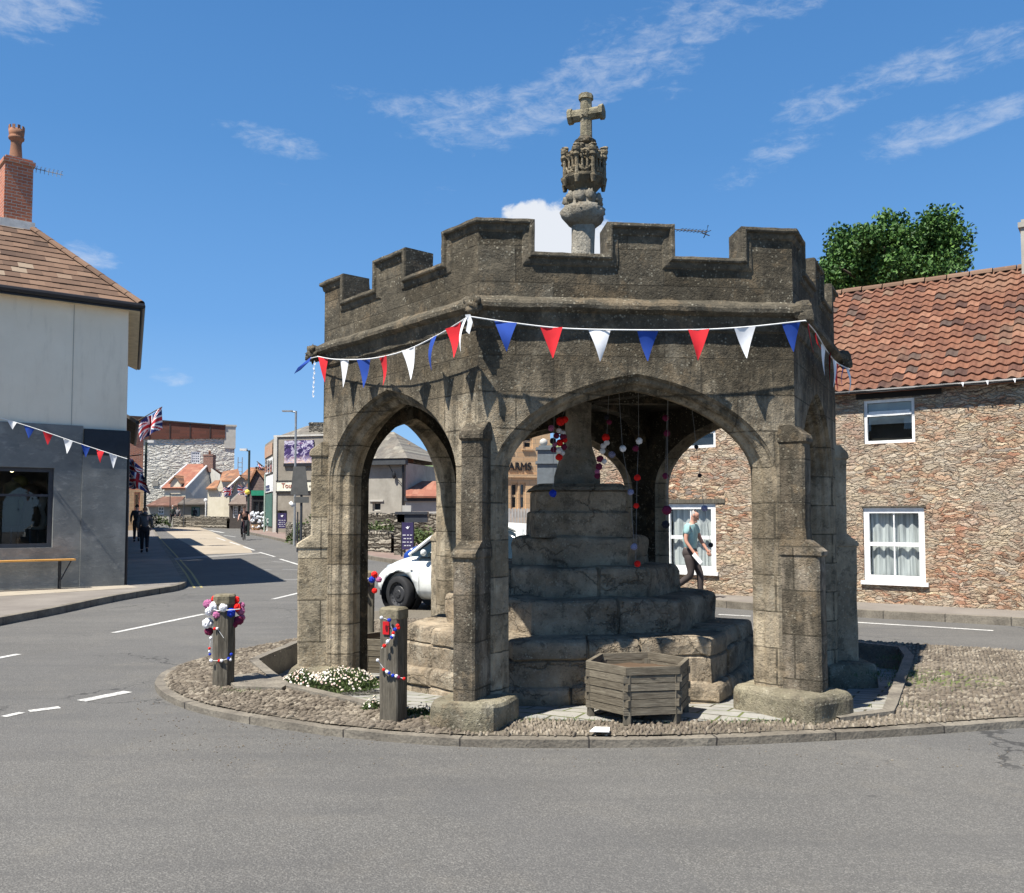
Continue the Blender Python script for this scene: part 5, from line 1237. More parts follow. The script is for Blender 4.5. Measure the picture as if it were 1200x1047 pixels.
t_, pl = row_house('terraced_house', 'plain two storey house between the corner shop and the brick gable building', 19.1, 28, .1, 5.4, 7.2, GREYWALL, DKTILE, wins=[(1, .9, 2.2, 2.2), (4, .9, 5.2, 2.2)])
# tall orange brick building with buff stone ground floor, at the bend of the street
ba = PX(143, 59.4); bb = PX(166.5, 60.1)
t_, pl, H, _ = simple('brick_building', 'tall orange brick building with a buff stone doorway rising behind the flags', 'building', ba, bb, 14, 489, BRICK, [(158, 579, 162.5, 596, dict(nx=1, nz=1, fw=.05, frame=BUFF))])
mb = MB(); r_ = pl.rect(145, 574, 166.5, 613); 
wall_holes(mb, r_[0], pl.L+.06, -.6, r_[3], [pl.rect(157, 577, 164, 606)], .2, -.06); mb.quad((r_[0], -.06, r_[3]), (pl.L+.06, -.06, r_[3]), (pl.L+.06, .0, r_[3]), (r_[0], 0, r_[3])); mb.quad((pl.L+.06, -.06, -.6), (pl.L+.06, 1.5, -.6), (pl.L+.06, 1.5, r_[3]), (pl.L+.06, -.06, r_[3])); mb.build('stone_front', BUFF, t_, world=False)
mb = MB(); mb.box(-.2, -.2, H-.25, pl.L+.15, .3, H+.05); mb.build('cornice', mat('brown cornice', col=(.09, .05, .035, 1)), t_, world=False)
# great limewashed gable building
wa, wb = PX(150, 96.5), PX(273.5, 100.5)
t_, pl, H, _ = simple('limewashed_hall', 'very large limewashed stone building with one small window and a dark brown timber parapet', 'hall', wa, wb, 20, 509, LIMEW, [(224, 529.5, 234.5, 543, dict(nx=4, nz=4, fw=.12, bw=.08, y=.05))], eave_px=230)
H = pl.at(230, 512)[1]
x0_, za_ = pl.at(160, 492); x1_, zb_ = pl.at(264, 500); ya_ = H-.5; yb2 = H-.1
mb = MB(); mb.extrude_xz([(x0_, ya_), (x1_, yb2), (x1_, zb_), (x0_, za_)], -.15, .6)
mb.build('timber_parapet', mat('dark brown parapet', f_brick((.11, .045, .03, 1), (.16, .06, .04, 1), 1.4, .35, (.05, .03, .025, 1))), t_, world=False)
mb = MB()
for k in range(4): f_ = (k+.6)/4.4; x_ = x0_+(x1_-x0_)*f_; mb.box(x_, -.2, ya_+(yb2-ya_)*f_+.05, x_+.1, -.151, za_+(zb_-za_)*f_)
mb.extrude_xz([(x0_, za_+.002), (x1_, zb_+.002), (x1_, zb_+.15), (x0_, za_+.15)], -.25, .3)
mb.build('parapet_battens', mat('dark batten', col=(.06, .045, .04, 1)), t_, world=False)
mb = MB(); mb.box(pl.L-1.1, -.1, H-1.2, pl.L+.1, 1.2, pl.at(268, 500)[1]); mb.box(pl.L-1.2, -.18, pl.at(268, 500)[1], pl.L+.2, 1.25, pl.at(268, 498)[1]); mb.build('corner_pier', mat('pale pier', f_render((.45, .42, .35, 1), (.55, .52, .45, 1))), t_, world=False)
mb = MB(); xv, zv = pl.at(182, 567); mb.box(xv-.3, -.08, zv-.25, xv+.3, -.0, zv+.3); mb.build('vent', GREYWALL, t_, world=False)
mb = MB(); xf, zf = pl.at(278, 547); b0 = .3
for dx in (0, .45): mb.tube([(xf+dx, -1, -1), (xf+dx, -1, zf+1.0)], .05, 5)
for q in range(5): mb.tube([(xf, -1, zf-1.6+q*.5), (xf+.45, -1, zf-1.6+q*.5)], .04, 5)
mb.build('steel_ladder', GALV, t_, world=False)

def gabled(name, label, gx0, gx1, gy_eL, gx_pk, gy_pk, gy_eR, Y, depth, mw, mr, wins=(), base=None):
    """house whose gable faces us: built from its gable outline"""
    pl = Plane(PX(gx0, Y), PX(gx1, Y)); t_ = pl.root(name, label, 'house'); W = pl.L; hL = pl.at(gx0, gy_eL)[1]; hR = pl.at(gx1, gy_eR)[1]; xp, zp_ = pl.at(gx_pk, gy_pk); hs = [pl.rect(*w_[:4]) for w_ in wins]
    mb = MB(); lo = min(hL, hR); wall_holes(mb, 0, W, -.6, lo-.01, hs, .14); mb.quad((0, 0, lo-.01), (W, 0, lo-.01), (W, 0, hR), (xp, 0, zp_), (0, 0, hL))
    mb.quad((W, 0, -.6), (W, depth, -.6), (W, depth, hR), (W, 0, hR)); mb.quad((0, depth, -.6), (0, 0, -.6), (0, 0, hL), (0, depth, hL)); mb.build('wall', mw, t_, world=False)
    mb = MB(); slab(mb, [(-.25, -.2, hL-.1), (xp, -.2, zp_+.12), (xp, depth, zp_+.12), (-.25, depth, hL-.1)], .12); slab(mb, [(xp+.003, -.2, zp_+.12), (W+.25, -.2, hR-.1), (W+.25, depth, hR-.1), (xp+.003, depth, zp_+.12)], .12); mb.build('roof', mr, t_, world=False)
    for h_, w_ in zip(hs, wins): window(t_, h_, fw=.07, bw=.04, sill=False)
    return t_, pl
# house 1 : red roof sloping towards us at left, rendered gable at right
Yh = 88
pl = Plane(PX(192, Yh), PX(217, Yh)); h1 = pl.root('red_roofed_house', 'cream house with a bright red tiled roof, a small dormer and a grey gable', 'house')
zEa = pl.at(204, 571)[1]; zRd = pl.at(235, 544.5, 4.5)[1]; Wd = pl.L; x_rl = pl.at(220.5, 545, 4.5)[0]; x_rr = pl.at(243, 545, 4.5)[0]; x_er = pl.at(216.5, 571)[0]; x_el = pl.at(190.5, 571)[0]
wn = pl.rect(204, 572.5, 208.5, 579)
mb = MB(); wall_holes(mb, 0, Wd, -.6, zEa, [wn], .1); mb.quad((0, 7, -.6), (0, 0, -.6), (0, 0, zEa), (0, 7, zEa)); mb.build('wall', CREAM_R, h1, world=False); window(h1, wn, 2, 1, fw=.06, y=.04, sill=False)
gR = pl.at(262, 560, 6)[0]
mb = MB(); mb.quad((Wd, .0, -.6), (pl.at(258, 600, 3)[0], 3, -.6), (pl.at(258, 556, 3)[0], 3, pl.at(258, 556, 3)[1]), (x_rr, 4.5, zRd-.1), (Wd, 0, zEa)); mb.quad((pl.at(258, 600, 3)[0], 3, -.6), (pl.at(258, 600, 3)[0], 9, -.6), (pl.at(258, 556, 3)[0], 9, pl.at(258, 556, 3)[1]-1), (pl.at(258, 556, 3)[0], 3, pl.at(258, 556, 3)[1])); mb.build('gable_wall', GREYWALL2, h1, world=False)
mb = MB(); slab(mb, [(x_el, -.3, zEa-.1), (x_er+.1, -.3, zEa-.1), (x_rr, 4.5, zRd+.05), (x_rl, 4.5, zRd+.05)], .15); slab(mb, [(x_rl, 4.51, zRd+.05), (x_rr, 4.51, zRd+.05), (x_rr+3, 9.5, zEa), (x_rl-3, 9.5, zEa)], .15); mb.build('roof', REDTILE, h1, world=False)
mb = MB(); mb.tube([(x_er+.2, -.35, zEa-.1), (x_rr+.1, 4.4, zRd)], .09, 5); mb.tube([(x_el-.1, -.35, zEa-.1), (x_rl-.1, 4.4, zRd)], .07, 5); mb.build('bargeboard', WPAINT, h1, world=False)
dm = MB(); a_, b_, c_, d_ = pl.rect(200, 566, 212, 574); xm = (a_+c_)/2; dm.box(a_, -.1, b_-.4, c_, 1.5, d_); dm.quad((a_, -.1, d_), (c_, -.1, d_), (xm, -.1, d_+.6)); dm = dm.build('dormer', CREAM_R, h1, world=False)
mb = MB(); slab(mb, [(a_-.15, -.3, d_-.05), (xm, -.3, d_+.75), (xm, 2.2, d_+.75), (a_-.15, 2.2, d_-.05)], .08); slab(mb, [(xm+.002, -.3, d_+.75), (c_+.15, -.3, d_-.05), (c_+.15, 2.2, d_-.05), (xm+.002, 2.2, d_+.75)], .08); mb.build('dormer_roof', BRNTILE, dm, world=False)
xc_, zc_ = pl.at(245.5, 545, 4.5); chimney(h1, xc_, 4.5, zRd-.8, pl.at(245, 533, 4.5)[1], 1.0, .9, BRICK_D, 1)
# low lean-to wings in front
t_, p2, H, rz_ = simple('lean_to_shop', 'low wing with a plum brown tiled roof under the red roofed house', 'building', PX(173, 84), PX(207, 84), 4.5, 591.5, GREYWALL, [(185, 594, 192, 603)])
mb = MB(); q = [p2.at(171, 592.5, -.4), p2.at(208, 592.5, -.4), p2.at(217, 582, 3.5), p2.at(191, 582, 3.5)]; slab(mb, [(q[0][0], -.4, q[0][1]), (q[1][0], -.4, q[1][1]), (q[2][0], 3.5, q[2][1]), (q[3][0], 3.5, q[3][1])], .12); mb.build('roof', mat('plum brown tiles', f_tile([(.17, .085, .06, 1), (.13, .07, .05, 1), (.2, .11, .08, 1)], .3, .25)), t_, world=False)
t_, p2, H, rz_ = simple('long_low_shop', 'long low stone shop with a grey roof and dark shop window in the distance', 'building', PX(208, 84), PX(262, 84), 4.5, 591, BROWNWALL, [(224, 594, 234.5, 606, dict(nx=1, nz=1, fw=.1, frame=GREEN_P)), (249, 595, 256, 609), (256.5, 595, 262, 609)])
mb = MB(); q = [p2.at(208, 590.5, -.4), p2.at(262, 590.5, -.4), p2.at(259, 584.5, 3.0), p2.at(216, 584.5, 3.0)]; slab(mb, [(q[0][0], -.4, q[0][1]), (q[1][0], -.4, q[1][1]), (q[2][0], 3.0, q[2][1]), (q[3][0], 3.0, q[3][1])], .12); mb.build('roof', DKTILE, t_, world=False)
# house 2 : cream with bay, brown roofs
pl = Plane(PX(243, 80), PX(262, 80)); h2 = pl.root('bay_windowed_house', 'cream house with an upstairs bay window and mottled brown tiled roofs', 'house')
Wd = pl.L; zE2 = pl.at(252, 572)[1]; wn = pl.rect(256.5, 573, 260.5, 582)
mb = MB(); wall_holes(mb, 0, Wd+.3, 0, zE2, [wn], .1); mb.quad((Wd+.3, 0, 0), (Wd+.3, 7, 0), (Wd+.3, 7, zE2), (Wd+.3, 0, zE2)); mb.build('wall', CREAM_R, h2, world=False); window(h2, wn, 2, 2, fw=.06, sill=False, y=.04)
mb = MB(); q = [pl.at(241, 572.5, -.3), pl.at(254, 572.5, -.3), pl.at(258, 563, 2.5), pl.at(252, 563, 2.5)]; slab(mb, [(q[k][0], [-.3, -.3, 2.5, 2.5][k], q[k][1]) for k in range(4)], .12)
q = [pl.at(257, 563.5, 0.5), pl.at(283, 563.5, .5), pl.at(279, 549.5, 5), pl.at(261, 553, 5)]; slab(mb, [(q[k][0], [.5, .5, 5, 5][k], q[k][1]) for k in range(4)], .12)
mb.build('roof', BRNTILE, h2, world=False)
a_, b_, c_, d_ = pl.rect(256, 566, 262, 572); mb = MB(); mb.quad((a_, -.05, b_), (c_, -.05, b_), ((a_+c_)/2, -.05, d_+.3)); mb.box(a_, -.04, b_-.3, c_, 1.2, b_); mb.build('bay_gable', CREAM_R, h2, world=False)
# house 3: pale gable end with lean-to
t_, pl = gabled('pale_gabled_house', 'house with a pale grey gable and a long sloping white bargeboard beside the street lamp', 262.5, 286, 575, 283, 558, 560, 76, 9, GREYWALL2, BRNTILE)
mb = MB(); q = [pl.at(262.5, 577, -.1), pl.at(282, 559, -.1)]; mb.tube([(q[0][0], -.25, q[0][1]), (q[1][0], -.25, q[1][1])], .09, 5); mb.build('bargeboard', WPAINT, t_, world=False)
mb = MB(); r_ = pl.rect(263, 583, 269, 612); mb.box(r_[0], -.12, -.5, r_[2], -.001, r_[3]); mb.build('cream_panel', CREAM_R, t_, world=False)
# dark lean-to with shop window
t_, pl, H, rz_ = simple('dark_bay_shop', 'dark fronted shop with a grey pent roof and multi paned window behind the cyclist', 'shop', PX(269, 70), PX(294, 70), 4, 590.5, mat('dark shopfront', col=(.07, .06, .055, 1)), [(272.5, 593, 279, 607, dict(nx=3, nz=4)), (281.5, 593, 288, 607, dict(nx=3, nz=4))])
mb = MB(); q = [pl.at(267.5, 591, -.4), pl.at(296, 591, -.4), pl.at(296, 576, 3.0), pl.at(280, 578, 3.0)]; slab(mb, [(q[k][0], [-.4, -.4, 3, 3][k], q[k][1]) for k in range(4)], .12); mb.build('roof', mat('grey brown tiles', f_tile([(.16, .12, .1, 1), (.2, .16, .13, 1)], .3, .25)), t_, world=False)
t_, pl = gabled('brown_gabled_house', 'steep gabled house of dark plum slate hanging behind the green shopfront', 288, 310, 578, 301, 549, 563, 66, 8, mat('plum slate hanging', f_tile([(.13, .095, .09, 1), (.16, .12, .115, 1)], .3, .2)), BRNTILE, [(291, 562, 294, 570)])
t_, pl, H, rz_ = simple('background_terrace', 'row of brown tiled roofs with dark dormers above the pale gable', 'terrace', PX(279, 92), PX(318, 92), 8, 562, GREYWALL, [(284, 563, 288, 574), (292, 563, 296, 574)], 'x', 549, BRNTILE)
t_, pl, H, rz_ = simple('green_shop', 'narrow shop with a black front and green fascia next to the mural building', 'shop', PX(294.5, 62), PX(310, 62), 5, 577, mat('black shopfront', col=(.018, .018, .02, 1)), [(297, 588, 303, 608, dict(nx=1, nz=2, frame=BLACK)), (304, 588, 309, 608, dict(nx=1, nz=2, frame=BLACK))])
r_ = pl.rect(294.5, 575, 310, 581); mb = MB(); mb.box(0, -.12, r_[1], pl.L, -.001, r_[3]); mb.build('fascia', mat('bright green fascia', col=(.02, .22, .13, 1)), t_, world=False)
# mural building (two faces)
pc = PX(322, 55); pr = PX(388, 54); pll = PX(309.5, 61)
pl = Plane(pc, pr); mub = pl.root('mural_building', 'flat roofed brown rendered building with a colourful mural panel and a cream shop sign', 'building')
Hm = pl.at(340, 512)[1]; lfl = lambda p: ((Vector(p)-pl.o).dot(pl.u), (Vector(p)-pl.o).dot(pl.v)); ll = lfl(pll)
mb = MB(); wall_holes(mb, 0, pl.L, -.8, Hm, [pl.rect(325, 598.5, 336.5, 617)], .3); mb.quad((pl.L, 0, -.8), (pl.L, 8, -.8), (pl.L, 8, Hm), (pl.L, 0, Hm)); mb.quad((*ll, -.8), (0, 0, -.8), (0, 0, Hm), (*ll, Hm)); mb.quad((0, 0, Hm), (pl.L, 0, Hm), (pl.L, 8, Hm), (ll[0], 8, Hm), (*ll, Hm)); mb.build('wall', BROWNWALL, mub, world=False)
mb = MB(); mb.box(-.12, -.08, Hm, pl.L+.1, .3, Hm+.1); mb.build('roof_edge', mat('pale roof edge', col=(.5, .48, .43, 1)), mub, world=False)
mb = MB(); mb.box(-.09, -.09, -.8, .14, .0, Hm); mb.build('corner_post', GREYWALL2, mub, world=False)
def f_mural(t):
    c = t.coord(); x, y, z = t.sep(c); n = t.noise(c, 1.3, 5, .6, 2.2); n2 = t.noise(t.mapv(c, (1, 1, 1.6)), 2.6, 4, .65, 2.5); n3 = t.noise(c, 5, 3, .6, 1)
    zc_ = (z-4.3)*(1/1.5)
    top = t.ramp(n, [(.40, (.02, .015, .06, 1)), (.5, (.07, .04, .16, 1)), (.54, (.62, .6, .66, 1)), (.58, (.10, .05, .17, 1)), (.7, (.30, .08, .12, 1))])
    bot = t.ramp(n2, [(.35, (.55, .36, .34, 1)), (.46, (.66, .5, .5, 1)), (.5, (.72, .48, .16, 1)), (.55, (.65, .62, .66, 1)), (.62, (.25, .17, .33, 1)), (.7, (.6, .55, .6, 1))])
    return dict(col=t.mix((zc_*-1+.25+n3*.5).step(.2, .6), top, bot))
r_ = pl.rect(334, 516.5, 368, 543); mb = MB(); mb.box(r_[0], -.09, r_[1], r_[2], -.001, r_[3]); mb.build('mural_panel', mat('abstract mural paint', f_mural), mub, world=False)
mb = MB(); mb.box(r_[0]-.02, -.14, r_[1]-.2, r_[2]+.02, -.001, r_[1]-.01); mb.build('panel_rail', BLACK, mub, world=False)
r_ = pl.rect(325, 564.5, 386, 575.5); mb = MB(); mb.box(r_[0], -.07, r_[1], r_[2], -.001, r_[3]); sg_ = mb.build('shop_sign', mat('cream sign', col=(.72, .69, .56, 1)), mub, world=False)
mb = MB(); mb.box(r_[0]-.05, -.1, r_[3]+.002, r_[2], -.001, r_[3]+.07); mb.box(r_[0]-.05, -.1, r_[1]-.09, r_[2], -.001, r_[1]-.002); mb.build('sign_frame', BLACK, sg_, world=False)
def text(par, body_, loc, size, m, rot=(R(90), 0, 0), ext=.01, name='lettering', al='LEFT', sx=1):
    c = bpy.data.curves.new(name, 'FONT'); c.body = body_; c.size = size; c.extrude = ext; c.align_x = al; c.materials.append(m); o = bpy.data.objects.new(name, c); C.objects.link(o); o.parent = par; o.location = loc; o.rotation_euler = rot; o.scale = (sx, 1, 1)
    bpy.context.view_layer.update(); me = bpy.data.meshes.new_from_object(o.evaluated_get(bpy.context.evaluated_depsgraph_get())); q = bpy.data.objects.new(name, me); C.objects.link(q); q.parent = par; q.location = loc; q.rotation_euler = rot; q.scale = (sx, 1, 1); bpy.data.objects.remove(o); return q
RUST = mat('rust red lettering', col=(.32, .08, .05, 1))
tx, tz = pl.at(330.5, 572); text(mub, 'Touc', (tx, -.085, tz), .42, RUST); tx, tz = pl.at(361, 571); text(mub, 'coach', (tx+.1, -.085, tz), .2, mat('dark lettering', col=(.12, .1, .08, 1)))
lp_ = Plane(pll, pc)
mb = MB()
def lq(px0, py0, px1, py1, off=.05):
    a0, b0 = lp_.at(px0, (py0+py1)/2), lp_.at(px1, (py0+py1)/2); zb0 = lp_.at((px0+px1)/2, py1)[1]; zt0 = lp_.at((px0+px1)/2, py0)[1]
    return [lp_.w(a0[0], -off, zb0), lp_.w(b0[0], -off, zb0), lp_.w(b0[0], -off, zt0), lp_.w(a0[0], -off, zt0)]
mb.quad(*lq(311.5, 538, 320.5, 555)); side_w = mb.build('window', WPAINT, mub)
mb = MB()
for k in range(3): mb.quad(*lq(312+k*2.9, 539.5, 314+k*2.9, 553.5, .08))
mb.build('pane', GLASS, side_w)
mb = MB(); mb.quad(*lq(311, 558, 321, 577, .06)); so_ = mb.build('shop_sign', mat('white sign', col=(.7, .7, .7, 1)), mub); mb = MB(); mb.quad(*lq(313, 569, 317, 572, .08)); mb.quad(*lq(313, 573, 317.5, 575.5, .08)); mb.build('lettering', mat('dark blue lettering', col=(.05, .06, .12, 1)), so_)
mb = MB(); mb.quad(*lq(311, 579, 320, 617, .05)); mb.build('side_panel', GREEN_P, mub)
mb = MB(); q = lq(311, 521, 320, 535, .05); mb.quad(*q); mb.build('poster', mat('faded orange poster', f_render((.45, .2, .12, 1), (.4, .35, .25, 1), 3)), mub)
# stone roof and stack behind the mural building
t_, pl2, H, rz_ = simple('stone_slated_house', 'house with a stone slated roof and broad stone stack showing over the mural building', 'house', PX(330, 66), PX(372, 66), 9, 511.5, GREYWALL, (), 'hip', 499, SLATE, rx=.8)
x_, z_ = pl2.at(375, 500, 2); chimney(t_, x_, 2, 2, pl2.at(375, 496, 2)[1], 1.4, 1.2, DRYST, 0, name='stone_stack')
# grey house seen through the left arch
pl = Plane(PX(396, 47), PX(475.5, 46)); gh = pl.root('grey_hipped_house', 'plain grey roughcast house with a steep stone slate roof seen through the left arch', 'house')
H = pl.at(450, 543)[1]; hr = pl.at(455, 506.5, 3)[1]; W = pl.L; wn = pl.rect(436.5, 589, 446, 599)
body(gh, W, 6, H, [wn], GREYWALL, dep=.2); window(gh, wn, 1, 1, fw=.06, frame=GREYWALL2, y=.15, sill=False)
mb = MB(); mb.box(-.1, -.35, H-.1, W+.1, -.001, H+.22); mb.build('fascia_board', mat('dark slate grey board', col=(.06, .065, .07, 1)), gh, world=False)
x0_ = pl.at(461.5, 507, 3)[0]; mb = MB(); z_ = H+.22; mb.add([(-.3, -.4, z_), (W+.25, -.4, z_), (W+.25, 6.3, z_), (-.3, 6.3, z_), (1.5, 3, hr), (x0_, 3, hr)], [(0, 1, 5, 4), (1, 2, 5), (2, 3, 4, 5), (3, 0, 4)]); mb.build('roof', SLATE, gh, world=False)
mb = MB(); xp, _ = pl.at(474.5, 570); mb.tube([(W-.12, -.1, -.3), (W-.12, -.1, H)], .06, 6); mb.build('downpipe', BLACK, gh, world=False)
mb = MB(); q = [pl.at(456, 544), pl.at(463, 557), pl.at(472.5, 568)]; mb.tube([(a_, -.12, b_) for a_, b_ in q], .02, 5); mb.ball((q[1][0], -.15, q[1][1]), .12, 8, 6, .2, (.8, .8, 1.6)); mb.build('cable', BLACK, gh, world=False)
mb = MB(); r_ = pl.rect(433.5, 586, 449.5, 588); mb.box(r_[0], -.06, r_[1], r_[2], -.001, r_[3]); mb.build('lintel', GREYWALL2, gh, world=False)
x_, z_ = pl.at(477.5, 530, 3); ch_ = chimney(gh, x_, 3, 0, pl.at(477.5, 528.5, 3)[1], .42, .8, mat('orange chimney brick', f_brick((.42, .14, .07, 1), (.34, .11, .06, 1))), 1, potc=(.3, .3, .3, 1))
# low red tiled outhouse and grey wall right of it
t_, p2, H, rz_ = simple('tiled_outhouse', 'low outhouse with a red tiled lean-to roof right of the grey house', 'outhouse', PX(475, 45), PX(530, 45), 5, 587, GREYWALL2)
mb = MB(); q = [p2.at(475.5, 581.5, -.3), p2.at(530, 581.5, -.3), p2.at(530, 564, 3.2), p2.at(476, 564, 3.2)]; slab(mb, [(q[k][0], [-.3, -.3, 3.2, 3.2][k], q[k][1]) for k in range(4)], .1); mb.build('roof', REDTILE, t_, world=False)
mb = MB(); r_ = p2.rect(474, 582, 530, 587.5); mb.box(r_[0], -.12, r_[1], r_[2], -.001, r_[3]); mb.build('fascia_board', DARKGREY, t_, world=False)
t_, p2, H, rz_ = simple('pale_grey_house', 'pale grey rendered house with an orange ridge behind the red tiled outhouse', 'house', PX(478, 62), PX(545, 62), 7, 551, GREYWALL2)
mb = MB(); r_ = p2.rect(486, 545.5, 497, 548.5, 3); mb.box(r_[0], 2.5, H-.1, r_[2], 3.2, r_[3]); mb.build('ridge_stub', REDTILE, t_, world=False)
mb = MB(); x_, z_ = p2.at(486.5, 534, 3); mb.tube([(x_, 3, H), (x_, 3, z_+.4)], .03, 5); mb.tube([(x_-.8, 3, z_-.1), (x_+.8, 3, z_-.2)], .02, 4); mb.build('aerial', GALV, t_, world=False)

# drystone walls, hedge and gate pillar
def stone_wall(name, label, pts, h, m=DRYST, th=.45, cap=True):
    mb = MB(); pts = densify(pts, .5); a_, b_ = strip(pts, -th/2, th/2); t_ = thing(name, (pts[0].x, pts[0].y, G(pts[0].y)), label, 'garden wall')
    for i in range(len(pts)-1):
        q = [a_[i], a_[i+1], b_[i+1], b_[i]]; mb.add([(p.x, p.y, G(p.y)-.3) for p in q]+[(p.x, p.y, G(p.y)+h) for p in q], [(4, 5, 6, 7), (7, 6, 5, 4), (0, 1, 5, 4), (4, 5, 1, 0), (3, 7, 6, 2)])
    mb.build('wall', m, t_); rr = random.Random(int(h*100)); mb = MB()
    L = 0
    for i in range(len(pts)-1):
        for j in range(4):
            p = pts[i].lerp(pts[i+1], (j+.5)/4); d = (pts[i+1]-pts[i]).normalized(); M = Matrix.Translation((p.x, p.y, G(p.y)+h)) @ Matrix.Rotation(math.atan2(d.y, d.x), 4, 'Z') @ Matrix.Rotation(rr.uniform(-.35, .35), 4, 'Y')
            mb.box(-.055*rr.uniform(.7, 1.2), -th/2*rr.uniform(.8, 1.05), -.08, .055, th/2*rr.uniform(.8, 1.0), .17*rr.uniform(.6, 1.2), M)
    if cap: mb.build('coping_stones', DRYST, t_)
    return t_
stone_wall('drystone_wall', 'low drystone wall with upright coping stones along the footway behind the left arch', [gp(340, 631, .1), gp(352, 635, .1), gp(395, 642, .1), gp(430, 646, .1), gp(464, 648.5, .1)], .72)
stone_wall('drystone_wall', 'taller drystone wall behind the hedge below the grey roughcast house', [PX(395, 44), PX(462, 41), PX(530, 40)], 1.25)
stone_wall('garden_wall', 'low stone wall in front of the far shops where the street bends', [PX(205, 76), PX(226, 75), PX(232, 74), PX(269, 70)], .72)
def shrub(name, label, cx, cy, rx, ry, h, n, m=LEAFB, z=None, leaf=.05, cat='shrub', seed=1):
    t_ = thing(name, (cx, cy, G(cy) if z is None else z), label, cat); mb = MB(); r = random.Random(seed); z0 = t_.location.z
    for _ in range(n):
        th = r.uniform(0, 2*math.pi); q = math.sqrt(r.random()); x, y = q*math.cos(th), q*math.sin(th); top = math.sqrt(max(0, 1-q*q))*h*(.8+.35*noise.noise(Vector((x*3+seed, y*3, 0)))); zz = z0+top*r.uniform(.45, 1.0)
        c_ = Vector((cx+x*rx, cy+y*ry, zz)); u_ = Vector((r.gauss(0, 1), r.gauss(0, 1), r.gauss(0, .6))).normalized(); w_ = u_.cross(Vector((r.gauss(0, 1), r.gauss(0, 1), r.gauss(0, 1)))).normalized(); L = leaf*r.uniform(.6, 1.3)
        mb.quad(c_-u_*L, c_+w_*L*.45, c_+u_*L, c_-w_*L*.45)
    mb.build('foliage', m, t_, clean=False)
    mb = MB()
    for k in range(5): a_ = k*1.3; mb.tube([(cx, cy, z0-.05), (cx+.4*rx*math.cos(a_), cy+.4*ry*math.sin(a_), z0+h*.5), (cx+.7*rx*math.cos(a_), cy+.7*ry*math.sin(a_), z0+h*.75)], [.02, .014, .006], 5)
    mb.build('stem', BARK, t_); return t_
p = PX(440, 36.5); shrub('hedge', 'clipped green hedge between the two drystone walls', p.x, p.y, 2.4, .8, .9, 2600, seed=3, leaf=.07, z=G(36)+.35)
p = PX(368, 41.5); shrub('bush', 'leafy green bush beside the mural building', p.x, p.y, 1.3, .8, 1.5, 1600, seed=4, leaf=.08)
p = PX(500, 35); shrub('bush', 'dark green bush right of the purple sign pillar', p.x, p.y, 1.5, .8, 1.1, 900, seed=14, leaf=.08)
p = PX(178, 73); shrub('bush', 'small green bush in front of the low wing with the white window', p.x, p.y, 1.6, .8, 1.4, 500, seed=5, leaf=.12)
# gate pillar + purple sign
pY = 31.3; pp = PX(468, pY); t_ = thing('gate_pillar', (pp.x, pp.y, G(pY)), 'square rubble gate pillar with a white box on top beside the purple sign', 'pillar')
zt = P(468, 603, pY).z; mb = MB(); mb.box(P(462, 604, pY).x, pY, G(pY)-.2, P(474, 604, pY).x, pY+.45, zt); mb.build('shaft', DRYST, t_)
mb = MB(); mb.box(P(463, 604, pY).x, pY-.05, zt+.002, P(501, 604, pY).x, pY+.5, zt+.09); mb.box(P(465.5, 604, pY).x, pY, zt-.28, P(501, 604, pY).x, pY+.3, zt-.0); mb.build('cap', DARKGREY, t_)
mb = MB(); mb.box(P(471, 604, pY).x, pY+.05, zt+.092, P(481.5, 604, pY).x, pY+.35, P(475, 592.5, pY).z); mb.build('box', GREYWALL2, t_)
PURP = mat('purple sign paint', col=(.045, .035, .10, 1), rough=.5); SW = mat('white sign lettering', col=(.75, .75, .78, 1))
def purple_sign(label, px0, py0, px1, py1, Y, base_py):
    a_, b_ = P(px0, py1, Y), P(px1, py0, Y); t_ = thing('sign_board', ((a_.x+b_.x)/2, Y, G(Y)+.1), label, 'sign', 'purple notice boards'); mb = MB(); mb.box(a_.x, Y-.03, a_.z, b_.x, Y+.03, b_.z); mb.build('board', PURP, t_)
    mb = MB(); w_ = b_.x-a_.x; h = b_.z-a_.z
    for x_ in (a_.x-.03, b_.x-.02): mb.box(x_, Y-.02, G(Y), x_+.05, Y+.035, b_.z+.02)
    mb.build('posts', BLACK, t_)
    mb = MB(); cx, cz = (a_.x+b_.x)/2, b_.z-h*.2; mb.ball((cx, Y-.035, cz), w_*.11, 10, 7, .3, (1, .1, 1.1)); mb.tube([(cx-w_*.16, Y-.04, cz+w_*.05), (cx-w_*.02, Y-.04, cz-w_*.1), (cx+w_*.17, Y-.04, cz+w_*.12)], w_*.025, 5); mb.build('emblem', SW, t_)
    mb = MB()
    for k, (f, wd) in enumerate(((.47, .42), (.60, .34), (.73, .42), (.86, .30))):
        z_ = b_.z-h*f; n_ = 9
        for j in range(n_):
            if j in (3, 6): continue
            x_ = cx-w_*wd+2*w_*wd*j/n_; mb.box(x_, Y-.042, z_-h*.018, x_+w_*wd*2/n_*.75, Y-.031, z_+h*.018)
    mb.build('lettering', SW, t_)
purple_sign('purple notice board with a white emblem beside the rubble gate pillar', 471, 612.5, 484.5, 644, 30.5, 650); purple_sign('purple notice board on the wall of the mural building', 325.5, 601.5, 335.8, 619.5, 52.5, 623)
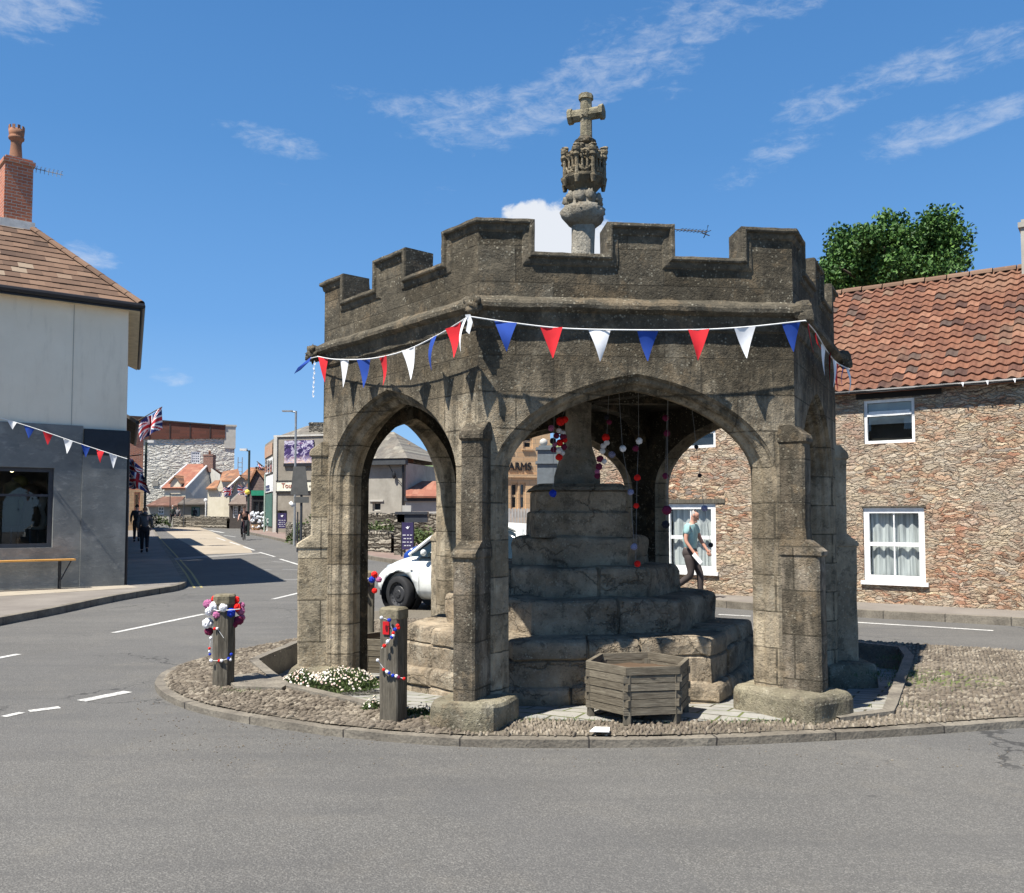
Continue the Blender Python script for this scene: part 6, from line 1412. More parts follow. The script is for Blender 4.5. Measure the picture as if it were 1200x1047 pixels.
# white first aid style panel on a frame by the green wall
Yq = 58; t_ = thing('white_frame_sign', tuple(P(316, 618, Yq)), 'small white framed sign with a white cross in front of the green side wall', 'sign'); a_, b_ = P(313, 619, Yq), P(320, 608.5, Yq); mb = MB()
mb.tube([(a_.x, Yq, G(Yq)+.1), (a_.x, Yq, b_.z), (b_.x, Yq, b_.z), (b_.x, Yq, G(Yq)+.1)], .045, 6); mb.build('frame', WPAINT, t_)
mb = MB(); cx, cz = (a_.x+b_.x)/2, (a_.z+b_.z)/2+.1; mb.box(cx-.2, Yq-.02, cz-.2, cx+.2, Yq+.0, cz+.2); mb.build('panel', DARKGREY, t_); mb = MB(); mb.box(cx-.16, Yq-.04, cz-.05, cx+.16, Yq-.022, cz+.05); mb.box(cx-.05, Yq-.045, cz-.16, cx+.05, Yq-.024, cz+.16); mb.build('cross_mark', WPAINT, t_)
# pub glimpsed through the front arch
pu = Plane(PX(585, 34.5), PX(645, 35.2)); pub = pu.root('inn', 'buff stone inn with black raised lettering seen through the front arch', 'inn')
hs = [pu.rect(598.5, 566, 607, 597), pu.rect(609, 566, 616, 597), pu.rect(613, 509, 624, 526), pu.rect(590, 509, 599, 526)]
Hh = pu.at(610, 470)[1]; body(pub, pu.L, 5, Hh, hs, BUFF, 'x', Hh+2); roof(pub, pu.L, 5, Hh, Hh+2, REDTILE)
for h_ in hs: window(pub, h_, 1, 2, fw=.07, bw=.05, sillm=BUFF, frame=mat('tan window frame', col=(.5, .36, .22, 1)))
tx, tz = pu.at(575, 551); tx2, _ = pu.at(622.5, 551); tt = text(pub, 'BATH ARMS', (tx2, -.03, tz), .46, BLACK, ext=.03, al='RIGHT', sx=.82)
tt.rotation_euler = (R(90), 0, 0)
mb = MB(); r_ = pu.rect(585, 556, 645, 560); mb.box(0, -.08, r_[1], pu.L, -.001, r_[3]); mb.build('string_course', BUFF, pub, world=False)
gY = 26.5; a_, b_ = P(630, 566, gY), P(653, 522, gY); t_ = thing('grey_pier', ((a_.x+b_.x)/2, gY, G(gY)+.1), 'tall grey painted pier with a round finial glimpsed between the arch and the cross shaft', 'pier')
w_ = b_.x-a_.x; mb = MB(); GB = mat('blue grey paint', col=(.16, .18, .19, 1), rough=.6); mb.box(a_.x, gY, G(gY), b_.x, gY+.5, b_.z-.55); mb.build('post', GB, t_)
mb = MB(); mb.box(a_.x-.05, gY-.05, b_.z-.549, b_.x+.05, gY+.55, b_.z-.47); mb.box(a_.x+.01, gY+.01, b_.z-.469, b_.x-.01, gY+.49, b_.z-.14); mb.box(a_.x-.04, gY-.04, b_.z-.139, b_.x+.04, gY+.54, b_.z-.06); mb.box(a_.x+.04, gY+.04, b_.z-.059, b_.x-.04, gY+.4, b_.z); mb.build('cap', GB, t_)
mb = MB(); mb.smooth = True; mb.ball((a_.x+w_*.32, gY+.22, b_.z+.1), .12, 12, 9); mb.build('finial', GREYWALL2, t_)
fY = 25.5; t_ = thing('picket_fence', tuple(P(604, 617, fY)), 'short weathered picket fence in front of the inn', 'fence'); mb = MB()
for k in range(16):
    x_ = P(585, 604, fY).x+k*.085; mb.extrude_xz([(x_, G(fY)), (x_+.07, G(fY)), (x_+.07, P(600, 597, fY).z), (x_+.035, P(600, 595.5, fY).z), (x_, P(600, 597, fY).z)], fY, fY+.02)
mb.build('pickets', mat('silvered pickets', col=(.38, .36, .33, 1)), t_); mb = MB(); x_ = P(585, 604, fY).x
for z_ in (.5, 1.4): mb.box(x_, fY+.021, z_, x_+1.4, fY+.05, z_+.07)
mb.build('rails', mat('silvered rails', col=(.36, .34, .31, 1)), t_)

# street lamps and sign posts
def lamp(label, px, py_top, Y, arm_px, dark=True, head='box', base=None):
    b_ = PX(px, Y); zt = P(px, py_top, Y).z; t_ = thing('street_lamp', (b_.x, b_.y, G(Y)+.1), label, 'street lamp', 'street lamps'); m = mat('dark green lamp steel', col=(.035, .05, .045, 1)) if dark else GALV
    mb = MB(); mb.tube([(b_.x, b_.y, G(Y)), (b_.x, b_.y, G(Y)+1.2)], .09 if Y > 40 else .065, 8); mb.tube([(b_.x, b_.y, G(Y)+1.2), (b_.x, b_.y, zt)], .065 if Y > 40 else .05, 8); mb.build('pole', m, t_)
    x1 = P(arm_px, py_top, Y).x; mb = MB(); mb.tube([(b_.x, b_.y, zt-.05), (interp(b_.x, x1, .4), b_.y, zt+.0)], .04, 6); mb.build('arm', m, t_)
    mb = MB(); mb.smooth = False; xa, xb = sorted((interp(b_.x, x1, .25), x1)); mb.box(xa, b_.y-.1, zt-.03, xb, b_.y+.1, zt+(.1 if head == 'box' else .03)); mb.build('lamp_head', mat('pale lamp head', col=(.62, .62, .6, 1)) if head == 'box' else GALV, t_)
    return t_
lamp('slender pale street lamp standing by the mural building', 345.3, 482, 40, 331, False, 'flat'); lamp('dark street lamp with a white head beyond the cyclist', 291, 528, 52, 281.5); lamp('dark street lamp behind the union flags at left', 169.6, 518.5, 46, 181)
sY = 35; b_ = PX(353, sY); t_ = thing('road_sign', (b_.x, b_.y, G(sY)+.1), 'back of a tapering grey road sign with a small plate under it on a post', 'road sign'); mb = MB(); mb.tube([(b_.x, sY, G(sY)), (b_.x, sY, P(353, 549, sY).z)], .05, 8); mb.tube([(b_.x-.15, sY+.04, G(sY)), (b_.x-.15, sY+.04, P(353, 600, sY).z)], .03, 6); mb.build('post', DARKGREY, t_)
q = [P(x_, y_, sY) for x_, y_ in ((341, 580), (362, 580), (358.5, 547), (344.5, 547))]; mb = MB(); mb.extrude_xz([(p.x, p.z) for p in q], sY-.09, sY-.06); mb.build('sign_plate', SIGNBACK, t_)
q = [P(x_, y_, sY) for x_, y_ in ((345.5, 589.5), (362.5, 589.5), (362.5, 582.5), (345.5, 582.5))]; mb = MB(); mb.extrude_xz([(p.x, p.z) for p in q], sY-.09, sY-.06); mb.build('small_plate', SIGNBACK, t_)
mb = MB(); q = P(341.8, 591, sY); mb.smooth = True; mb.tube([q+Vector((-.06, 0, .08)), q+Vector((.07, 0, -.1))], .07, 8); mb.build('lamp', WPAINT, t_)
for i, (px_, top, lbl) in enumerate(((310, 556, 'pale green thin pole in front of the green shop wall'), (215.5, 583, 'thin dark pole left of the far low stone wall'), (199, 578, 'thin dark pole in front of the plum roofed low wing'))):
    Y_ = (56, 74, 73)[i]; b_ = PX(px_, Y_); o_ = MB(); o_.tube([(b_.x, b_.y, G(Y_)), (b_.x, b_.y, P(px_, top, Y_).z)], .05 if i == 0 else .035, 7); o_ = o_.build('thin_pole', mat('pale green pole', col=(.35, .42, .36, 1)) if i == 0 else DARKGREY); tag(o_, lbl, 'pole', 'thin street poles')
p = PX(241, 74); t_ = thing('lollipop_sign', (p.x, p.y, G(74)), 'white round topped post by the far shops', 'sign'); mb = MB(); mb.tube([(p.x, 74, G(74)), (p.x, 74, P(241, 588, 74).z)], .05, 6); mb.build('post', WPAINT, t_); mb = MB(); mb.ball(P(241, 586.5, 74), .16, 10, 8, 0, (1, .4, 1)); mb.build('disc', WPAINT, t_)
p = PX(300, 60); t_ = thing('flower_tub', (p.x, p.y, G(60)+.1), 'mound of white flowers and greenery outside the green shop', 'flowers'); mb = MB(); mb.lathe([(.25, G(60)+.1), (.35, G(60)+.5)], 12, (p.x, p.y)); mb.build('tub', BUFF, t_)
mb = MB(); r = random.Random(3)
for _ in range(70): mb.ball((p.x+r.uniform(-.45, .75), p.y-r.uniform(0, .4), G(60)+r.uniform(.3, 1.35)), .075, 6, 5)
mb.build('blooms', mat('white blooms', col=(.7, .72, .75, 1)), t_)
mb = MB()
for _ in range(200):
    c_ = Vector((p.x+r.uniform(.4, 1.1), p.y, G(60)+r.uniform(.1, 1.0))); mb.quad(c_, c_+Vector((r.uniform(-.1, .1), 0, .12)), c_+Vector((.1, .05, r.uniform(0, .1))))
mb.build('greenery', GRASS, t_)

# union flags
FM = [mat('flag navy', col=(.02, .03, .14, 1)), mat('flag white', col=(.68, .68, .7, 1)), mat('flag red', col=(.45, .03, .04, 1))]
def jack(u, v):
    x, y = (u-.5)*60, (v-.5)*30
    if abs(x) < 3 or abs(y) < 3: return 2
    if abs(x) < 5 or abs(y) < 5: return 1
    d = min(abs(y-x/2), abs(y+x/2))*.894
    return 2 if d < 1.1 else (1 if d < 3.2 else 0)
def flag(label, quadpx, Y, pole, wav=.08, seed=0, gr='union flags on poles'):
    q = [P(x_, y_, Y) for x_, y_ in quadpx]; b_ = P(*pole[0], Y); t_ = thing('union_flag', tuple(b_), label, 'flag', gr); mb = MB(); nu, nv = 44, 24
    def S(u, v):
        a_ = q[0].lerp(q[1], u); c_ = q[3].lerp(q[2], u); p_ = c_.lerp(a_, v); return p_+Vector((.5*wav*math.sin(u*7+seed+v), wav*2*math.sin(u*9+seed*2+v*2), wav*math.sin(u*8+seed+1+v*1.5)*u))
    for i in range(nu):
        for j in range(nv): mb.mi = jack((i+.5)/nu, (j+.5)/nv); mb.quad(S(i/nu, j/nv), S((i+1)/nu, j/nv), S((i+1)/nu, (j+1)/nv), S(i/nu, (j+1)/nv))
    mb.build('cloth', FM, t_, clean=False); mb = MB(); mb.tube([P(*pole[0], Y), P(*pole[1], Y)], .022 if Y < 60 else .035, 6); mb.build('pole', WOODV, t_); return t_
flag('largest union flag, flying highest from the left row of buildings', [(190, 478), (160, 498), (166, 517), (187, 503)][0:4], 38, ((150, 500), (190, 477)), .10, 1)
flag('crumpled union flag hanging directly above the lowest flag at left', [(152, 536), (166, 548), (163, 566), (150, 556)], 36, ((149, 535), (166, 533)), .12, 2)
flag('lowest union flag on the left row of buildings', [(151, 553), (171, 556), (175.5, 577), (150, 572)], 35, ((149, 552), (172, 555)), .10, 3)
flag('small union flag in front of the bay windowed house in the distance', [(263, 572), (275, 570), (273, 580), (262, 583)], 66, ((277, 564), (272, 578)), .12, 4)
flag('small union flag beside the yellow ball on the distant lamp', [(280, 568), (290, 573), (292, 582), (281, 580)], 60, ((281, 566), (292, 580)), .12, 5)
flag('small union flag on the left edge of the mural building', [(301, 542), (303.5, 549), (309, 553), (305, 543)], 60, ((310, 548), (301, 541)), .06, 6)
o_ = MB(); o_.smooth = True; o_.ball(P(290, 577, 52), .16, 12, 9); o_ = o_.build('yellow_ball', mat('yellow ball paint', col=(.75, .6, .1, 1))); tag(o_, 'yellow ball fixed to the dark street lamp beyond the cyclist', 'ball')

# tree behind the cottage
def tree(label, cx, cy, z0, zc0, rx, rz_, n, seed):
    t_ = thing('sycamore_tree', (cx, cy, 0), label, 'tree'); r = random.Random(seed); mb = MB(); mb.tube([(cx, cy, -.1), (cx+.1, cy, zc0*.5), (cx, cy, zc0), (cx+.2, cy, zc0+rz_*.35)], [.28, .22, .17, .05], 10)
    for k in range(9):
        a_ = k*2.4; mb.tube([(cx, cy, zc0-1.0+.12*k), (cx+rx*.4*math.cos(a_), cy+rx*.4*math.sin(a_), zc0+.0+.1*k), (cx+rx*.7*math.cos(a_), cy+rx*.7*math.sin(a_), zc0+.4+.08*k)], [.1, .06, .02], 6)
    mb.build('trunk', BARK, t_); mb = MB(); cl = []
    for k in range(84):
        d = Vector((r.gauss(0, 1), r.gauss(0, 1), r.gauss(0, 1))).normalized(); q = r.uniform(.35, .97)
        cl.append((Vector((cx+d.x*rx*q, cy+d.y*rx*q, zc0+.6+d.z*rz_*q)), r.uniform(.26, .66)))
    for c_, cr in cl:
        for _ in range(int(n/64*(cr/.55)**2)):
            d = Vector((r.gauss(0, 1), r.gauss(0, 1), r.gauss(0, .75))).normalized(); p = c_+Vector([max(-1.5, min(1.5, r.gauss(0, 1))) for _ in range(2)]+[max(-1.3, min(1.3, r.gauss(0, .8)))])*cr*.55; nn = (d+Vector((r.gauss(0, .4), r.gauss(0, .4), r.gauss(0, .4)+.5))).normalized()
            u_ = nn.cross(Vector((r.gauss(0, 1), r.gauss(0, 1), r.gauss(0, 1)))).normalized(); w_ = nn.cross(u_); L = r.uniform(.035, .07)
            mb.quad(p-u_*L, p-w_*L*.7+u_*L*.2, p+u_*L*1.1-nn*L*.3, p+w_*L*.7+u_*L*.2)
    mb.build('crown', LEAFT, t_, clean=False)
tp = P(1042, 300, 23.5); tree('leafy green sycamore rising behind the cottage roof', tp.x, tp.y, 0, P(1042, 322, 23.5).z-.6, 2.05, 1.42, 78000, 11)
# ================================================================ bunting on the shelter
FLM = {'r': RFLAG, 'w': WFLAG, 'b': BFLAG}
def bunting(label, cordpts, flags, name='bunting', cr=.006, rs=5, thick=True):
    """cordpts: world points; flags: (centre px->param t, colour, width, height, droop vector)"""
    t_ = thing(name, tuple(cordpts[0]), label, 'bunting'); mb = MB(); n = len(cordpts); mb.tube(cordpts, cr, rs); mb.build('cord', CORDM, t_); r = random.Random(n)
    def at(px):
        for a_, b_ in zip(cordpts[:-1], cordpts[1:]):
            pa, pb = 600+F*a_.x/a_.y, 600+F*b_.x/b_.y
            if (pa-px)*(pb-px) <= 0 and abs(pa-pb) > 1e-6: return a_.lerp(b_, (px-pa)/(pb-pa)), (b_-a_).normalized()
        return cordpts[-1], (cordpts[-1]-cordpts[-2]).normalized()
    for f in flags:
        px, c_, w_, h = f[:4]; sw = f[4] if len(f) > 4 else (0, 0); tw = f[5] if len(f) > 5 else 0
        p, d = at(px); d = (Matrix.Rotation(tw, 4, 'Z') @ d); down = (Vector((0, 0, -1))+Vector((sw[0], sw[1], 0))).normalized(); nn = d.cross(down).normalized(); mb = MB(); N = 6; cv = r.uniform(-.03, .03); cv2 = r.uniform(-.7, .7); rt = r.uniform(-.3, .3); d = Matrix.Rotation(rt, 4, 'Z') @ d; down = (down+d*r.uniform(-.07, .07)).normalized(); nn = d.cross(down).normalized()
        rows = []
        for j in range(N+1):
            v = j/N; hw = w_/2*(1-v)+.003; rw = []
            for k in range(5):
                u_ = (k/4-.5)*2; rw.append(p+d*hw*u_+down*h*v+nn*(cv*math.sin(v*3)+cv2*hw*(u_*u_)*.5))
            rows.append(rw)
        mb.smooth = True
        for a_, b_ in zip(rows[:-1], rows[1:]):
            for k in range(4): mb.quad(a_[k], a_[k+1], b_[k+1], b_[k])
        o = mb.build('flag', FLM[c_], t_)
    return t_
def cordline(pts, sub=8):
    v = [P(px, py, Y) for px, py, Y in pts]; out = []
    for i in range(len(v)-1):
        p0, p1, p2, p3 = v[max(i-1, 0)], v[i], v[i+1], v[min(i+2, len(v)-1)]
        for k in range(sub):
            t_ = k/sub; out.append(.5*((2*p1)+(p2-p0)*t_+(2*p0-5*p1+4*p2-p3)*t_*t_+(3*p1-p0-3*p2+p3)*t_**3))
    return out+[v[-1]]
ya, yb, yc, yd = A.y-.1, B.y-.22, Cc.y-.17, D_.y-.05
L1 = [(x_, y_, 0) for x_, y_ in ((372, 418), (395, 421.5), (435, 420.5), (475, 411), (515, 392), (548, 372))]
def depthline(pts, x0, Y0, x1, Y1):   # depth so the line is straight in plan between two corners
    a_, b_ = Vector(((x0-600)/F*Y0, Y0)), Vector(((x1-600)/F*Y1, Y1)); out = []
    for px, py, _ in pts:
        k = (px-600)/F; dd = b_-a_; t_ = (k*a_.y-a_.x)/(dd.x-k*dd.y); out.append((px, py, a_.y+dd.y*t_))
    return out
c1 = cordline(depthline(L1, 372, ya, 548, yb))
bunting('red, white and blue triangular bunting strung across the left arch of the shelter', c1, [(378, 'r', .13, .25, (0, 0), R(35)), (401, 'w', .17, .27), (424, 'b', .20, .27), (448, 'r', .20, .26), (480, 'w', .19, .27), (505, 'b', .18, .27), (532, 'r', .18, .26, (-.05, 0)), (543.5, 'w', .09, .26, (-.12, 0))])
L2 = [(x_, y_, 0) for x_, y_ in ((552, 371.5), (600, 378.5), (660, 385), (740, 387), (820, 386.5), (880, 383), (944, 376))]
c2 = cordline(depthline(L2, 552, yb, 944, yc))
bunting('red, white and blue triangular bunting strung across the wide front arch', c2, [(592.5, 'b', .175, .235), (647, 'r', .175, .245), (704, 'w', .18, .255), (761, 'b', .175, .25), (820, 'r', .17, .25), (875, 'w', .175, .255), (931, 'b', .165, .245)])
L3 = [(x_, y_, 0) for x_, y_ in ((944, 376), (956, 390), (968, 410), (980, 425), (996, 433))]
c3 = cordline(depthline(L3, 944, yc, 997, yd-.3))
bunting('bunting running back along the shaded right side of the shelter', c3, [(951, 'r', .17, .25, (.16, 0)), (960, 'r', .10, .15, (.3, 0)), (969, 'w', .2, .26), (975, 'r', .2, .27), (979, 'w', .2, .27), (984, 'r', .2, .27), (992, 'b', .15, .25), (997, 'w', .08, .26)])
# stray blue flag and white streamer at the far left corner
t_ = thing('loose_flag', tuple(P(368, 420, ya)), 'single blue pennant blowing out to the left of the shelter corner', 'flag'); mb = MB(); mb.tube([P(373, 418, ya), P(364, 420, ya)], .005, 5); mb.build('cord', CORDM, t_)
mb = MB(); q = [P(365, 418, ya), P(362.5, 424, ya), P(352, 434, ya+.1), P(344.5, 438.5, ya+.15), P(349, 431, ya+.1)]; mb.quad(*q); mb.build('cloth', BFLAG, t_)
t_ = thing('ribbon_streamer', tuple(P(368, 423, ya)), 'thin white twisted ribbon hanging from the left corner of the string course', 'ribbon'); mb = MB(); n_ = 16
for k in range(n_): y0_ = 423+k*2.7; xx = 368.5-.1*k+.5*math.sin(k*1.7); w_ = .6+.7*(k % 2); mb.quad(P(xx-w_, y0_, ya), P(xx+w_, y0_, ya+.01), P(xx+w_*.4, y0_+2.5, ya), P(xx-w_*.5, y0_+2.5, ya))
mb.build('ribbon', WFLAG, t_)
mb = MB(); q = [P(545, 369, yb), P(551, 368.5, yb), P(554, 378, yb-.02), P(550, 392, yb-.03), P(546, 388, yb-.02), P(548, 378, yb)]
mb.quad(*q); o_ = mb.build('knotted_flag', mat('grey white cloth', col=(.5, .51, .52, 1))); tag(o_, 'crumpled white flag knotted at the front left corner boss', 'flag')
L4 = [(x_, y_, 0) for x_, y_ in ((-40, 481), (0, 490), (40, 502), (90, 519), (130, 532), (149, 538))]
c4 = cordline([(x_, y_, 18.6+.9*(x_+40)/190) for x_, y_, _ in L4])
bunting('small bunting strung across the grey front of the corner shop', c4, [(12, 'w', .2, .17), (32, 'b', .22, .25), (54, 'r', .2, .26), (78, 'w', .21, .30), (99, 'b', .19, .25), (116, 'r', .17, .27), (131.5, 'w', .17, .30)], cr=.009)

# ================================================================ pompoms
def pompom_mesh(m, name, r=1.0, seed=0):
    mb = MB(); rr = random.Random(seed); bm = bmesh.new(); bmesh.ops.create_icosphere(bm, subdivisions=3, radius=1)
    for v in bm.verts: v.co *= rr.uniform(.86, 1.08)
    me = bpy.data.meshes.new(name); bm.to_mesh(me); bm.free(); me.materials.append(m); return me
PM = {k: pompom_mesh(m, 'pompom', 1, i) for i, (k, m) in enumerate(dict(w=YW, r=YR, b=YB_, p=YP, d=YD, c=YBW, k=YDK).items())}
def pom(par, loc, r, c_, name='pompom'):
    o = bpy.data.objects.new(name, PM[c_]); C.objects.link(o); o.parent = par; o.location = Vector(loc)-par.location; o.scale = (r, r, r*.97); o.rotation_euler = (rnd.random()*6, rnd.random()*6, rnd.random()*6); return o
def pomstring(label, pts, Y, balls, rad=.036):
    v = [P(px, py, Y) for px, py in pts]; t_ = thing('pompom_string', tuple(v[0]), label, 'pompom string', 'pompom strings hanging inside the shelter'); mb = MB(); mb.tube(v, .0018, 4); mb.build('string', mat('grey string', col=(.25, .25, .25, 1)), t_)
    for b in balls: pom(t_, P(b[0], b[1], Y), (b[3] if len(b) > 3 else rad)*.86, b[2])
pomstring('vertical string with a white pompom at the top and a bright red one below', [(748, 455), (748.5, 517), (746.5, 560), (745, 662)], 8.3, [(749, 517, 'w', .037), (745, 526, 'd', .035), (747, 560, 'r', .036), (745.5, 593, 'r', .03), (747, 661, 'r', .036)])
pomstring('slanting string with a white pompom and two blue and white ones', [(725, 455), (729.5, 526), (738.5, 577), (743.5, 642)], 8.2, [(730, 526, 'w', .036), (739, 577, 'c', .034), (743, 641, 'c', .036)])
pomstring('string of dark plum pompoms ending in front of the cottage window edge', [(783, 455), (781, 505), (780, 558)], 8.4, [(780, 490, 'd', .036), (781.5, 508, 'd', .036), (780, 558, 'd', .036)])
pomstring('pair of plum pompoms overlapping the white frame of the rear window', [(783, 455), (782, 560), (781.5, 615)], 8.1, [(781.5, 598, 'd', .05), (780, 615, 'k', .042)], .04)
pomstring('cluster of red and white pompoms hanging right of the cross shaft', [(714, 452), (711, 515), (706, 530), (700, 558)], 8.7, [(710, 513, 'r', .045), (711, 519, 'w', .034), (707, 523, 'w', .034), (706, 529, 'w', .034), (717, 533, 'c', .04), (703, 538, 'd', .04), (708, 541, 'w', .03), (702, 547, 'd', .04), (700, 553, 'p', .03), (700, 558, 'd', .034), (714, 495, 'd', .03), (711, 489, 'k', .03)])
pomstring('cluster of red and white pompoms hanging left of the cross shaft', [(662, 480), (655, 500), (650, 520), (655, 537)], 8.55, [(657, 494, 'r', .05), (662, 492, 'r', .04), (646, 502, 'p', .036), (655, 505, 'w', .03), (660, 508, 'w', .03), (660, 512, 'd', .04), (652, 511, 'd', .035), (648, 517, 'k', .036), (656, 519, 'r', .04), (650, 521, 'p', .03), (649, 527, 'd', .036), (655, 528, 'w', .04), (659, 531, 'w', .03), (655, 536, 'r', .04), (661, 524, 'd', .036), (662, 516, 'r', .03)])
pomstring('string of small dark pompoms against the rubble wall at right', [(809, 462), (816, 523), (820, 557), (825.5, 596), (833, 639)], 8.0, [(816, 524, 'k', .024), (820, 557.5, 'k', .022), (825.5, 596, 'c', .034), (833, 639, 'k', .027)])
pomstring('single dark blue pompom hanging in front of the socle cap', [(650, 470), (648.5, 520), (648, 578)], 8.2, [(648, 578.5, 'b', .042)])

# ================================================================ wooden posts
def post(label, cx, cy, w_, h, rot, z0=IH, rounded=False, groove=True):
    t_ = thing('wooden_post', (cx, cy, z0), label, 'bollard', 'weathered wooden posts round the island', rot)
    mb = MB(); hw = w_/2; ch = .010 if not rounded else .05
    def ringp(hw, ch): return [(-hw+ch, -hw), (hw-ch, -hw), (hw, -hw+ch), (hw, hw-ch), (hw-ch, hw), (-hw+ch, hw), (-hw, hw-ch), (-hw, -hw+ch)]
    lv = [-.2]+[h*.8*k/10 for k in range(11)]+[h-.115, h-.09]; rows = []
    for z in lv:
        rows.append([(x+noise.noise(Vector((x*9, z*4, cx)))*.006, y+noise.noise(Vector((y*9, z*4, cy)))*.006, z) for x, y in ringp(hw, ch)])
    for a_, b_ in zip(rows[:-1], rows[1:]):
        for k in range(8): mb.quad(a_[k], a_[(k+1) % 8], b_[(k+1) % 8], b_[k])
    mb.build('shaft', WOODV, t_, world=False)
    mb = MB(); lv = [(hw+.002, h-.09), (hw+.005, h-.08), (hw+.004, h-.015), (hw-.008, h), (.001, h+.010)]; rows = [[(x, y, z+.004*noise.noise(Vector((x*20, y*20, 3)))) for x, y in ringp(f, min(ch, f*.45))] for f, z in lv]
    for a_, b_ in zip(rows[:-1], rows[1:]):
        for k in range(8): mb.quad(a_[k], a_[(k+1) % 8], b_[(k+1) % 8], b_[k])
    mb.build('cap', mat('lichened post cap', f_render((.11, .095, .06, 1), (.25, .215, .145, 1), 16, .6)), t_, world=False)
    return t_
def on(px, py, h=IH): p = GP(px, py, h); return p
pf = on(459, 846); post('square weathered post with a red reflector, in front of the left arch', pf.x, pf.y+.09, .165, P(459, 713, pf.y).z-IH, R(-24))
pl_ = on(258.5, 804); post('round edged weathered post smothered in pompoms at the left end of the island', pl_.x, pl_.y+.08, .19, P(258.5, 697.5, pl_.y).z-IH, R(10), rounded=True)
p3 = Vector(((431-600)/F*12.0, 12.0, IH)); post('weathered post behind the left planter, partly hidden by the arch', p3.x, p3.y, .19, P(431, 669.5, 12).z-IH, R(5))
# reflector
t_ = MB(); M = Matrix.Translation((pf.x, pf.y+.09, 0)) @ Matrix.Rotation(R(-24), 4, 'Z'); zt = P(457, 729, pf.y).z
t_.box(-.045, -.094, zt-.10, .012, -.0835, zt, M); o_ = t_.build('reflector', mat('red reflector plastic', col=(.5, .01, .015, 1), rough=.25, spec=.6)); tag(o_, 'small red reflector near the top of the square front post', 'reflector')
def beads(label, par_px, Y, pts, r=.011, cord=True):
    v = [P(px, py, Y) for px, py, _ in pts]; t_ = thing('bead_string', tuple(v[0]), label, 'bead string', 'bead strings on the posts'); mb = MB(); mb.tube([p+Vector((0, .005, 0)) for p in v], .0025, 4); mb.build('string', CORDM, t_)
    for p, (_, _, c_) in zip(v, pts):
        if c_: pom(t_, p, r*rnd.uniform(.9, 1.15), c_, 'bead')
beads('upper string of red, white and blue beads slanting over the square front post', 0, pf.y-.03, [(447, 724, 'w'), (456, 727, 'b'), (461, 742, 'r'), (466, 733.5, 'r'), (467, 736, 'r'), (463, 738, 'b'), (461, 745, 'w'), (459, 747, 'b'), (454.5, 752, 'w'), (450.5, 757, 'r'), (447, 760, None)], .014)
beads('lower string of beads sagging round the square front post', 0, pf.y-.02, [(442.5, 774, 'w'), (449, 783, None), (449.5, 785, 'r'), (453.5, 787.5, 'w'), (456, 789, 'b'), (460.5, 792, 'b'), (464.5, 792.5, 'w'), (467, 794, 'd'), (473.5, 795.5, 'r')], .013)
beads('loop of beads round the lower half of the pompom covered post', 0, pl_.y-.03, [(247.5, 774.5, 'w'), (257, 774.5, 'r'), (259.5, 774.5, 'w'), (268, 772, 'b'), (270, 773.5, 'w'), (271, 767, 'b')], .014)
beads('short vertical string of beads on the left side of the pompom covered post', 0, pl_.y+.05, [(247, 748, 'w'), (245.5, 760, 'r'), (245.5, 763.5, 'w'), (246, 767, 'b'), (247, 774, 'w')], .013)
beads('two beads high on the front of the pompom covered post', 0, pl_.y-.03, [(251.5, 737, 'r'), (254.5, 736.8, 'w'), (262, 748, None)], .014)
pg = thing('pompom_cluster', tuple(P(258, 715, pl_.y)), 'big cluster of red, white, blue and purple pompoms tied round the left hand post', 'pompoms')
for px, py, c_, r_, dy in [(243.5, 708, 'p', .045, 0), (251.5, 711, 'w', .05, -.06), (261.5, 712.5, 'w', .042, -.09), (245.5, 717, 'w', .042, -.03), (255, 720.5, 'p', .045, -.07), (243.5, 730.5, 'w', .052, 0), (245, 740, 'd', .042, .02), (268, 707.5, 'b', .04, -.03), (270.5, 718, 'b', .045, -.06), (276.5, 703.5, 'r', .038, .02), (277, 712, 'r', .044, -.01), (282, 716, 'p', .042, .03), (280, 727, 'd', .045, 0), (274, 731.5, 'd', .04, .0), (283, 710, 'p', .034, .05), (283.5, 724, 'p', .034, .03), (262, 705, 'b', .036, .1), (252, 702, 'r', .036, .1)]:
    pom(pg, P(px, py, pl_.y+.08+dy), r_, c_)
mb = MB(); mb.tube([P(243, 712, pl_.y), P(255, 716, pl_.y-.03), P(270, 715, pl_.y-.03), P(281, 714, pl_.y+.05)], .004, 4); mb.build('string', CORDM, pg)
pg = thing('pompom_cluster', tuple(P(438, 680, 11.9)), 'small cluster of pompoms on the post behind the left planter', 'pompoms')
for px, py, c_, r_ in [(428.5, 680, 'w', .045), (436, 679.5, 'b', .045), (439, 673.5, 'r', .045), (444, 679.5, 'p', .042), (439, 692.5, 'r', .036), (426.5, 692.5, 'k', .025), (431, 686, 'k', .025)]: pom(pg, P(px, py, 11.85), r_, c_)
mb = MB(); mb.tube([P(427, 680, 11.88), P(444, 680, 11.88), P(439, 692, 11.88)], .004, 4); mb.build('string', CORDM, pg)

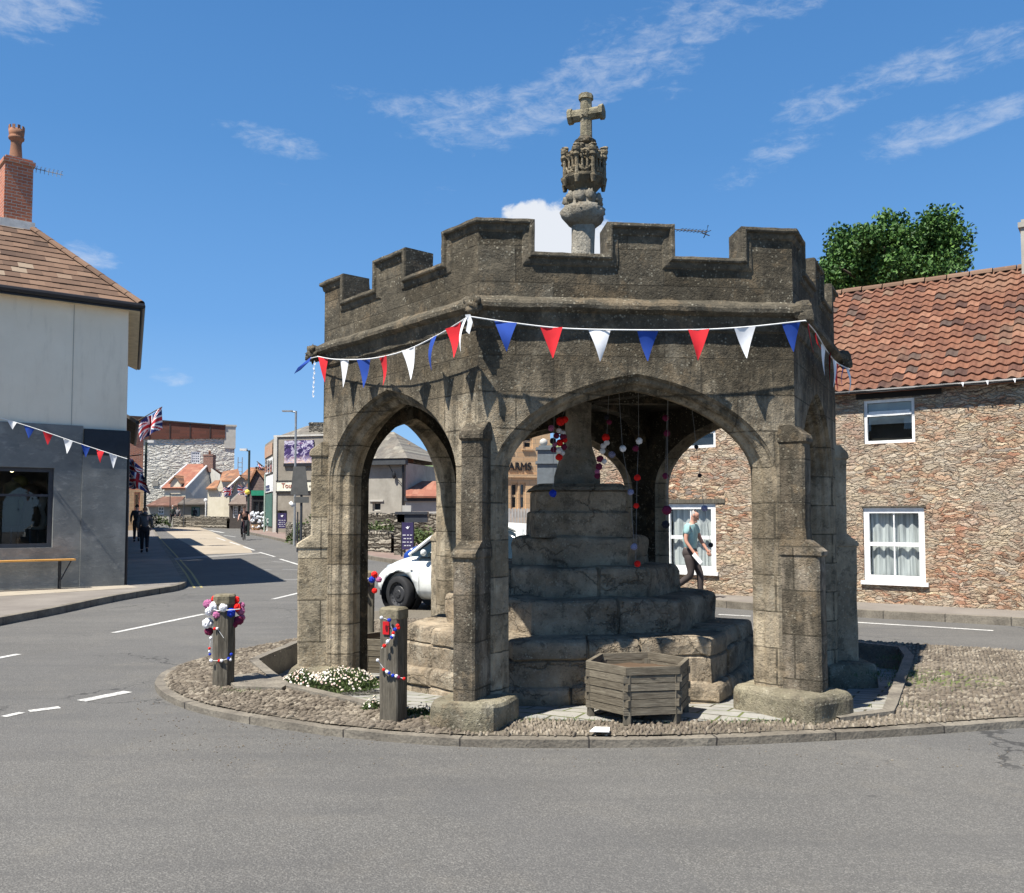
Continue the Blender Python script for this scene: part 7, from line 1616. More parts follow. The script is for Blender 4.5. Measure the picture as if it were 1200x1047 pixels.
# ================================================================ hexagonal planters
def planter_mesh():
    R_, hgt = .435, .44; rows_ = 6; vtx = [(R_*math.cos(R(a)), R_*math.sin(R(a))) for a in (-110, -50, 10, 70, 130, 190)]; rr = random.Random(3)
    root = thing('hexagonal_planter', (0, 0, 0), 'x', 'planter', 'hexagonal timber planters')
    mb = MB(); mb.use = True; th = .035; leg = .07; bh = (hgt-leg)/rows_
    for i in range(6):
        a_, b_ = Vector(vtx[i]), Vector(vtx[(i+1) % 6]); d = (b_-a_).normalized(); nn = Vector((d.y, -d.x))
        for k in range(rows_):
            mb.cur = rr.random(); z0, z1 = leg+k*bh+.003, leg+(k+1)*bh-.003; top = k == rows_-1
            ext = .034 if (k+i) % 2 == 0 else -.004; ext2 = .034 if (k+i) % 2 == 0 else -.004
            if top: ext = ext2 = .0; z1 += .004
            o_ = rr.uniform(-.003, .003)+(.006 if top else 0); p0 = a_-d*ext*.6+nn*o_; p1 = b_+d*ext2*.6+nn*o_; mb.prism([tuple(p0), tuple(p1), tuple(p1-nn*th), tuple(p0-nn*th)], z0, z1)
    mb.build('boards', WOODH, root, world=False)
    for i in range(6):
        mb = MB(); v = Vector(vtx[i])*.93; M = Matrix.Translation((v.x, v.y, 0)) @ Matrix.Rotation(math.atan2(v.y, v.x), 4, 'Z'); mb.box(-.025, -.03, 0, .02, .03, hgt-.05, M); mb.build('leg', WOODV, root, world=False)
    mb = MB(); n_ = 14
    pts = [(0, 0)]+[(q*.93*math.cos(R(a)), q*.93*math.sin(R(a))) for q in (.12, .22, .32, .41) for a in range(0, 360, 20)]; mb.smooth = True
    def z_(x, y): return hgt-.085+.02*noise.noise(Vector((x*9, y*9, 2)))
    for j in range(3):
        for k in range(18):
            a0, b0 = 1+j*18+k, 1+j*18+(k+1) % 18; mb.quad(*[(pts[q][0], pts[q][1], z_(*pts[q])) for q in (a0, b0, b0+18, a0+18)])
    mb.add([(0, 0, z_(0, 0))]+[(pts[1+k][0], pts[1+k][1], z_(*pts[1+k])) for k in range(18)], [(0, 1+k, 1+(k+1) % 18) for k in range(18)]); mb.build('soil', SOIL, root, world=False); return root
pla = planter_mesh(); pla.location = ((746.5-600)/F*7.42, 7.44, floorz(1, 7.44)); pla['label'] = 'empty hexagonal timber planter with dry soil, in front of the steps under the front arch'
plb = copy_tree(pla); plb.location = (-1.33, 10.3, floorz(0, 10)+.03); plb.rotation_euler = (0, 0, R(38)); plb['label'] = 'hexagonal timber planter just inside the left arch, behind the square post'
for ch in plb.children: pass
# flowers
def daisies(name, label, cx, cy, rx, ry, h, nl, nf, seed, z0):
    t_ = thing(name, (cx, cy, z0), label, 'flowers'); r = random.Random(seed); mb = MB(); fl = MB()
    def surf(x, y): return max(0, 1-x*x-y*y)**.5*h*(.75+.45*noise.noise(Vector((x*2.5+seed, y*2.5, 0))))
    for k in range(nl):
        th, q = r.uniform(0, 6.283), math.sqrt(r.random())*1.05; x, y = q*math.cos(th), q*math.sin(th); c_ = Vector((cx+x*rx, cy+y*ry, z0+surf(x, y)*r.uniform(.3, 1.0))); u_ = Vector((r.gauss(0, .6), r.gauss(0, .6), r.uniform(.2, 1))).normalized(); w_ = u_.cross(Vector((r.gauss(0, 1), r.gauss(0, 1), 0))).normalized(); L = r.uniform(.016, .034); mb.quad(c_-u_*L, c_+w_*L*.22, c_+u_*L, c_-w_*L*.22)
    mb.build('foliage', LEAFB, t_, clean=False); ctr = MB()
    for k in range(nf):
        th, q = r.uniform(0, 6.283), math.sqrt(r.random())*1.02; x, y = q*math.cos(th), q*math.sin(th); s_ = surf(x, y); c_ = Vector((cx+x*rx, cy+y*ry, z0+s_*r.uniform(.8, 1.0)+r.uniform(.0, .03))); nn = Vector((x*.9+r.gauss(0, .3), y*.9-.45+r.gauss(0, .3), .8)).normalized(); a_ = nn.cross(Vector((0, 0, 1))).normalized(); b_ = nn.cross(a_); R_ = r.uniform(.0065, .011); m_ = 7
        fl.add([c_+nn*.001]+[c_+(a_*math.cos(2*math.pi*j/m_)+b_*math.sin(2*math.pi*j/m_))*R_ for j in range(m_)], [(0, 1+j, 1+(j+1) % m_) for j in range(m_)])
        ctr.add([c_+nn*.003+(a_*math.cos(2*math.pi*j/5)+b_*math.sin(2*math.pi*j/5))*.0035 for j in range(5)], [tuple(range(5))])
    o_ = fl.build('flower_heads', WPETAL, t_, clean=False); o_['kind'] = 'stuff'; o_ = ctr.build('flower_centres', mat('daisy yellow', col=(.6, .42, .06, 1)), t_, clean=False); o_['kind'] = 'stuff'
daisies('daisy_clump', 'wide clump of small white and pink daisies at the foot of the left pier', -1.80, 8.92, .50, .34, .20, 5600, 520, 2, .03)
daisies('daisy_tuft', 'small daisy tuft beside the square front post', P(436, 815, 7.6).x, 7.62, .09, .09, .12, 260, 22, 5, .06)
daisies('daisy_tuft', 'sparse daisy tuft between the front plinth and the square post', P(490, 822, 7.4).x, 7.42, .16, .08, .10, 340, 22, 6, .06)
# weeds and litter
mb = MB(); r = random.Random(6)
for cx, cy, rx, ry, n_ in [(-.75, 7.3, .3, .06, 160), (3.9, 9.2, .35, .5, 420), (-2.55, 8.35, .2, .05, 90), (3.55, 7.75, .3, .15, 80), (1.9, 7.15, .4, .05, 90), (.3, 7.2, .4, .06, 90), (4.35, 10.3, .15, .2, 90)]:
    for _ in range(n_):
        x, y = cx+r.gauss(0, rx*.6), cy+r.gauss(0, ry*.6); h = r.uniform(.015, .05); a_ = r.uniform(0, 3.14); d = Vector((math.cos(a_), math.sin(a_), 0))*.004; b_ = Vector((x, y, .072)); mb.quad(b_-d, b_+d, b_+Vector((r.gauss(0, .015), r.gauss(0, .015), h)))
o_ = mb.build('grass_tufts', GRASS, clean=False); o_['kind'] = 'stuff'; o_['label'] = 'thin grass growing between the cobbles'
q = [GP(x_, y_, .097) for x_, y_ in ((691, 858), (714, 858.5), (714.5, 853.5), (697, 853))]; mb = MB(); mb.add([p for p in q]+[p+Vector((0, 0, .008)) for p in q], [(4, 5, 6, 7), (0, 1, 5, 4), (1, 2, 6, 5), (2, 3, 7, 6), (3, 0, 4, 7)]); tag(mb.build('paper_scrap', mat('white paper', col=(.8, .8, .78, 1))), 'scrap of white paper lying on the cobbles in front of the planter', 'litter')
r = random.Random(9); mb = MB()
for _ in range(420):
    if r.random() < .55: p = GP(r.uniform(150, 420), r.uniform(818, 880)); 
    else: p = GP(r.uniform(200, 1200), 0+r.uniform(860, 900))
    if inside((p.x, p.y), [tuple(q) for q in OUT]): continue
    mb.ball((p.x, p.y, .003), r.uniform(.003, .008), 5, 4, 0, (1, r.uniform(.6, 1), .6))
o_ = mb.build('loose_grit', COB, clean=False); o_['kind'] = 'stuff'; o_['label'] = 'loose grit scattered along the kerb'
# ================================================================ cars
def evalmesh(o):
    dg = bpy.context.evaluated_depsgraph_get(); me = bpy.data.meshes.new_from_object(o.evaluated_get(dg)); o.modifiers.clear(); old = o.data; o.data = me; bpy.data.meshes.remove(old); return o
def hatch(label, col, L=3.55, W=1.62, H=1.49, steer=0.0, paint=None):
    root = thing('parked_car', (0, 0, 0), label, 'car'); paint = paint or mat(label.split()[0]+' car paint', col=col, rough=.22, spec=.6)
    # local: +x forward, y left; stations: x, sill z, belt z(top of lower body), half width, nose rounding
    st = [(-1.77, .38, .78, .50), (-1.74, .28, .90, .66), (-1.62, .22, .97, .76), (-1.3, .19, .98, .80), (-.8, .18, .96, .81), (0, .18, .95, .81), (.55, .18, .97, .81), (.85, .18, .975, .81), (1.15, .19, .93, .80), (1.40, .21, .86, .77), (1.60, .25, .76, .70), (1.72, .32, .66, .58), (1.775, .42, .58, .42)]
    NN = 20; rows = []
    for x, z0, z1, hw in st:
        rw = []
        for k in range(NN):   # closed section, superellipse with shoulders
            th = 2*math.pi*k/NN; c_, s_ = math.cos(th), math.sin(th); e_ = 3.4 if s_ > 0 else 5; rr = (abs(c_)**e_+abs(s_)**e_)**(-1/e_); zc, hz = (z0+z1)/2, (z1-z0)/2
            tuck = 1-.09*max(0, s_)**2
            rw.append((x, hw*rr*c_*tuck, zc+hz*rr*s_))
        rows.append(rw)
    mb = MB(); mb.smooth = True
    for a_, b_ in zip(rows[:-1], rows[1:]):
        for k in range(NN): mb.quad(a_[k], b_[k], b_[(k+1) % NN], a_[(k+1) % NN])
    mb.add(rows[0], [tuple(range(NN))]); mb.add(rows[-1], [tuple(range(NN-1, -1, -1))])
    b = mb.build('body', paint, root, world=False); sd_ = b.modifiers.new('s', 'SUBSURF'); sd_.levels = 1; evalmesh(b)
    # wheel wells
    cut = MB(); 
    for x in (-1.15, 1.15):
        for y in (-.85, .85): 
            vs = []; 
            for yy in (y-.26, y+.26):
                for k in range(24): t_ = 2*math.pi*k/24; vs.append((x+.37*math.cos(t_), yy, .31+.37*math.sin(t_)))
            cut.add(vs, [tuple(range(24)), tuple(range(47, 23, -1))]+[(k, k+24, (k+1) % 24+24, (k+1) % 24) for k in range(24)])
    cu_ = cut.build('cutter', BLACK, None); bm = bmesh.new(); bm.from_mesh(cu_.data); bmesh.ops.recalc_face_normals(bm, faces=bm.faces); bm.to_mesh(cu_.data); bm.free()
    bm = bmesh.new(); bm.from_mesh(b.data); bmesh.ops.recalc_face_normals(bm, faces=bm.faces); bm.to_mesh(b.data); bm.free()
    mo = b.modifiers.new('b', 'BOOLEAN'); mo.object = cu_; mo.operation = 'DIFFERENCE'; mo.solver = 'EXACT'; evalmesh(b); bpy.data.objects.remove(cu_); b.data.materials.clear(); b.data.materials.append(paint)
    bpy.context.view_layer.update()
    for x in (-1.15, 1.15):
        for s_ in (-1, 1):
            mb = MB(); n_ = 24; mb.add([(x+.362*math.cos(2*math.pi*q/n_), s_*yy, .31+.362*math.sin(2*math.pi*q/n_)) for yy in (.775, .52) for q in range(n_)], [(q, (q+1) % n_, n_+(q+1) % n_, n_+q) for q in range(n_)]+[tuple(n_+q for q in range(n_))]); mb.build('wheel_arch_liner', BLACK, root, world=False)
    # cabin: glass body with painted roof and pillars
    cs = [(-1.66, .96, .60), (-1.30, 1.30, .60), (-.9, 1.45, .60), (-.3, 1.49, .61), (.2, 1.46, .60), (.55, 1.28, .60), (.92, .97, .60)]
    def sec(x, zt, hw, zb, f=0): 
        bw = .715; k = (zt-.95)/(1.49-.95); tw = bw+(.56-bw)*min(1, max(0, k)); return [(x, -bw-f, zb), (x, -(bw+tw)/2-f*.8-.012, (zb+zt)/2+.02), (x, -tw-f, zt-.03), (x, -tw*.72, zt+f), (x, 0, zt+.012+f), (x, tw*.72, zt+f), (x, tw+f, zt-.03), (x, (bw+tw)/2+f*.8+.012, (zb+zt)/2+.02), (x, bw+f, zb)]
    mb = MB(); mb.smooth = True; rows = [sec(x, z, h, .93) for x, z, h in cs]
    for a_, b_ in zip(rows[:-1], rows[1:]):
        for k in range(8): mb.quad(a_[k], b_[k], b_[k+1], a_[k+1])
    mb.build('windows', mat('car glass', col=(.015, .025, .03, 1), rough=.05, spec=.9), root, world=False)
    mb = MB(); mb.smooth = True; rs = [sec(x, z, h, .93, .012) for x, z, h in [(-1.36, 1.245, .6), (-1.30, 1.30, .6), (-.9, 1.45, .6), (-.3, 1.49, .6), (.15, 1.465, .6), (.28, 1.43, .6)]]
    for a_, b_ in zip(rs[:-1], rs[1:]):
        for k in range(2, 6): mb.quad(a_[k], b_[k], b_[k+1], a_[k+1])
    mb.build('roof', paint, root, world=False)
    mb = MB()
    for s_ in (-1, 1):
        mb.tube([(.98, s_*.70, .95), (.6, s_*.665, 1.22), (.28, s_*.575, 1.43), (-.3, s_*.57, 1.465), (-.9, s_*.565, 1.43), (-1.3, s_*.60, 1.28), (-1.68, s_*.68, .97)], .032, 8); mb.tube([(-.55, s_*.73, .95), (-.62, s_*.575, 1.45)], .04, 8); mb.tube([(-1.2, s_*.73, .95), (-1.1, s_*.585, 1.38)], .075, 8)
    mb.build('pillars', paint, root, world=False)
    for k, x in enumerate((1.15, -1.15)):
        for s_ in (-1, 1):
            wob = thing('x', (0, 0, 0), None, None); bpy.data.objects.remove(wob)
            mb = MB(); mb.smooth = True; sec_ = [(.20, .09), (.275, .095), (.295, .07), (.30, .03), (.30, -.03), (.295, -.07), (.275, -.095), (.20, -.09)]; vs = []; n_ = 32
            for r_, yy in sec_:
                for q in range(n_): t_ = 2*math.pi*q/n_; vs.append((r_*math.cos(t_), yy, r_*math.sin(t_)))
            mb.add(vs, [(i*n_+q, i*n_+(q+1) % n_, (i+1)*n_+(q+1) % n_, (i+1)*n_+q) for i in range(7) for q in range(n_)]); tyre = mb.build('wheel', mat('tyre rubber', col=(.022, .022, .023, 1), rough=.75), root, world=False)
            tyre.location = (x, s_*.70, .30); tyre.rotation_euler = (0, 0, steer if k == 0 else 0)
            mb = MB(); n_ = 24
            for r0, y0_, r1, y1_ in ((.205, .08, .19, .05), (.19, .05, .155, .03), (.155, .03, .13, .055), (.13, .055, .07, .062), (.07, .062, .06, .075), (.06, .075, .001, .078)):
                y0_, y1_ = s_*y0_, s_*y1_; mb.add([(r_*math.cos(2*math.pi*q/n_), yy, r_*math.sin(2*math.pi*q/n_)) for r_, yy in ((r0, y0_), (r1, y1_)) for q in range(n_)], [(q, (q+1) % n_, n_+(q+1) % n_, n_+q) for q in range(n_)])
            for q in range(4): t_ = 2*math.pi*q/4+.4; mb.ball((.045*math.cos(t_), s_*.078, .045*math.sin(t_)), .011, 6, 5)
            rim = mb.build('rim', mat('dark steel wheel', col=(.05, .05, .052, 1), rough=.5, metal=.3), tyre, world=False)
            mb = MB()
            for q in range(14): t_ = 2*math.pi*q/14; mb.ball((.172*math.cos(t_), s_*.047, .172*math.sin(t_)), .012, 6, 5, 0, (1, .35, 1))
            mb.build('rim_slots', mat('black slots', col=(.004, .004, .004, 1)), tyre, world=False)
    for s_ in (-1, 1):
        mb = MB(); mb.smooth = True; mb.ball((1.455, s_*.565, .685), .10, 14, 10, 0, (.85, .5, .95)); mb.build('headlight', mat('headlight glass', col=(.35, .38, .4, 1), rough=.1, spec=.8), root, world=False)
        mb = MB(); mb.box(.86, s_*.80-.008, .70, .90, s_*.80+.008, .715); mb.build('side_repeater', mat('grey lens', col=(.25, .25, .25, 1), rough=.3), root, world=False)
        for x in (.72, -.5): mb = MB(); mb.tube([(x, s_*.812, .35), (x, s_*.816, .6), (x-.01, s_*.79, .93)], .003, 4); mb.build('door_seam', BLACK, root, world=False)
        mb = MB(); mb.ball((.62, s_*.83, 1.0), .07, 10, 7, 0, (.7, 1, .8)); mb.build('side_mirror', paint, root, world=False)
        mb = MB(); mb.box(-.15, s_*.815-.012, .80, .02, s_*.815+.012, .825); mb.build('door_handle', paint, root, world=False)
    mb = MB(); mb.box(1.70, -.38, .26, 1.765, .38, .36); mb.box(1.66, -.5, .245, 1.71, .5, .38); mb.build('grille', BLACK, root, world=False)
    return root
# white hatchback: front wheel hub seen at px 468, y 691
car = hatch('small white hatchback parked behind the cross, nose to the left', (.78, .79, .74, 1), steer=R(-16), paint=mat('white car paint', col=(.74, .75, .70, 1), rough=.25, spec=.6))
hd = R(156); car.rotation_euler = (0, 0, hd); fwd = Vector((math.cos(hd), math.sin(hd))); lf = Vector((-fwd.y, fwd.x)); cy_ = 15.9; hub = Vector(((469-600)/F*cy_, cy_)); ctr_ = hub-fwd*1.15-lf*.74
car.location = (ctr_.x, ctr_.y, 0.0); car.scale = (1, 1, 1.05)
bc = hatch('blue hatchback mostly hidden behind the bonnet of the white one', (.02, .06, .28, 1), paint=mat('blue car paint', col=(.015, .05, .26, 1), rough=.2, spec=.6)); bY = 25.5; bc.location = (P(548, 604, bY).x, bY, G(bY)+.0); bc.rotation_euler = (0, 0, R(165)); bc.scale = (1, 1, .9)
cc_ = hatch('pale cream small car seen only as a reflection in the shop window', (.55, .54, .46, 1), paint=mat('cream car paint', col=(.5, .49, .42, 1), rough=.25, spec=.6)); 
nrm = sp.v; 
def mirror(p): d = (p-sp.o).dot(nrm); return p-nrm*2*d
cc_.location = (10.2, 1.2, 0.0); cc_.rotation_euler = (0, 0, R(40))

# ================================================================ people
def skin(name, chains, m, par, lvl=1, world=False):
    """chains: list of lists of (pos, radius or (rx,ry)); first chain is the root, others attach by ('@', index)"""
    vs, es, rs = [], [], []; names = {}
    for ch in chains:
        prev = None
        for it in ch:
            key, pos, rad = it
            if key in names and pos is None: prev = names[key]; continue
            vs.append(Vector(pos)); rs.append(rad if isinstance(rad, tuple) else (rad, rad)); i = len(vs)-1
            if key: names[key] = i
            if prev is not None: es.append((prev, i))
            prev = i
    me = bpy.data.meshes.new(name); me.from_pydata(vs, es, []); o = bpy.data.objects.new(name, me); C.objects.link(o); md = o.modifiers.new('skin', 'SKIN'); md.use_smooth_shade = True
    sv = me.skin_vertices[0].data
    for i, r_ in enumerate(rs): sv[i].radius = r_; sv[i].use_root = (i == 0)
    sb = o.modifiers.new('sub', 'SUBSURF'); sb.levels = lvl; bpy.context.view_layer.update(); evalmesh(o); o.data.materials.clear(); o.data.materials.append(m); o.parent = par
    for p in o.data.polygons: p.use_smooth = True
    return o
SKINM = mat('sun reddened skin', col=(.52, .27, .19, 1), rough=.55); SKIN2 = mat('pale skin', col=(.55, .33, .25, 1), rough=.55)
def figure(label, loc, rz, h, J, top, bottom, shoe, hair, skinm=SKINM, sleeves='short', group=None, hood=False, bald=False, held=None):
    k = h/1.75; t_ = thing('person', loc, label, 'person', group, rz); t_.scale = (k, k, k)
    j = {a_: Vector(b_) for a_, b_ in J.items()}
    neck, head = j['neck'], j['head']
    ch = [[('pel', j['pelvis'], (.135, .10)), ('wst', j['waist'], (.125, .095)), ('chs', j['chest'], (.15, .11)), ('nk0', neck, .055), ('nk1', neck.lerp(head, .45), .05), ('hd0', head+(head-neck).normalized()*-.03, (.070, .078)), ('hd1', head+(head-neck).normalized()*.055, (.078, .088)), ('hd2', head+(head-neck).normalized()*.105, (.05, .06))]]
    for s_ in ('l', 'r'):
        ch.append([('chs', None, 0), (None, j['sh'+s_], .058), (None, j['el'+s_], .040), (None, j['wr'+s_], .027), ('hn'+s_, j['wr'+s_].lerp(j['ha'+s_], .55), (.036, .018)), (None, j['ha'+s_], (.036, .016))])
        d = (j['ha'+s_]-j['wr'+s_]).normalized(); ax = Vector((1, 0, 0)); ax = (ax-d*ax.dot(d)).normalized(); pn = d.cross(ax)
        curl = -pn if s_ == 'l' else pn
        ch.append([('pel', None, 0), (None, j['hip'+s_], .085), (None, j['kn'+s_], .056), (None, j['an'+s_], .038)])
    b = skin('body', ch, skinm, t_)
    extra = MB(); extra.smooth = True
    for s_ in ('l', 'r'):
        d = (j['ha'+s_]-j['wr'+s_]).normalized(); ax = Vector((1, 0, .2)); ax = (ax-d*ax.dot(d)).normalized(); pn = d.cross(ax); curl = pn if s_ == 'r' else -pn; p0 = j['ha'+s_]
        for q, ln in ((-.027, .062), (-.009, .072), (.009, .068), (.027, .052)):
            a0 = p0+ax*q*-1; a1 = a0+d*ln*.55+curl*.008; a2 = a1+(d*.7+curl*.7)*ln*.5; extra.tube([a0-d*.02, a0, a1, a2], [.010, .0095, .0085, .007], 6)
        b0 = j['wr'+s_].lerp(p0, .35)+ax*.03; extra.tube([b0-ax*.02, b0+ax*.018+d*.02, b0+ax*.022+d*.055+curl*.01], [.013, .011, .008], 6)
    up = (head-neck).normalized(); fw = (Vector((1, 0, 0))-up*up.x+Vector(J.get('look', (0, 0, 0)))).normalized(); sw = up.cross(fw)
    hc = head+up*.03
    extra.tube([hc+fw*.075+up*.03, hc+fw*.108-up*.008, hc+fw*.088-up*.022], [.010, .016, .010], 6)      # nose
    for s_ in (-1, 1): extra.ball(hc+sw*s_*.08-fw*.005, .026, 8, 6, 0, (.9, .5, 1.2)); extra.ball(hc+sw*s_*.03+fw*.078+up*.022, .012, 6, 5)
    extra.ball(hc+fw*.082-up*.045, .018, 8, 5, 0, (.6, 1.3, .5)); extra.ball(hc+fw*.06-up*.075, .034, 8, 6, 0, (1, 1.0, .8))
    ex = extra.build('tmp', skinm, t_, world=False, clean=False)
    bm = bmesh.new(); bm.from_mesh(b.data); bm.from_mesh(ex.data); bm.to_mesh(b.data); bm.free(); bpy.data.objects.remove(ex)
    # eyes dark marks and hair
    mb = MB(); mb.smooth = True
    for s_ in (-1, 1): mb.ball(hc+sw*s_*.03+fw*.087+up*.02, .007, 6, 5)
    mb.build('eyes', BLACK, t_, world=False)
    if hair and bald:
        mb = MB(); mb.smooth = True; M = Matrix((fw, sw, up)).transposed().to_4x4(); n_ = 20
        def hv(a, q): ph, th = math.pi*a/16, 2*math.pi*q/n_; return Vector((math.sin(ph)*math.cos(th), math.sin(ph)*math.sin(th), math.cos(ph)))
        for a in range(16):
            for q in range(n_):
                m_ = (hv(a, q)+hv(a+1, q+1))/2
                if m_.x < .12 and -.62 < m_.z < .62 and not (m_.z < -.1 and m_.x > -.25): mb.quad(*[hc+M @ Vector((v.x*.094-.003, v.y*.084, v.z*.104)) for v in (hv(a, q), hv(a+1, q), hv(a+1, q+1), hv(a, q+1))])
        mb.build('hair', hair, t_, world=False)
    elif hair:
        mb = MB(); mb.smooth = True; n_ = 14; M = Matrix((fw, sw, up)).transposed().to_4x4(); vs = []
        for a in range(9):
            ph = math.pi*a/14
            for q in range(n_):
                th = 2*math.pi*q/n_; lim = 1.0; x, y, z = math.sin(ph)*math.cos(th), math.sin(ph)*math.sin(th), math.cos(ph)
                if x > .2: z = max(z, .45); 
                if bald: z = min(z, .45); x = min(x, .35)
                vs.append(hc+M @ Vector((x*.104-.006, y*.088, z*.118+.008)))
        mb.add(vs, [(a*n_+q, (a+1)*n_+q, (a+1)*n_+(q+1) % n_, a*n_+(q+1) % n_) for a in range(8 if not bald else 8) for q in range(n_) if not (bald and a < 3)]); mb.build('hair', hair, t_, world=False)
    # clothes
    ch = [[('pel', j['pelvis']+Vector((0, 0, -.0)), (.172, .138)), ('wst', j['waist'], (.166, .135)), ('chs', j['chest'], (.172, .13)), ('nk', neck-(neck-j['chest'])*.28, (.085, .07))]]
    for s_ in ('l', 'r'):
        e_ = j['sh'+s_].lerp(j['el'+s_], .62) if sleeves == 'short' else j['el'+s_]
        c_ = [('chs', None, 0), (None, j['sh'+s_], .076), (None, e_, .062 if sleeves == 'short' else .056)]
        if sleeves != 'short': c_.append((None, j['el'+s_].lerp(j['wr'+s_], .92), .044))
        ch.append(c_)
    skin('top', ch, top, t_)
    tr = skin('trousers', [[(None, j['pelvis'].lerp(j['waist'], .5), (.152, .125)), (None, j['pelvis'], (.158, .130)), (None, j['pelvis']-Vector((0, 0, .09)), (.13, .12))]], bottom, t_)
    eb = MB(); eb.smooth = True; eb.ball(j['pelvis']+Vector((0, 0, -.01)), 1, 16, 10, 0, (.142, .182, .155)); eb = eb.build('tmp_hip', bottom, t_, world=False); bm = bmesh.new(); bm.from_mesh(tr.data); bm.from_mesh(eb.data); bm.to_mesh(tr.data); bm.free(); bpy.data.objects.remove(eb)
    for s_ in ('l', 'r'):
        lg = skin('tmp_leg', [[(None, j['hip'+s_]+(j['hip'+s_]-j['kn'+s_]).normalized()*.06, .10), (None, j['hip'+s_].lerp(j['kn'+s_], .2), .108), (None, j['hip'+s_].lerp(j['kn'+s_], .6), .088), (None, j['kn'+s_], .076), (None, j['kn'+s_].lerp(j['an'+s_], .5), .066), (None, j['kn'+s_].lerp(j['an'+s_], .93), .06)]], bottom, t_)
        bm = bmesh.new(); bm.from_mesh(tr.data); bm.from_mesh(lg.data); bm.to_mesh(tr.data); bm.free(); bpy.data.objects.remove(lg)
    for s_ in ('l', 'r'):
        a_, tq = j['an'+s_], j['to'+s_]; ch = [[(None, a_+Vector((0, 0, .03)), .05), (None, a_-(tq-a_).normalized()*.03-Vector((0, 0, .03)), .045), (None, a_.lerp(tq, .55)-Vector((0, 0, .02)), (.045, .04)), (None, tq, (.042, .03))]]; skin('shoe', ch, shoe, t_)
    if hood:
        mb = MB(); mb.smooth = True; mb.ball(neck-fw*.08+up*.0, .10, 12, 9, .1, (1, 1.1, .8)); mb.build('hood', top, t_, world=False)
    if held: held(t_, j)
    return t_
TEAL = mat('pale teal polo shirt', col=(.30, .48, .47, 1)); TROU = mat('dark brown grey trousers', col=(.06, .048, .045, 1)); GREYH = mat('white hair', col=(.40, .37, .34, 1)); TAN = mat('tan shoes', col=(.28, .24, .2, 1))
def paper(t_, j):
    p = j['har']; d = Vector((.16, -.02, -.17)); w_ = Vector((.05, .0, .055)); mb = MB(); a_ = p-d*.25+Vector((0, -.03, -.02)); q = [a_-w_*.5, a_+w_*.5, a_+w_*.5+d, a_-w_*.5+d]; n_ = Vector((0, -.012, 0)); mb.add(q+[v+n_ for v in q], [(0, 1, 2, 3), (7, 6, 5, 4), (0, 4, 5, 1), (1, 5, 6, 2), (2, 6, 7, 3), (3, 7, 4, 0)]); mb.build('folded_paper', WPAINT, t_, world=False)
# old man striding right: front leg planted ahead, rear leg trailing with bent knee
J = dict(pelvis=(0, 0, .90), waist=(.01, 0, 1.06), chest=(.03, 0, 1.28), neck=(.05, 0, 1.46), head=(.10, 0, 1.575), look=(.0, 0, -.75),
         shl=(.04, .185, 1.40), ell=(.13, .24, 1.14), wrl=(.26, .22, .95), hal=(.30, .21, .88), shr=(.02, -.185, 1.40), elr=(-.0, -.245, 1.12), wrr=(.15, -.24, .92), har=(.20, -.24, .86),
         hipl=(0, .09, .86), knl=(.17, .09, .50), anl=(.17, .09, .10), tol=(.35, .10, .035), hipr=(0, -.09, .86), knr=(.06, -.09, .47), anr=(-.33, -.09, .20), tor=(-.29, -.10, .06))
mY = 16.9; mp_ = GP(806, 699, .12); m0 = P(812, 600, 1)
mloc = (P(808, 604, mY).x, mY, .12)
man = figure('balding man in a pale teal polo shirt and dark trousers striding past the cottage window', mloc, R(-30), 1.72, J, TEAL, TROU, TAN, GREYH, bald=True, held=paper)
CHAR = mat('charcoal hooded top', col=(.10, .10, .105, 1)); BLK = mat('black clothing', col=(.018, .018, .022, 1)); BRH = mat('light brown hair', col=(.28, .16, .09, 1)); DKH = mat('dark hair', col=(.03, .02, .015, 1))
W1 = dict(pelvis=(0, 0, .93), waist=(.0, 0, 1.08), chest=(.01, 0, 1.29), neck=(.02, 0, 1.48), head=(.035, 0, 1.60), shl=(0, .185, 1.41), ell=(-.06, .25, 1.14), wrl=(.02, .25, .92), hal=(.05, .24, .84), shr=(0, -.185, 1.41), elr=(.02, -.25, 1.14), wrr=(.12, -.22, .95), har=(.17, -.20, .89),
          hipl=(0, .09, .88), knl=(.10, .09, .49), anl=(.06, .09, .09), tol=(.22, .11, .04), hipr=(0, -.09, .88), knr=(.02, -.09, .49), anr=(-.22, -.09, .16), tor=(-.15, -.10, .04))
def walker(label, px, Y, h, az, *a, **k): p = PX(px, Y); return figure(label, (p.x, p.y, G(Y)+.12), R(az), h, W1, *a, **k)
walker('person seen from behind in a grey hooded top walking away along the shaded pavement', 170, 32.5, 1.66, 112, CHAR, BLK, BLK, BRH, SKIN2, 'long', hood=True)
walker('person in black walking ahead of the grey hooded walker', 160.5, 41, 1.72, 112, BLK, BLK, BLK, DKH, SKIN2, 'long')
W2 = dict(W1); walker('distant person in dark clothes standing by the far low wall', 202, 80, 1.72, -60, mat('dark green coat', col=(.05, .06, .05, 1)), BLK, BLK, GREYH, SKIN2, 'long')
walker('distant person in grey next to the dark coated one by the far low wall', 208.5, 82, 1.62, -100, mat('grey coat', col=(.16, .15, .15, 1)), BLK, BLK, DKH, SKIN2, 'long')
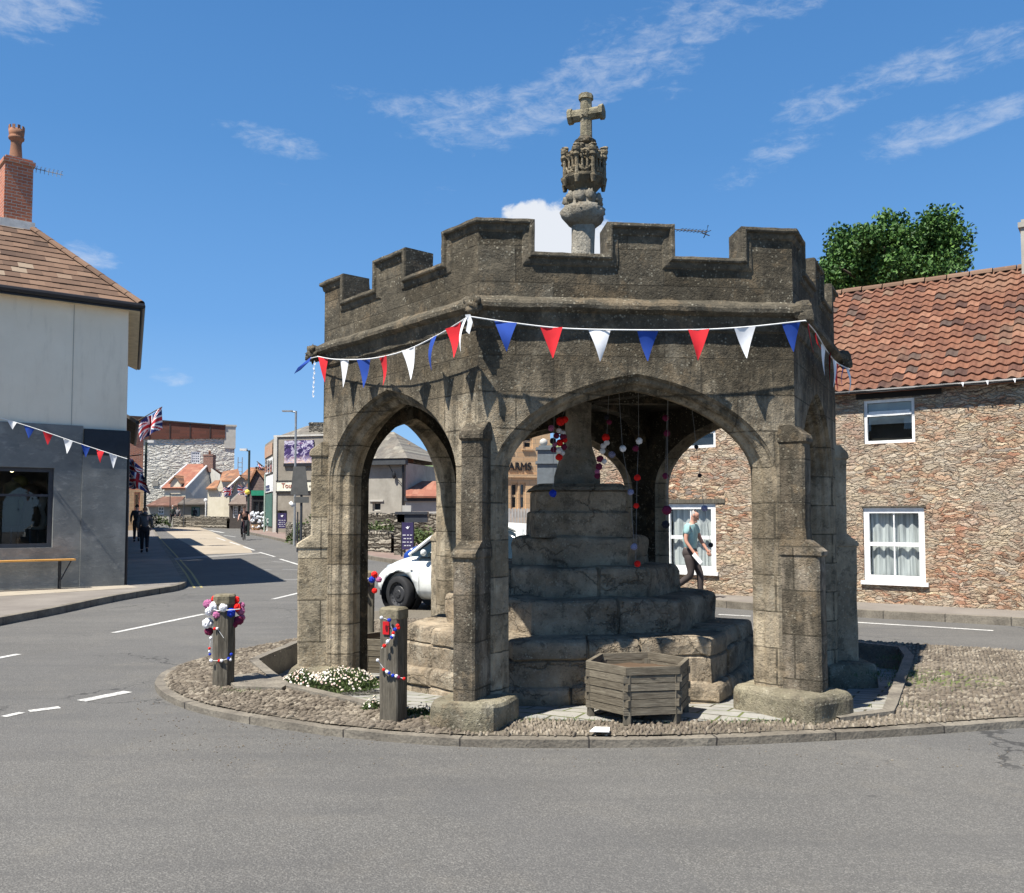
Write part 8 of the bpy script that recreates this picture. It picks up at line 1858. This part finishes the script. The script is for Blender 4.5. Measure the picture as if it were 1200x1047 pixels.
# cyclist
cyY = 46; cp_ = PX(286.5, cyY); cz = G(cyY)
bk = thing('bicycle', (cp_.x, cp_.y, cz), 'dark bicycle ridden toward the camera along the far street', 'bicycle', None, R(-78))
def wheel(x, par):
    mb = MB(); n_ = 28; vs = []
    for r_, yy in ((.335, 0), (.322, .018), (.30, .0), (.322, -.018)):
        for q in range(n_): t_ = 2*math.pi*q/n_; vs.append((x+r_*math.cos(t_), yy, .34+r_*math.sin(t_)))
    mb.smooth = True; mb.add(vs, [(i*n_+q, i*n_+(q+1) % n_, ((i+1) % 4)*n_+(q+1) % n_, ((i+1) % 4)*n_+q) for i in range(4) for q in range(n_)]); o = mb.build('wheel', BLACK, par, world=False)
    mb = MB()
    for q in range(12): t_ = 2*math.pi*q/12; mb.tube([(x, .0, .34), (x+.3*math.cos(t_), 0, .34+.3*math.sin(t_))], .003, 3)
    mb.tube([(x, -.04, .34), (x, .04, .34)], .02, 6); mb.build('spokes', GALV, o, world=False)
wheel(.52, bk); wheel(-.52, bk)
mb = MB(); fr = [((.52, 0, .34), (.40, 0, .80)), ((.40, 0, .80), (-.15, 0, .85)), ((.42, 0, .72), (-.08, 0, .32)), ((-.15, 0, .88), (-.08, 0, .32)), ((-.08, 0, .32), (-.52, 0, .34)), ((-.15, 0, .80), (-.52, 0, .34)), ((.40, 0, .80), (.38, 0, .98))]
for a_, b_ in fr: mb.tube([a_, b_], .018, 6)
mb.build('frame', mat('dark red bike frame', col=(.06, .02, .025, 1), rough=.4), bk, world=False)
mb = MB(); mb.tube([(.30, -.30, 1.0), (.38, -.2, 1.0), (.38, .2, 1.0), (.30, .30, 1.0)], .014, 6); mb.build('handlebar', BLACK, bk, world=False)
mb = MB(); mb.ball((-.17, 0, .92), .12, 10, 6, 0, (1.1, .6, .35)); mb.build('saddle', BLACK, bk, world=False)
CJ = dict(pelvis=(-.15, 0, 1.0), waist=(-.08, 0, 1.15), chest=(.04, 0, 1.34), neck=(.12, 0, 1.49), head=(.18, 0, 1.61), shl=(.07, .18, 1.42), ell=(.20, .25, 1.20), wrl=(.32, .27, 1.04), hal=(.37, .27, 1.01), shr=(.07, -.18, 1.42), elr=(.20, -.25, 1.20), wrr=(.32, -.27, 1.04), har=(.37, -.27, 1.01),
          hipl=(-.12, .09, .96), knl=(.24, .11, .78), anl=(.10, .11, .40), tol=(.24, .12, .33), hipr=(-.12, -.09, .96), knr=(.20, -.11, .62), anr=(.0, -.11, .24), tor=(.14, -.12, .16))
figure('cyclist in black sitting on the dark bicycle in the far street', (cp_.x, cp_.y, cz), R(-78), 1.75, CJ, BLK, BLK, BLK, DKH, SKIN2, 'short')
